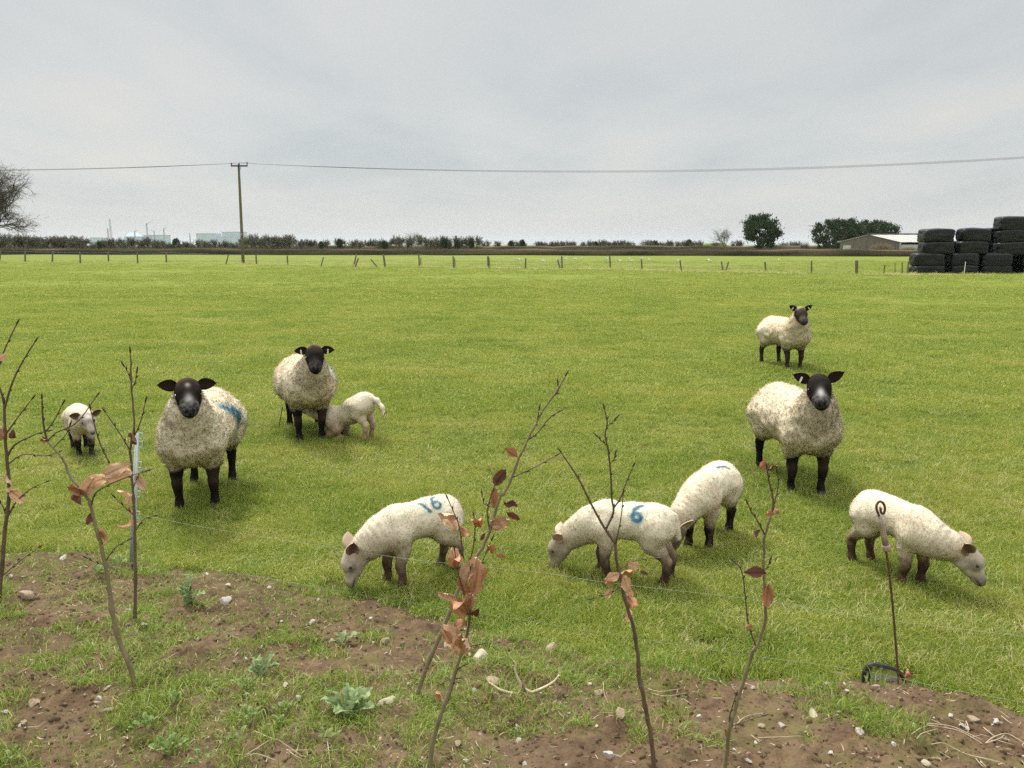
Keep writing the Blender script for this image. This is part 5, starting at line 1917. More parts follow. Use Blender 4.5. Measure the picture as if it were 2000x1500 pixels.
def ribbon(paths, wid):
    """thin crossed strips for fine twigs"""
    V, F, n = [], [], 0
    r = np.random.default_rng(3)
    for pts, rr in paths:
        s = r.normal(size=3)
        t = pts[-1] - pts[0]
        s = np.cross(s, t)
        s /= np.linalg.norm(s) + 1e-9
        k = pts[::2] if len(pts) > 4 else pts
        w = np.linspace(1, 0.35, len(k))
        for p, ww in zip(k, w):
            V += [p - s * wid * ww, p + s * wid * ww]
        for i in range(len(k) - 1):
            F.append((n + 2 * i, n + 2 * i + 1, n + 2 * i + 3, n + 2 * i + 2))
        n += 2 * len(k)
    return V, F


def bare_tree_meshes(seed, height, spread, levels, nb, droop, rmin, twig_w, mat_t, **kw):
    limbs, twigs = grow(seed, height, spread, levels, nb, droop, rmin, **kw)
    zmax = max(p[0][:, 2].max() for p in limbs + twigs)
    k = height / zmax
    mb = MB()
    for i, (pts, rr) in enumerate(limbs):
        mb.tube(pts * k, rr, 6 if i == 0 else 4, False)
    tr = mb.mesh("trunk", True)
    tr.materials.append(LIMB)
    V, F = ribbon([(p * k, q) for p, q in twigs], twig_w)
    cr = mesh_np("crown", V, F, False)
    cr.materials.append(mat_t)
    return tr, cr


def place_tree(name, trunk, crown, loc, rz, s, label, group=None, cat="tree"):
    o = empty(name, loc, rz)
    o.scale = tuple(s) if np.ndim(s) else (s, s, s)
    link("trunk", trunk, None, o)
    c = link("crown", crown, None, o)
    tag(o, label, cat, group)
    return o


def evergreen_meshes(seed, w, h, n=5200):
    """dark cypress: several leaning stems, foliage in upswept plates with gaps"""
    r = np.random.default_rng(seed)
    mb = MB()
    cl = []
    for i in range(7):
        a = i * 2.4 + r.random()
        tip = np.array([math.cos(a) * w * 0.34 * (0.4 + r.random()), math.sin(a) * w * 0.34 * (0.4 + r.random()), h * (0.6 + 0.3 * r.random())])
        mid = tip * np.array([0.35, 0.35, 0.45])
        mb.tube(smooth_path([np.zeros(3), mid, tip], 4), np.linspace(0.24, 0.05, 9), 6, False)
        for j in range(4):
            q = mid + (tip - mid) * r.random()
            e = q + np.array([r.normal() * w * 0.2, r.normal() * w * 0.2, h * 0.12 * r.random()])
            mb.tube([q, (q + e) / 2 + [0, 0, .1], e], [0.07, 0.05, 0.02], 4, False)
    # clump centres over a rounded crown, lifted off the ground
    while len(cl) < 62:
        u = r.normal(size=3)
        u /= np.linalg.norm(u)
        rad = (0.55 + 0.45 * r.random() ** 0.5)
        p = np.array([u[0] * w * 0.5 * rad, u[1] * w * 0.5 * rad, h * 0.56 + u[2] * h * 0.44 * rad])
        if p[2] < h * 0.16:
            continue
        if p[2] < h * 0.3 and r.random() < 0.4:
            continue
        cl.append((p, w * (0.055 + 0.055 * r.random())))
    V, F, cc = [], [], []
    per = n // len(cl)
    for p, s in cl:
        tone = 0.7 + 0.6 * r.random()
        out = p - np.array([0, 0, h * 0.35])
        out /= np.linalg.norm(out) + 1e-6
        for _ in range(per):
            q = p + r.normal(size=3) * s * np.array([0.8, 0.8, 0.55])
            d = out * 0.7 + np.array([0, 0, 0.75]) + r.normal(size=3) * 0.45
            d /= np.linalg.norm(d)
            sd = np.cross(d, r.normal(size=3))
            sd /= np.linalg.norm(sd)
            L = h * (0.022 + 0.035 * r.random())
            W = L * 0.30
            i = len(V)
            V += [q - sd * W, q + sd * W, q + d * L * .6 + sd * W * .8, q + d * L, q + d * L * .6 - sd * W * .8]
            F.append((i, i + 1, i + 2, i + 3, i + 4))
            cc += [tone * (0.85 + 0.3 * r.random())] * 5
    me = mesh_np("crown", V, F, False)
    set_f(me, cc, "tone")
    me.materials.append(EVER)
    tr = mb.mesh("trunk", True)
    tr.materials.append(LIMB)
    return tr, me


def foliage_mat(name, c1, c2):
    m, t, out = new_mat(name)
    c = mixc(t, ramp(t, attr(t, "tone", "Fac"), [(0.6, 0.0), (1.4, 1.0)]), c1, c2)
    d = t.nodes.new("ShaderNodeBsdfDiffuse")
    tr = t.nodes.new("ShaderNodeBsdfTranslucent")
    lk(t, c, d.inputs[0])
    lk(t, c, tr.inputs[0])
    mx = t.nodes.new("ShaderNodeMixShader")
    mx.inputs[0].default_value = 0.2
    lk(t, d.outputs[0], mx.inputs[1])
    lk(t, tr.outputs[0], mx.inputs[2])
    lk(t, mx.outputs[0], out.inputs["Surface"])
    return m


EVER = foliage_mat("cypress_foliage", (0.022, 0.040, 0.022), (0.050, 0.078, 0.036))
IVY = foliage_mat("ivy_foliage", (0.030, 0.050, 0.022), (0.055, 0.075, 0.035))
BUSH_M = foliage_mat("willow_twigs", (0.16, 0.13, 0.075), (0.27, 0.22, 0.13))
HEDGE_M = foliage_mat("hedge_twigs", (0.072, 0.066, 0.042), (0.185, 0.145, 0.102))


def hedge(name, pts, h, w, label, seed, step=0.42, dens=46, mat=None):
    """a clipped hedge: a rough inner bank of wood with thousands of twig ends standing off it"""
    r = np.random.default_rng(seed)
    P = [np.array(p, float) for p in pts]
    path = []
    for a, b in zip(P[:-1], P[1:]):
        m = max(2, int(np.linalg.norm(b - a) / 2.0))
        path += [a + (b - a) * i / m for i in range(m)]
    path = np.array(path + [P[-1]])
    n = len(path)
    prof = [(-.5, 0), (-.56, .35), (-.52, .8), (-.36, .97), (0, 1.0), (.36, .97), (.52, .8), (.56, .35), (.5, 0)]
    V, tn = [], []
    s = np.arange(n)
    hh = h * (1 + 0.16 * vnoise(s * 0.13, seed, 0.5) + 0.12 * vnoise(s * 0.7, seed, 4.5))
    for i in range(n):
        for (u, z) in prof:
            V.append((path[i][0], path[i][1] + u * w * (1 + .15 * vnoise(i * .5, u * 3, seed)), z * hh[i] * 0.95))
            tn.append(0.75 + 0.35 * float(vnoise(i * 0.35, z * 3, seed)))
    k = len(prof)
    F = [(i * k + j, (i + 1) * k + j, (i + 1) * k + j + 1, i * k + j + 1) for i in range(n - 1) for j in range(k - 1)]
    me = mesh_np(name, V, F)
    set_f(me, tn, "tone")
    o = link(name, me, mat or HEDGE_M)
    tot = int(sum(np.linalg.norm(b - a) for a, b in zip(path[:-1], path[1:])) * dens)
    f = r.random(tot) * (n - 1)
    i0 = f.astype(int)
    base = path[i0] + (path[np.minimum(i0 + 1, n - 1)] - path[i0]) * (f - i0)[:, None]
    ph = r.random(tot) * 2.4 - 0.1
    side = ph < 1.2
    z = np.where(side, np.clip(ph / 1.2, 0, 1) * 0.95, 1.0)
    u = np.where(side, -0.53, r.random(tot) * 1.0 - 0.5)
    q = np.stack([base[:, 0], base[:, 1] + u * w, z * hh[i0]], 1) + r.normal(size=(tot, 3)) * 0.05
    d = np.stack([r.normal(size=tot) * .5, np.where(side, -0.9, 0) + r.normal(size=tot) * .4, np.where(side, .3, 1.0) + .3 * r.random(tot)], 1)
    d /= np.linalg.norm(d, axis=1)[:, None]
    L = 0.06 + 0.16 * r.random(tot)
    sd = np.cross(d, r.normal(size=(tot, 3)))
    sd /= np.linalg.norm(sd, axis=1)[:, None]
    W = 0.035
    V2 = np.stack([q - sd * W, q + sd * W, q + d * L[:, None]], 1).reshape(-1, 3)
    F2 = np.arange(tot * 3).reshape(-1, 3)
    me2 = mesh_np("twigs", V2, F2, False)
    tone = 1.0 + 0.55 * vnoise(q[:, 0] * 0.12, z * 2, seed) + 0.3 * vnoise(q[:, 0] * 0.6, z * 2, seed) + 0.25 * (z - .5) + 0.2 * r.normal(size=tot)
    set_f(me2, np.repeat(tone, 3), "tone")
    link("twigs", me2, mat or HEDGE_M, o, "stuff")
    tag(o, label, "hedge")


def bush_mesh(seed, n=900, wid=0.02):
    r = np.random.default_rng(seed)
    V, F, tn = [], [], []
    for _ in range(n):
        a = r.random() * 6.28
        el = r.random() ** 0.6 * 1.35
        b = np.array([math.cos(a), math.sin(a), 0]) * 0.35 * r.random()
        d = np.array([math.cos(a) * math.cos(el), math.sin(a) * math.cos(el), math.sin(el)])
        L = 0.6 + 0.4 * r.random()
        m = b + d * L * 0.6 + np.array([0, 0, .08]) + r.normal(size=3) * .05
        e = b + d * L + r.normal(size=3) * .08
        s = np.cross(d, r.normal(size=3))
        s /= np.linalg.norm(s)
        i = len(V)
        V += [b - s * wid, b + s * wid, m - s * wid * .8, m + s * wid * .8, e]
        F += [(i, i + 1, i + 3, i + 2), (i + 2, i + 3, i + 4)]
        tn += [0.8 + 0.5 * r.random()] * 5
    me = mesh_np("bush", V, F, False)
    set_f(me, tn, "tone")
    return me


def hedges_and_trees():
    YL, YR = 142.0, 128.0
    hedge("hedge", [(-150, 150, 0), (-60, 146, 0), (0, 138, 0), (60, 127, 0), (125, 120, 0)], 1.12, 1.5, "long clipped brown hedge right across the far side of the field", 1, dens=60)
    hedge("hedge", [(-190, 196, 0), (0, 190, 0), (90, 184, 0), (170, 180, 0)], 1.62, 1.6, "thin further hedge line showing just above the long clipped hedge", 2, dens=20)
    # rough grass along the foot of the hedge on the right
    r = np.random.default_rng(8)
    # the scrubby trees beyond: seven grown forms, repeated singly
    forms = [bare_tree_meshes(50 + i, 4.0, 0.75, 4, [6, 6, 5, 5], 0.0, 0.012, 0.040, TWIG if i % 2 else TWIG_G, trunk_h=0.22, r0=0.022) for i in range(5)]
    ivy = []
    for i in range(2):
        rr = np.random.default_rng(70 + i)
        V, F, tn = [], [], []
        for _ in range(900):
            a = rr.normal(size=3)
            a /= np.linalg.norm(a)
            c = np.array([0, 0, 2.0 + i * .2]) + a * np.array([1.1, 1.1, 1.25]) * (0.5 + .5 * rr.random())
            d = rr.normal(size=3) * .14
            e = rr.normal(size=3) * .14
            k = len(V)
            V += [c, c + d, c + d + e, c + e]
            F.append((k, k + 1, k + 2, k + 3))
            tn += [0.7 + .6 * rr.random()] * 4
        me = mesh_np("crown", V, F, False)
        set_f(me, tn, "tone")
        me.materials.append(IVY)
        ivy.append((forms[i][0], me))

    def row(x, top, wpx, kind, Y, lab, grp):
        b = at(x, 490, Y)
        hgt = at(x, top - 7, Y)[2]
        tr, cr = kind
        s = hgt / 4.0
        place_tree("hedgerow_tree", tr, cr, (b[0], Y, 0), r.random() * 6.28, (max(0.7 * s, wpx * m_per_px(Y) / 3.6), max(0.7 * s, wpx * m_per_px(Y) / 3.6), s), lab, grp)
    grp = "scrubby bare trees beyond the hedge"
    lab = "small bare scrubby tree in the line beyond the long hedge"
    def where(px):
        for a, txt in ((60, "beneath the large leafless tree at the left edge"), (185, "in the taller clump right of the large leafless tree"), (250, "in front of the hazy lattice mast"), (340, "in front of the long low hazy hall"), (400, "between the hazy hall and the blue blocks"), (480, "in front of the blue blocks by the pole"),
                       (575, "in the dense clump right of the electricity pole"), (740, "between the clump by the pole and the pale lone tree"), (800, "just left of the pale lone tree in the middle"), (850, "at the foot of the pale lone tree in the middle"), (940, "in the clump right of the pale lone tree"), (1030, "in the small clump left of the gulls"),
                       (1130, "in the low row above the middle gulls"), (1240, "in the low row left of the thin bare sapling tree"), (1380, "between the thin sapling tree and the pale tree by the evergreen"), (1460, "around the bare pale tree left of the round evergreen")):
            if px < a:
                return txt
        return "between the round evergreen and the evergreen clump"
    xs = []
    x = -10
    while x < 178:
        xs.append((x, 462 + 7 * r.random() - 4 * (x < 60), 30 + 14 * r.random(), 168 + 14 * r.random()))
        x += 7 + 5 * r.random()
    x = 186
    while x < 470:
        xs.append((x, 472 + 6 * r.random() - (5 if 205 < x < 300 else 0), 18 + 12 * r.random(), 176 + 14 * r.random()))
        x += 8 + 6 * r.random()
    for c in (482, 492, 501, 512, 522, 533, 543, 551, 558, 566):
        xs.append((c, 459 + 6 * r.random(), 26 + 8 * r.random(), 172 + 10 * r.random()))
    for c in (590, 598, 607, 616, 640, 661, 670, 688, 697, 706, 720, 729, 745, 766, 775, 786, 795, 804, 822, 832, 845, 853, 862, 871, 880, 891, 903, 911, 921, 931):
        xs.append((c, 468 + 6 * r.random() - (5 if c > 760 else 0), 20 + 8 * r.random(), 180 + 14 * r.random()))
    for c in (950, 975, 999, 1006, 1014, 1022, 1048, 1056, 1065, 1077, 1088, 1096, 1105, 1120, 1140, 1150, 1166, 1174, 1182, 1192, 1200, 1208, 1216, 1225, 1232, 1262, 1272, 1280, 1290, 1308, 1320, 1335, 1346, 1356, 1366, 1400, 1436, 1445, 1530, 1545, 1556):
        xs.append((c, 472 + 5 * r.random(), 18 + 8 * r.random(), 195 + 20 * r.random()))
    for i, (c, t_, w_, Y) in enumerate(xs):
        row(c, t_, w_, forms[int(r.integers(0, 5))], Y, "scrubby bare tree " + where(c), grp)
    for i, (c, t_, w_, Y) in enumerate([(628, 472, 12, 180), (664, 468, 14, 178), (752, 470, 22, 178), (868, 467, 26, 184), (893, 469, 16, 182), (921, 466, 14, 180), (998, 471, 10, 196), (1020, 470, 18, 196), (1085, 476, 24, 200), (1163, 474, 18, 200), (1278, 471, 28, 205), (1308, 475, 22, 205), (1345, 468, 20, 203),
                                         (345, 467, 24, 186), (195, 472, 14, 182)]):
        row(c, t_, w_, ivy[i % 2], Y, "dark ivy tree " + where(c), "dark ivy clad trees beyond the hedge")
    # single trees
    tr, cr = bare_tree_meshes(91, 17.5, 0.78, 6, [8, 6, 5, 4, 4, 3], 0.03, 0.02, 0.020, TWIG, trunk_h=0.16, r0=0.022)
    b = at(-4, 497, 150)
    place_tree("bare_tree", tr, cr, (b[0], 150, 0), 0.7, (1.36, 1.36, at(-18, 298, 150)[2] / 17.5), "large leafless tree with a round twiggy crown cut by the left edge")
    tr, cr = bare_tree_meshes(92, 6.0, 0.6, 5, [5, 4, 4, 3], 0.0, 0.014, 0.017, TWIG_G, trunk_h=0.3, r0=0.018)
    for x, top, Y, w, lab_ in ((815, 450, 165, 1.0, "pale bare tree standing alone above the middle of the hedge"), (1418, 441, 158, 1.0, "bare pale tree to the left of the round dark evergreen"), (1252, 467, 190, .7, "thin bare sapling tree far right of centre beyond the hedge")):
        b = at(x, 490, Y)
        place_tree("bare_tree", tr, cr, (b[0], Y, 0), x, (w, w, at(x, top, Y)[2] / 6.0), lab_)
    bm_ = bush_mesh(5, 900, 0.006)
    bm_.materials.append(TWIG)
    b = at(1571, 492, 178)
    o = link("round_shrub", bm_)
    o.location = (b[0], 178, 0)
    o.scale = (1.6, 1.6, at(1571, 468, 178)[2])
    tag(o, "faint round bare shrub between the two groups of dark evergreens", "shrub")
    # dark evergreens
    k = m_per_px(160)
    b = at(1484, 492, 160)
    tr, cr = evergreen_meshes(5, 6.9, at(1484, 421, 160)[2], 9000)
    place_tree("evergreen_tree", tr, cr, (b[0], 160, 0), 0, 1.0, "round dark evergreen tree standing alone above the hedge")
    forms2 = [evergreen_meshes(10 + i, 6.0, 7.0, 4500) for i in range(3)]
    for i, (x, top, Y, lab_) in enumerate([(1612, 431, 165, "leftmost dark evergreen of the clump left of the barn"), (1637, 430, 170, "second dark evergreen of the clump left of the barn"), (1660, 428, 174, "tallest dark evergreen of the clump above the barn's left eave"),
                                            (1686, 432, 182, "fourth dark evergreen of the clump, above the barn gable"), (1708, 432, 190, "fifth dark evergreen of the clump behind the barn roof"), (1730, 436, 198, "rightmost dark evergreen of the clump behind the barn roof")]):
        b = at(x, 492, Y)
        place_tree("evergreen_tree", *forms2[i % 3], (b[0], Y, 0), i * 1.3, (0.92, 0.92, at(x, top, Y)[2] / 7.0), lab_, "dark evergreens in the clump by the barn")
    # willow bushes before the barn
    bm2 = bush_mesh(6, 1600, 0.014)
    bm2.materials.append(BUSH_M)
    for x, top, Y, w, lab_ in ((1720, 471, 146, 2.4, "tawny twiggy bush in front of the barn gable"), (1775, 480, 144, 1.7, "lower tawny bush in front of the barn's open side"), (1664, 483, 146, 1.5, "low tawny bush at the barn's left corner")):
        b = at(x, 495, Y)
        o = link("bush", bm2)
        o.location = (b[0], Y, 0)
        o.scale = (w, w, at(x, top, Y)[2])
        tag(o, lab_, "bush", "tawny bushes by the barn")
    # a green bank glimpsed through the gap
    m = MB()
    b = at(1392, 487, 260)
    m.tube([(-9, 0, 0), (-4, 0, 1.6), (3, 0, 2.1), (9, 0, 0)], [0.3, 1.2, 1.2, .3], 8)
    o = link("hill", m.mesh("hill", True), mat_noise("bank_turf", (0.14, 0.20, 0.03), (0.2, 0.25, 0.045), 2, 0.9, 0.1, 0.2), kind="structure")
    o.location = (b[0], 260, -0.6)


def barn():
    Y = 152.0
    k = m_per_px(Y)
    # gable end faces left-front, long open side faces right-front
    A = at(1640, 491, Y)
    B = at(1757, 491, Y - 6)
    g = B - A
    g[2] = 0
    W = np.linalg.norm(g)
    u = g / W
    v = np.array([-u[1], u[0], 0.0])           # away, along the ridge
    v = v * 0.55 + u * 0.84
    v /= np.linalg.norm(v)
    he, hr = at(1640, 473, Y)[2], at(1700, 459.5, Y)[2]
    Lr = 16.0
    root = empty("barn", (A[0], A[1], 0))
    o0 = np.array([A[0], A[1], 0])
    board = mat_noise("barn_boards", (0.135, 0.115, 0.098), (0.225, 0.195, 0.170), 3.0, 0.9, 0.1, 0.3, 0.02, (8, 8, 0.5))
    sheet = mat_noise("roof_sheets", (0.40, 0.39, 0.36), (0.54, 0.53, 0.50), 2.5, 0.75, 0.2, 0.2, 0.02)
    pale = mat_noise("pale_door", (0.44, 0.47, 0.48), (0.56, 0.58, 0.59), 2, 0.7, 0.2, 0.1)
    dark = mat_noise("barn_dark_steel", (0.05, 0.05, 0.05), (0.09, 0.085, 0.08), 3, 0.8, 0.2, 0.1)
    # gable boards, one by one
    nb = 26
    for i in range(nb):
        f0, f1 = i / nb, (i + 1) / nb - 0.004
        hh = lambda f: he + (hr - he) * (1 - abs(f - 0.5) * 2)
        m = MB()
        jut = 0.02 * ((i * 7) % 3)
        q = [u * W * f0 - v * jut, u * W * f1 - v * jut]
        z0 = 0.0 if not (1 <= i <= 4) else he * 0.78
        V = [q[0] + [0, 0, z0], q[1] + [0, 0, z0], q[1] + [0, 0, hh(f1)], q[0] + [0, 0, hh(f0)]]
        V += [p + v * 0.05 for p in V]
        m.add(V, [(0, 1, 2, 3), (7, 6, 5, 4), (0, 4, 5, 1), (1, 5, 6, 2), (2, 6, 7, 3), (3, 7, 4, 0)])
        link("board", m.mesh("board"), board, root)
    m = MB()
    V = [u * W * .04 + v * .1, u * W * .19 + v * .1, u * W * .19 + v * .1 + [0, 0, he * .78], u * W * .04 + v * .1 + [0, 0, he * .78]]
    V += [p + v * .06 for p in V]
    m.add(V, [(0, 1, 2, 3), (7, 6, 5, 4), (0, 4, 5, 1), (1, 5, 6, 2), (2, 6, 7, 3), (3, 7, 4, 0)])
    link("door", m.mesh("door"), pale, root)
    # roof slopes, each of sheets laid side by side, and a ridge cap
    for sd in (0, 1):
        e0 = (u * (-0.4) if sd == 0 else u * (W + 0.4)) + np.array([0, 0, he - 0.06])
        rg = u * W / 2 + np.array([0, 0, hr + 0.06])
        ns = 16
        for i in range(ns):
            a, b_ = -0.3 + (Lr + 0.6) * i / ns, -0.3 + (Lr + 0.6) * (i + 1) / ns - 0.02
            m = MB()
            lift = np.array([0, 0, 0.03 * (i % 2)])
            V = [e0 + v * a + lift, e0 + v * b_ + lift, rg + v * b_ + lift, rg + v * a + lift]
            V += [p + np.array([0, 0, .06]) for p in V]
            m.add(V, [(0, 1, 2, 3), (7, 6, 5, 4), (0, 4, 5, 1), (1, 5, 6, 2), (2, 6, 7, 3), (3, 7, 4, 0)])
            link("roof_sheet", m.mesh("roof_sheet"), sheet, root)
    m = MB()
    m.tube([u * W / 2 + v * (-.35) + [0, 0, hr + .18], u * W / 2 + v * (Lr + .35) + [0, 0, hr + .18]], 0.16, 6)
    link("ridge_cap", m.mesh("ridge_cap"), dark, root)
    for i in range(5):
        m = MB()
        p = u * W + v * (Lr * i / 4)
        m.box(p + np.array([0, 0, he / 2]), (0.22, 0.22, he))
        link("post", m.mesh("post"), sheet, root)
    m = MB()
    p, q = u * W * .6 + v * 0.3, u * W * .6 + v * Lr
    V = [p, q, q + [0, 0, he], p + [0, 0, he]]
    V += [x - u * .1 for x in V]
    m.add(V, [(0, 1, 2, 3), (7, 6, 5, 4), (0, 4, 5, 1), (1, 5, 6, 2), (2, 6, 7, 3), (3, 7, 4, 0)])
    link("inner_wall", m.mesh("inner_wall"), dark, root)
    m = MB()
    V = [u * W + v * 0.3, u * W + v * 3.6, u * W + v * 3.6 + [0, 0, he * .8], u * W + v * .3 + [0, 0, he * .8]]
    V += [x - u * .1 for x in V]
    m.add(V, [(0, 1, 2, 3), (7, 6, 5, 4), (0, 4, 5, 1), (1, 5, 6, 2), (2, 6, 7, 3), (3, 7, 4, 0)])
    link("wall_sheet", m.mesh("wall_sheet"), pale, root)
    tag(root, "weathered timber barn with a pale sheet roof behind the black bales", "barn")


def power_station():
    Y = 2600.0
    k = m_per_px(Y)
    clad = mat_noise("hazed_pale_cladding", (0.44, 0.53, 0.62), (0.49, 0.57, 0.66), 0.02, 0.8, 0.2, 0.0)  # bluish cladding, with part of the distance haze put into its pale colour
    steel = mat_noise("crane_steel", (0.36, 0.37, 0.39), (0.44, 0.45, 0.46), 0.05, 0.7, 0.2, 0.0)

    def blk(name, x0, x1, top, label, cat="building", extra=None, dy=0.0, grp="far power station buildings"):
        b = at((x0 + x1) / 2, 478, Y + dy)
        h = at(x0, top, Y + dy)[2]
        w = (x1 - x0) * k
        root = empty(name, (b[0], Y + dy, 0))
        m = MB()
        m.box((0, 0, h / 2), (w, w * 0.8, h))
        link("wall", m.mesh("wall"), clad, root)
        m = MB()
        m.box((0, 0, h + 1.0), (w * 1.02, w * .82, 2.0))
        link("roof", m.mesh("roof"), clad, root)
        if extra == "gable":
            m = MB()
            m.add([(-w * .5, -w * .4, h + 2), (w * .5, -w * .4, h + 2), (w * .25, -w * .1, h * 1.55), (-w * .25, -w * .1, h * 1.55), (-w * .5, w * .4, h + 2), (w * .5, w * .4, h + 2)],
                  [(0, 1, 2, 3), (3, 2, 5, 4), (0, 3, 4), (1, 5, 2)])
            link("gable", m.mesh("gable"), clad, root)
        if extra == "wing":
            m = MB()
            m.box((-w * .52, -w * .2, h * .35), (w * .3, w * .8, h * .7))
            link("wing", m.mesh("wing"), clad, root)
        tag(root, label, cat, grp)
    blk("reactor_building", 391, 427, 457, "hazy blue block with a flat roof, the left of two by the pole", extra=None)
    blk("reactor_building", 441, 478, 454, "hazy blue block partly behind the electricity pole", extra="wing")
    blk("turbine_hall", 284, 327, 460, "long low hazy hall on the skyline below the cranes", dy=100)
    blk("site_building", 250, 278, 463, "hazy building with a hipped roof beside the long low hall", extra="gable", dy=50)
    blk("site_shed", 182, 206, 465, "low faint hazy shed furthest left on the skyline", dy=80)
    # cranes and a lattice mast
    def mast(x, top, w, label, jib=None, dy=0.0):
        b = at(x, 478, Y + dy)
        h = at(x, top, Y + dy)[2]
        root = empty("tower_crane" if jib else "lattice_mast", (b[0], Y + dy, 0))
        m = MB()
        s = w / 2
        for cx in (-s, s):
            for cy in (-s, s):
                m.tube([(cx, cy, 0), (cx * .5, cy * .5, h)], 0.55, 4)
        for i in range(14):
            z0, z1 = h * i / 14, h * (i + 1) / 14
            f0, f1 = 1 - .5 * i / 14, 1 - .5 * (i + 1) / 14
            m.tube([(-s * f0, -s * f0, z0), (s * f1, -s * f1, z1)], 0.4, 3)
            m.tube([(s * f0, s * f0, z0), (-s * f1, s * f1, z1)], 0.4, 3)
        link("tower", m.mesh("tower"), steel, root)
        if jib:
            m = MB()
            m.tube([(-jib * .25, 0, h * .93), (0, 0, h * .95), (jib * math.copysign(1, jib) * .0 + jib, 0, h * 1.06)], 0.8, 4)
            m.tube([(0, 0, h), (jib, 0, h * 1.06)], 0.3, 3)
            link("jib", m.mesh("jib"), steel, root)
        tag(root, label, "crane" if jib else "mast", "cranes and masts on the far skyline")
    mast(218.5, 427, 6, "tall hazy lattice mast on the left skyline")
    mast(213, 446, 4, "short faint mast just left of the tall lattice mast", dy=30)
    mast(289.5, 436, 4, "faint tower crane above the long low hall", jib=14)
    mast(303, 451, 4, "faint short crane over the middle of the long low hall", jib=-12)
    mast(322, 446, 4, "faint crane over the right end of the long low hall", jib=9)
    mast(265, 451, 4, "faint crane above the hazy building with the hipped roof", jib=10)
    mast(372, 455, 3, "faint thin mast midway between the hall and the blue blocks")
    mast(247, 458, 3, "faint low mast left of the hipped building", dy=60)


GULL_AT = ["farthest left, alone beyond the fence", "second from the left in the grass beyond the fence", "beside the leaning stub post", "just right of the tall post by the leaning stub", "fourth bird right of the leaning stub post", "farthest off, above a tall post in the middle",
           "just left of a tall post in the middle of the fence", "nearest of three between two middle posts", "farther of a close pair left of the fifth middle post", "nearer of a close pair left of the fifth middle post", "alone just right of the fifth middle post", "beside the first leaning post right of the middle",
           "upper left of a touching pair near the leaning V posts", "lower right of a touching pair near the leaning V posts", "farthest right, alone below the dark evergreens", "small and distant above a middle fence post"]


def gulls():
    wht = mat_noise("gull_white", (0.72, 0.73, 0.74), (0.82, 0.82, 0.82), 20, 0.7, 0.2, 0.0)
    gry = mat_noise("gull_grey", (0.38, 0.40, 0.42), (0.46, 0.48, 0.50), 20, 0.7, 0.2, 0.0)
    bm = MB()
    P = [np.zeros(3)]
    def ell(c, r, m):
        V, F = [], []
        for i in range(7):
            for j in range(8):
                a, b = math.pi * i / 6, 2 * math.pi * j / 8
                V.append((c[0] + r[0] * math.cos(a), c[1] + r[1] * math.sin(a) * math.cos(b), c[2] + r[2] * math.sin(a) * math.sin(b)))
        for i in range(6):
            for j in range(8):
                F.append((i * 8 + j, i * 8 + (j + 1) % 8, (i + 1) * 8 + (j + 1) % 8, (i + 1) * 8 + j))
        m.add(V, F)
    ell((0, 0, .16), (.19, .085, .085), bm)
    ell((.17, 0, .26), (.06, .045, .045), bm)
    bm.tube([(.12, 0, .18), (.16, 0, .25)], .04, 6)
    bm.tube([(.22, 0, .26), (.27, 0, .25)], [.014, .005], 5)
    bm.tube([(0.02, .03, .1), (0.02, .03, -.02)], .008, 4)
    bm.tube([(0.02, -.03, .1), (0.02, -.03, -.02)], .008, 4)
    me = bm.mesh("gull", True)
    me.materials.append(wht)
    wm = MB()
    ell((-.06, .06, .18), (.19, .03, .06), wm)
    ell((-.06, -.06, .18), (.19, .03, .06), wm)
    wme = wm.mesh("wing", True)
    wme.materials.append(gry)
    for i, (x, y) in enumerate([(1012, 508.5), (1061, 511.5), (1088, 509), (1104, 507.5), (1124, 507.5), (1137, 505.5), (1184, 507), (1212, 511.5), (1230, 507), (1232, 511.5), (1269, 509), (1325, 511), (1382, 509.5), (1386, 511.5), (1521, 509.5), (1253, 506.5)]):
        b = flat(x, y + 1)
        root = empty("gull", b, i * 2.1)
        link("body", me, None, root)
        link("wings", wme, None, root)
        tag(root, "white gull " + GULL_AT[i], "gull", "gulls beyond the far fence")


def haze():
    m, t, out = new_mat("air")
    v = t.nodes.new("ShaderNodeVolumePrincipled")
    v.inputs["Color"].default_value = (0.86, 0.93, 1.0, 1)
    v.inputs["Density"].default_value = 0.00007
    v.inputs["Anisotropy"].default_value = 0.1
    lk(t, v.outputs[0], out.inputs["Volume"])
    mb = MB()
    x0, x1, y0, y1, z0, z1 = -9500, 9500, -100, 12500, -1.5, 98
    V = [(x0, y0, z0), (x1, y0, z0), (x1, y1, z0), (x0, y1, z0), (x0, y0, z1), (x1, y0, z1), (x1, y1, z1), (x0, y1, z1)]
    mb.add(V, [(0, 3, 2, 1), (4, 5, 6, 7), (0, 1, 5, 4), (1, 2, 6, 5), (2, 3, 7, 6), (3, 0, 4, 7)])
    link("haze", mb.mesh("haze"), m, kind="stuff")


far_fence()
pole()
bales()
hedges_and_trees()
barn()
power_station()
gulls()
haze()
# ------------------------------------------------------------------ stones, stakes, wires, roots
def stone_mat(name, c1, c2, scale=20):
    m, t, out = new_mat(name)
    tc = t.nodes.new("ShaderNodeTexCoord")
    n = noise_tex(t, tc.outputs["Object"], 2.2, 5, 0.65)
    n2 = noise_tex(t, tc.outputs["Object"], 9.0, 4, 0.7)
    c = mixc(t, ramp(t, n, [(0.35, 0), (0.65, 1)]), c1, c2)
    c = mixc(t, ramp(t, n2, [(0.60, 0.0), (0.75, 0.55)]), c, (0.17, 0.115, 0.07))       # soil stuck on
    principled(t, out, c, 0.85, 0.2, n2, 0.5, 0.004)
    return m


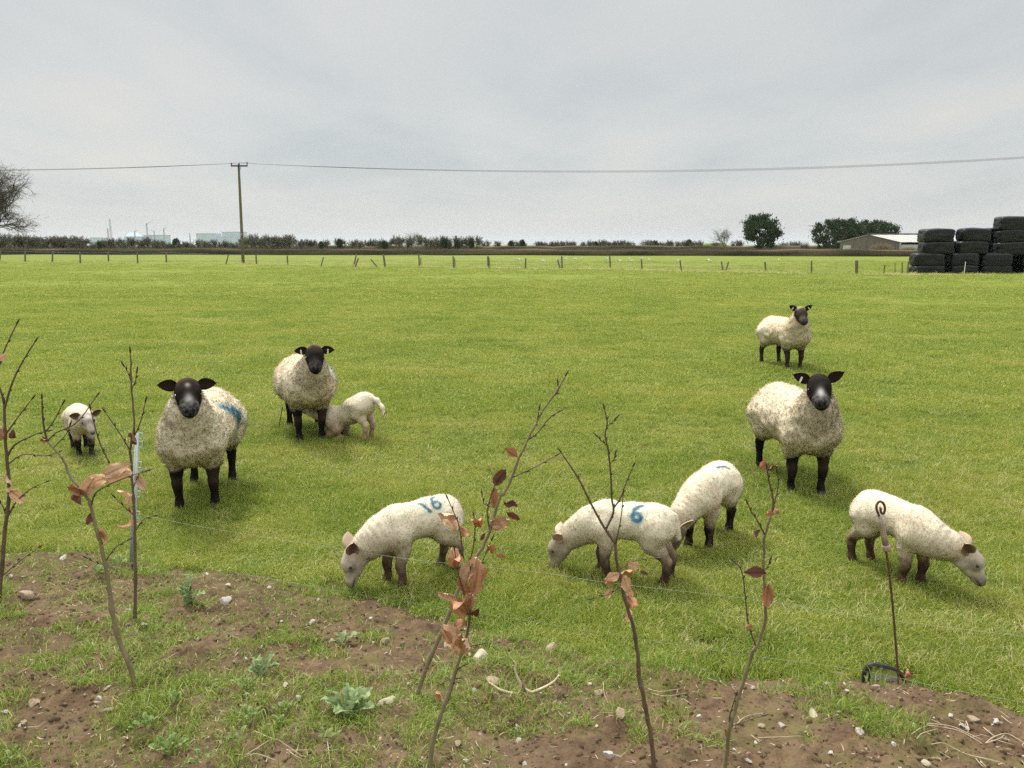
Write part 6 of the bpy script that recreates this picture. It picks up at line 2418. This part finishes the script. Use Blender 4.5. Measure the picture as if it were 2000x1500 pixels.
ST = dict(white=stone_mat("pale_limestone", (0.367, 0.334, 0.282), (0.472, 0.446, 0.394)), cream=stone_mat("cream_stone", (0.381, 0.328, 0.223), (0.459, 0.414, 0.302)), tan=stone_mat("tan_stone", (0.262, 0.190, 0.125), (0.367, 0.289, 0.210)),
          pink=stone_mat("pinkish_stone", (0.250, 0.170, 0.131), (0.341, 0.262, 0.217)), brown=stone_mat("brown_stone", (0.131, 0.086, 0.056), (0.210, 0.144, 0.098)), rust=stone_mat("orange_stone", (0.217, 0.098, 0.046), (0.289, 0.164, 0.092)),
          slate=stone_mat("dark_slate", (0.023, 0.027, 0.033), (0.042, 0.049, 0.056)), grey=stone_mat("grey_stone", (0.144, 0.118, 0.095), (0.210, 0.177, 0.144)))


def stones():
    forms = {}
    def get(seed, m, ax):
        key = (seed % 7, m, ax)
        if key not in forms:
            me = rock_mesh("stone", 10 + seed % 7, 3, ax, 0.30)
            me.materials.append(ST[m])
            forms[key] = me
        return forms[key]
    F, N, L = (1, .75, .45), (1, .85, .75), (1, .55, .38)
    big = [(52, 1166, 40, "tan", N, "angular pinkish tan stone at the left edge below the first sapling"), (125, 1090, 26, "white", F, "pale flat stone at the far left edge of the bank"), (440, 1176, 30, "white", N, "white and red stone beside the bushy thistle"),
           (66, 1378, 42, "tan", N, "wedge shaped tan stone low on the left of the bank"), (210, 1388, 38, "grey", L, "flat grey brown stone below the leaning sapling's foot"), (214, 1446, 16, "tan", N, "small round tan stone near the bottom left weeds"),
           (940, 1287, 50, "cream", N, "large cream stone behind the russet leaved sapling"), (962, 1338, 46, "tan", N, "tan stone lying beside the pale upturned root"), (1077, 1268, 38, "pink", F, "pinkish flat stone on the far edge of the bank right of centre"),
           (1168, 1357, 28, "tan", N, "squarish tan stone left of the dark forked sapling"), (1211, 1394, 42, "tan", F, "broad brown tan stone just left of the dark forked sapling's stem"), (1150, 1337, 24, "white", F, "whitish flat stone between the root and the dark forked sapling"),
           (948, 1370, 32, "rust", N, "orange brown stone below the pale upturned root"), (757, 1371, 58, "cream", L, "long pale stone lying at the foot of the tall leaning sapling"), (752, 1254, 28, "tan", N, "rounded tan stone among grass in the middle of the bank"),
           (976, 1253, 16, "pink", N, "small pink stone on the bank's far edge behind the slate"), (1278, 1297, 18, "white", N, "small white stone at the grass edge right of the dark forked sapling"), (1346, 1302, 26, "white", F, "white stone first of a row at the grass edge"),
           (1374, 1308, 30, "pink", L, "pinkish long stone second of a row at the grass edge"), (1578, 1330, 46, "grey", N, "grey brown boulder on the crest of the bank"), (1640, 1326, 46, "pink", N, "reddish broken stone on the crest left of the black crate handle"),
           (1614, 1338, 18, "white", N, "white pebble between the two stones on the crest"), (1508, 1321, 22, "white", F, "white flat stone on the crest above the pale stemmed sapling"), (1588, 1397, 50, "cream", L, "long cream flint in the middle of the bare soil on the right"),
           (1649, 1380, 16, "white", N, "round white pebble below the stones on the crest"), (1680, 1432, 26, "white", N, "upright white stone in the bare soil on the right"), (1711, 1343, 26, "pink", F, "pinkish stone half buried below the black crate handle"),
           (1527, 1418, 18, "white", N, "white pebble right of the pale stemmed sapling"), (1486, 1420, 19, "tan", N, "tan pebble beside the pale stemmed sapling"), (1900, 1404, 38, "tan", F, "tan flat stone on the slope at the right"),
           (1945, 1410, 24, "white", F, "white chip of stone right of the tan slope stone"), (1878, 1418, 16, "white", N, "white knobbly pebble below the tan slope stone"), (1857, 1401, 15, "white", N, "white pebble left of the tan slope stone"),
           (1187, 1476, 34, "white", N, "white stone with a brown hollow at the bottom of the photo"), (1020, 1279, 30, "slate", L, "dark slate chip on the bank behind the root"), (1806, 1494, 24, "cream", N, "cream stone at the bottom edge on the right"),
           (1366, 1401, 20, "white", N, "cluster like white stone between two saplings on the right"), (910, 1489, 18, "cream", N, "cream stone at the foot of the russet leaved sapling"), (895, 1452, 24, "tan", N, "tan stone in grass beside the russet leaved sapling's stem"),
           (250, 1192, 16, "white", F, "white fragment at the foot of the slim sapling"), (432, 1452, 20, "tan", N, "tan stone among the low weeds at the bottom"), (8, 1392, 22, "white", F, "white flat stone cut by the left edge near the bottom"), (40, 1418, 12, "white", N, "small white pebble low on the left"),
           (1730, 1396, 16, "slate", N, "small dark grey stone in the bare soil on the right"), (1020, 1232, 30, "brown", L, "dark brown clod like stone at the far grass edge"), (210, 1345, 20, "tan", L, "flat tan stone left of the leaning sapling's foot"), (280, 1300, 16, "tan", N, "small tan stone right of the leaning sapling's stem"),
           (925, 1350, 16, "white", N, "white upright chip left of the tan stone by the root"), (1105, 1358, 14, "grey", F, "small blue grey flat stone below the root's right arm"), (620, 1216, 20, "brown", L, "dark flat stone at the grass edge in the middle")]
    for i, (x, y, w, m, ax, lab) in enumerate(big):
        b = hit(x, y)
        s = 0.88 * w * m_per_px(b[1]) / 2
        o = link("stone", get(i, m, ax))
        o.location = (b[0], b[1], b[2] + s * ax[2] * 0.15)
        o.scale = (s, s, s)
        o.rotation_euler = (0.3 * math.sin(i), 0.25 * math.cos(i * 2), i * 1.7)
        tag(o, lab, "stone")
    r = np.random.default_rng(77)
    n = 0
    while n < 230:
        x, y = -20 + 2040 * r.random(), 1080 + 430 * r.random() ** 0.8
        if x < 900 and r.random() < 0.35:
            continue
        b = hit(x, y)
        if edge_dist(b[0], b[1]) < 0.04:
            continue
        s = (3.2 + 5.5 * r.random() ** 2.5) * m_per_px(b[1])
        m = ["white", "white", "white", "cream", "tan", "pink", "white", "grey"][int(r.integers(0, 8))]
        o = link("pebble", get(n % 7, m, [F, N, L][n % 3]))
        o.location = (b[0], b[1], b[2] + s * 0.25)
        o.scale = (s, s, s)
        o.rotation_euler = (r.normal() * .5, r.normal() * .5, r.random() * 6.28)
        tag(o, "tiny pale pebble scattered on the brown soil of the bank", "pebble", "pebbles scattered over the bank")
        n += 1


RUST = mat_noise("rusty_rod", (0.070, 0.040, 0.026), (0.135, 0.080, 0.052), 60, 0.75, 0.25, 0.3, 0.001)
BEIGE = mat_noise("aged_plastic", (0.30, 0.235, 0.165), (0.40, 0.33, 0.24), 30, 0.45, 0.4, 0.1, 0.001)
WPLAS = mat_noise("pale_plastic", (0.40, 0.47, 0.45), (0.50, 0.56, 0.54), 20, 0.45, 0.4, 0.1, 0.001)
BPLAS = mat_noise("black_plastic", (0.012, 0.013, 0.014), (0.030, 0.031, 0.032), 30, 0.4, 0.5, 0.1, 0.001)
GPLAS = mat_noise("grey_plastic", (0.26, 0.28, 0.30), (0.36, 0.38, 0.40), 20, 0.5, 0.4, 0.1, 0.001)
BRICK = mat_noise("red_clay", (0.40, 0.12, 0.10), (0.52, 0.20, 0.16), 25, 0.9, 0.1, 0.4, 0.002)
TWINE = mat_noise("electric_twine", (0.26, 0.30, 0.22), (0.38, 0.42, 0.34), 60, 0.6, 0.3, 0.0)
ROOT_M = mat_noise("pale_root", (0.50, 0.40, 0.25), (0.66, 0.56, 0.40), 30, 0.8, 0.2, 0.3, 0.001)
ROOT_D = mat_noise("brown_root", (0.10, 0.065, 0.038), (0.20, 0.13, 0.08), 30, 0.85, 0.2, 0.4, 0.002)
DRYROOT = mat_noise("dry_rootlets", (0.36, 0.28, 0.18), (0.52, 0.43, 0.30), 30, 0.85, 0.2, 0.2, 0.001)


def stakes():
    # pigtail stake
    b = hit(1756, 1336)
    Y = b[1]
    k = m_per_px(Y)
    root = empty("pigtail_stake", b)
    P = lambda x, y: at(x, y, Y) - b
    m = MB()
    m.tube(smooth_path([P(1757, 1352), P(1752, 1290), P(1745, 1200), P(1738, 1130), P(1731, 1078), P(1724, 1040), P(1717, 1008), P(1712.5, 996), P(1712.5, 986), P(1718, 979.5), P(1725, 983), P(1728.5, 993), P(1725.5, 1003), P(1721, 1001), P(1719.5, 991)], 5), 2.5 * k, 8)
    link("rod", m.mesh("rod", True), RUST, root)
    m = MB()
    path = [P(1718.5, 1008), P(1722, 1025), P(1726, 1045), P(1731, 1068)]
    m.tube(path, [3.4 * k, 4.4 * k, 5.4 * k, 6.4 * k], 10)
    for j in range(6):
        a = j * math.pi / 3
        off = np.array([math.cos(a), math.sin(a), 0])
        m.tube([p + off * rr for p, rr in zip(path, np.array([3.4, 4.4, 5.4, 6.4]) * k)], 0.9 * k, 4)
    link("insulator", m.mesh("insulator", True), BEIGE, root)
    m = MB()
    m.tube([P(1730.2, 1064), P(1730.6, 1066), P(1732, 1073), P(1732.4, 1075)], [7.4 * k, 8.2 * k, 8.2 * k, 7 * k], 14)
    link("collar", m.mesh("collar", True), BEIGE, root)
    tag(root, "rusty pigtail fence stake with a curled top and beige insulator", "fence stake")
    # pale plastic stake
    b = hit(257, 1112)
    Y = b[1]
    k = m_per_px(Y)
    root = empty("plastic_stake", b)
    P = lambda x, y: at(x, y, Y) - b
    m = MB()
    top, bot = P(268, 846), P(258, 1098)
    ax = (top - bot)
    L = np.linalg.norm(ax)
    w = 5.2 * k
    for dx in (-0.75, 0.75):
        m.tube([bot + [dx * w, 0, 0], bot + ax * 0.5 + [dx * w * .8, 0, 0], top + [dx * w * .55, 0, 0]], [0.36 * w, 0.34 * w, 0.3 * w], 6)
    m.add([bot + [-.7 * w, .002, 0], bot + [.7 * w, .002, 0], top + [.5 * w, .002, 0], top + [-.5 * w, .002, 0], bot + [-.7 * w, -.002, 0], bot + [.7 * w, -.002, 0], top + [.5 * w, -.002, 0], top + [-.5 * w, -.002, 0]],
          [(0, 1, 2, 3), (7, 6, 5, 4), (0, 4, 5, 1), (1, 5, 6, 2), (2, 6, 7, 3), (3, 7, 4, 0)])
    link("shaft", m.mesh("shaft", True), WPLAS, root)
    for y in (852, 868, 908, 920, 965, 1005, 1018):
        m = MB()
        x = 268 - 10 * (y - 846) / 252
        m.tube([P(x + 3, y - 6), P(x + 10, y - 6), P(x + 10.5, y), P(x + 10, y + 6), P(x + 3, y + 5)], 1.2 * k, 5)
        link("wire_lug", m.mesh("wire_lug", True), WPLAS, root)
    m = MB()
    m.tube([P(258.2, 1101), P(257.5, 1108), P(257, 1126)], [3.2 * k, 2.4 * k, 1.5 * k], 8)
    link("foot_spike", m.mesh("foot_spike", True), BPLAS, root)
    tag(root, "pale plastic electric fence stake with wire lugs behind the slim sapling", "fence stake")
    # the electric twine, two strands strung past the stakes
    iY = lambda x: 1 / np.interp(x, [-300, 265, 1745, 2300], [1 / 5.2, 1 / 4.36, 1 / 2.98, 1 / 2.5])
    for lab, pl in (("upper strand of pale electric twine strung between the two fence stakes", [(-60, 962), (60, 978), (180, 992), (262, 1003), (400, 1030), (640, 1068), (770, 1088), (920, 1105), (1070, 1120), (1180, 1137), (1380, 1160), (1500, 1175), (1745, 1212), (2000, 1243), (2120, 1257)]),
                    ("lower strand of electric twine lying along the grass by the bank", [(480, 1122), (640, 1150), (720, 1165), (1000, 1208), (1150, 1232), (1300, 1256), (1470, 1281), (1690, 1311), (1850, 1345), (2000, 1372), (2120, 1394)])):
        m = MB()
        pts = []
        for q in smooth_path([(x, y, 0) for x, y in pl], 6):
            Yq = iY(q[0])
            p = at(q[0], q[1], Yq)
            gz = float(bank_z(p[0], p[1])) if p[2] < .3 else 0
            g = max(gz, 0) + 0.03
            if p[2] < g:                               # slide up the sight line on to the ground
                d = p - np.array([0, 0, CAM_H])
                p = np.array([0, 0, CAM_H]) + d * ((CAM_H - g) / (CAM_H - p[2]))
            pts.append(p)
        m.tube(pts, 0.0007, 5, False)
        o = link("fence_wire", m.mesh("fence_wire", True), TWINE)
        tag(o, lab, "fence wire", "strands of the electric fence")
    # black crate handle, red lump
    b = hit(1726, 1332)
    Y = b[1] + 0.03
    k = m_per_px(Y)
    b = at(1726, 1338, Y)
    root = empty("plastic_crate", b)
    P = lambda x, y, d=0.0: at(x, y - 9, Y + d) - b
    m = MB()
    m.tube([P(1684, 1340), P(1688, 1322), P(1697, 1309), P(1705, 1306), P(1740, 1313), P(1752, 1318), P(1760, 1328), P(1770, 1345)], np.array([4.5, 4.5, 4.5, 3.6, 3.6, 4, 4, 4]) * k, 6)
    m.tube([P(1697, 1344), P(1699, 1318), P(1701, 1309)], 2.6 * k, 6)
    link("handle", m.mesh("handle"), BPLAS, root)
    m = MB()
    m.add([P(1699, 1352), P(1758, 1358), P(1752, 1333), P(1699, 1325), P(1699, 1352, .02), P(1758, 1358, .02), P(1752, 1333, .02), P(1699, 1325, .02)], [(0, 1, 2, 3), (7, 6, 5, 4), (0, 4, 5, 1), (1, 5, 6, 2), (2, 6, 7, 3), (3, 7, 4, 0)])
    link("side_panel", m.mesh("side_panel"), GPLAS, root)
    tag(root, "black plastic crate handle showing over the bank behind the rusty stake", "crate")
    b = hit(1783, 1338)
    me = rock_mesh("brick_fragment", 5, 2, (.7, .6, 1.0), 0.12)
    o = link("brick_fragment", me, BRICK)
    s = 9.5 * m_per_px(b[1])
    o.location = (b[0], b[1] + .05, b[2] + s * .7)
    o.scale = (s, s, s * 1.1)
    o.rotation_euler = (0.1, 0.15, 0.4)
    tag(o, "small red brick fragment beside the black crate handle", "brick")
    # thin dark stick left of the suckling lamb's ewe
    b = flat(544, 838)
    m = MB()
    m.tube([np.zeros(3), at(548, 815, b[1]) - b, at(552, 795, b[1]) - b], [0.006, .005, .004], 5)
    o = link("stick", m.mesh("stick"), BARK_T)
    o.location = b
    tag(o, "thin dark stick standing in the grass left of the broad ewe", "stick")


def roots():
    b = hit(1020, 1352)
    Y = b[1]
    k = m_per_px(Y)
    root = empty("upturned_root", b)

    def G(x, y, lift=0.0):
        p = at(x, y, Y)
        return p - b + np.array([0, -lift, 0])
    for pl, w0, w1, m_ in (([(1018, 1356), (1000, 1354), (978, 1348), (962, 1338), (955, 1333)], 7, 4, ROOT_M), ([(1018, 1354), (1017, 1338), (1010, 1322), (1006, 1308), (1007, 1297), (1003, 1290)], 8, 3, ROOT_M), ([(1022, 1356), (1045, 1350), (1068, 1340), (1083, 1330), (1093, 1318)], 7, 4, ROOT_M),
                           ([(1023, 1344), (1038, 1352), (1058, 1355), (1076, 1357)], 6, 3, ROOT_M), ([(1082, 1332), (1086, 1345), (1080, 1355), (1070, 1360)], 2.5, 1.5, ROOT_M), ([(990, 1352), (991, 1362), (997, 1372)], 2.5, 1.5, ROOT_M), ([(1060, 1358), (1050, 1367), (1042, 1370)], 2.5, 1.5, ROOT_M),
                           ([(1093, 1318), (1093, 1308)], 2, 1, ROOT_M), ([(984, 1350), (987, 1335), (983, 1325)], 2, 1, ROOT_M), ([(1049, 1348), (1047, 1335), (1048, 1325)], 2, 1, ROOT_M), ([(1003, 1290), (995, 1280), (992, 1273)], 2, 1, ROOT_M)):
        m = MB()
        q = smooth_path([G(*p) for p in pl], 5)
        m.tube(q, np.linspace(w0, w1, len(q)) * k / 2, 7)
        link("root_branch", m.mesh("root_branch", True), m_, root)
    m = MB()
    m.tube([G(1023, 1376), G(1024, 1362), G(1022, 1345), G(1021, 1334)], np.array([6, 8, 7, 2]) * k / 2 * 1.6, 8)
    link("root_stub", m.mesh("root_stub", True), ROOT_D, root)
    tag(root, "pale upturned root with curved arms lying on the bank", "root")

    def dry(pls, lab, w=2.6):
        c = hit(*pls[0][0])
        rt = empty("dry_roots", c)
        for pl in pls:
            m = MB()
            q = [hit(x, y) + np.array([0, 0, 0.012]) for x, y in pl]
            q = smooth_path(q, 5)
            m.tube(np.array(q) - c, np.linspace(w, w * .45, len(q)) * m_per_px(c[1]) / 2, 5)
            link("rootlet", m.mesh("rootlet", True), DRYROOT, rt)
        tag(rt, lab, "roots")
    dry([[(1796, 1418), (1830, 1421), (1860, 1425), (1888, 1438), (1910, 1450), (1924, 1458)], [(1810, 1424), (1840, 1428), (1872, 1434), (1900, 1448), (1918, 1460)], [(1780, 1440), (1798, 1428), (1822, 1421)], [(1790, 1450), (1800, 1440), (1830, 1430)], [(1924, 1458), (1940, 1446), (1965, 1440), (1990, 1452), (2010, 1462)],
         [(1924, 1458), (1950, 1450), (1962, 1441)], [(1886, 1414), (1890, 1426), (1890, 1436)], [(1920, 1428), (1935, 1440), (1942, 1444)], [(1955, 1405), (1968, 1415), (1978, 1421)], [(1945, 1452), (1980, 1462)]], "tangle of dry pale rootlets on the slope at the right")
    dry([[(1818, 1463), (1840, 1459), (1862, 1468), (1890, 1480), (1930, 1490), (1960, 1498)], [(1895, 1482), (1915, 1487), (1950, 1496)], [(1905, 1488), (1912, 1497), (1920, 1506)]], "long single dry rootlet at the bottom right corner", 2.2)
    dry([[(480, 1482), (505, 1466), (535, 1450), (560, 1462), (590, 1485)], [(470, 1490), (500, 1480), (540, 1492)], [(562, 1472), (600, 1472), (640, 1474), (674, 1469)], [(640, 1455), (643, 1480), (646, 1505)], [(500, 1435), (520, 1445), (545, 1452)], [(560, 1470), (575, 1482), (590, 1490)]], "dry pale rootlets across the bottom left of centre", 2.4)
    dry([[(232, 1380), (255, 1386), (285, 1386)], [(310, 1410), (325, 1395), (337, 1378)], [(285, 1386), (300, 1390)]], "thin dry rootlets below the leaning sapling's foot", 1.8)
    dry([[(1265, 1352), (1290, 1356), (1330, 1352)], [(1272, 1360), (1300, 1365), (1340, 1361)], [(1178, 1340), (1180, 1360), (1188, 1380)]], "thin dry rootlets left of the dark forked sapling", 1.8)
    dry([[(1480, 1447), (1520, 1446), (1565, 1443)], [(1435, 1425), (1455, 1408), (1492, 1398)]], "straight dry stalk lying right of the pale stemmed sapling", 2.0)


def litter():
    """straw and bits of stem strewn over the bank and the rough edge"""
    r = np.random.default_rng(31)
    V, F = [], []
    n = 0
    while n < 2600:
        x, y = -4.2 + 7.6 * r.random(), 1.5 + 3.4 * r.random()
        s = float(edge_dist(x, y))
        if s < -0.25:
            continue
        z = float(ground_z(x, y))
        L = 0.015 + 0.05 * r.random() ** 2
        a = r.random() * 6.28
        d = np.array([math.cos(a), math.sin(a), 0.15 * r.normal()])
        p = np.array([x, y, z + 0.004 + 0.010 * r.random() + (0.02 if s < 0 else 0)])
        side = np.array([-d[1], d[0], 0.3 * r.normal()]) * (0.0006 + 0.0007 * r.random())
        q = p + d * L * .5 + np.array([-d[1], d[0], .3]) * L * .15 * r.normal()
        e = p + d * L
        i = len(V)
        V += [p - side, p + side, q - side, q + side, e]
        F += [(i, i + 1, i + 3, i + 2), (i + 2, i + 3, i + 4)]
        n += 1
    link("straw_litter", mesh_np("straw_litter", V, F, False), DRYROOT, kind="stuff")


stones()
stakes()
roots()
litter()
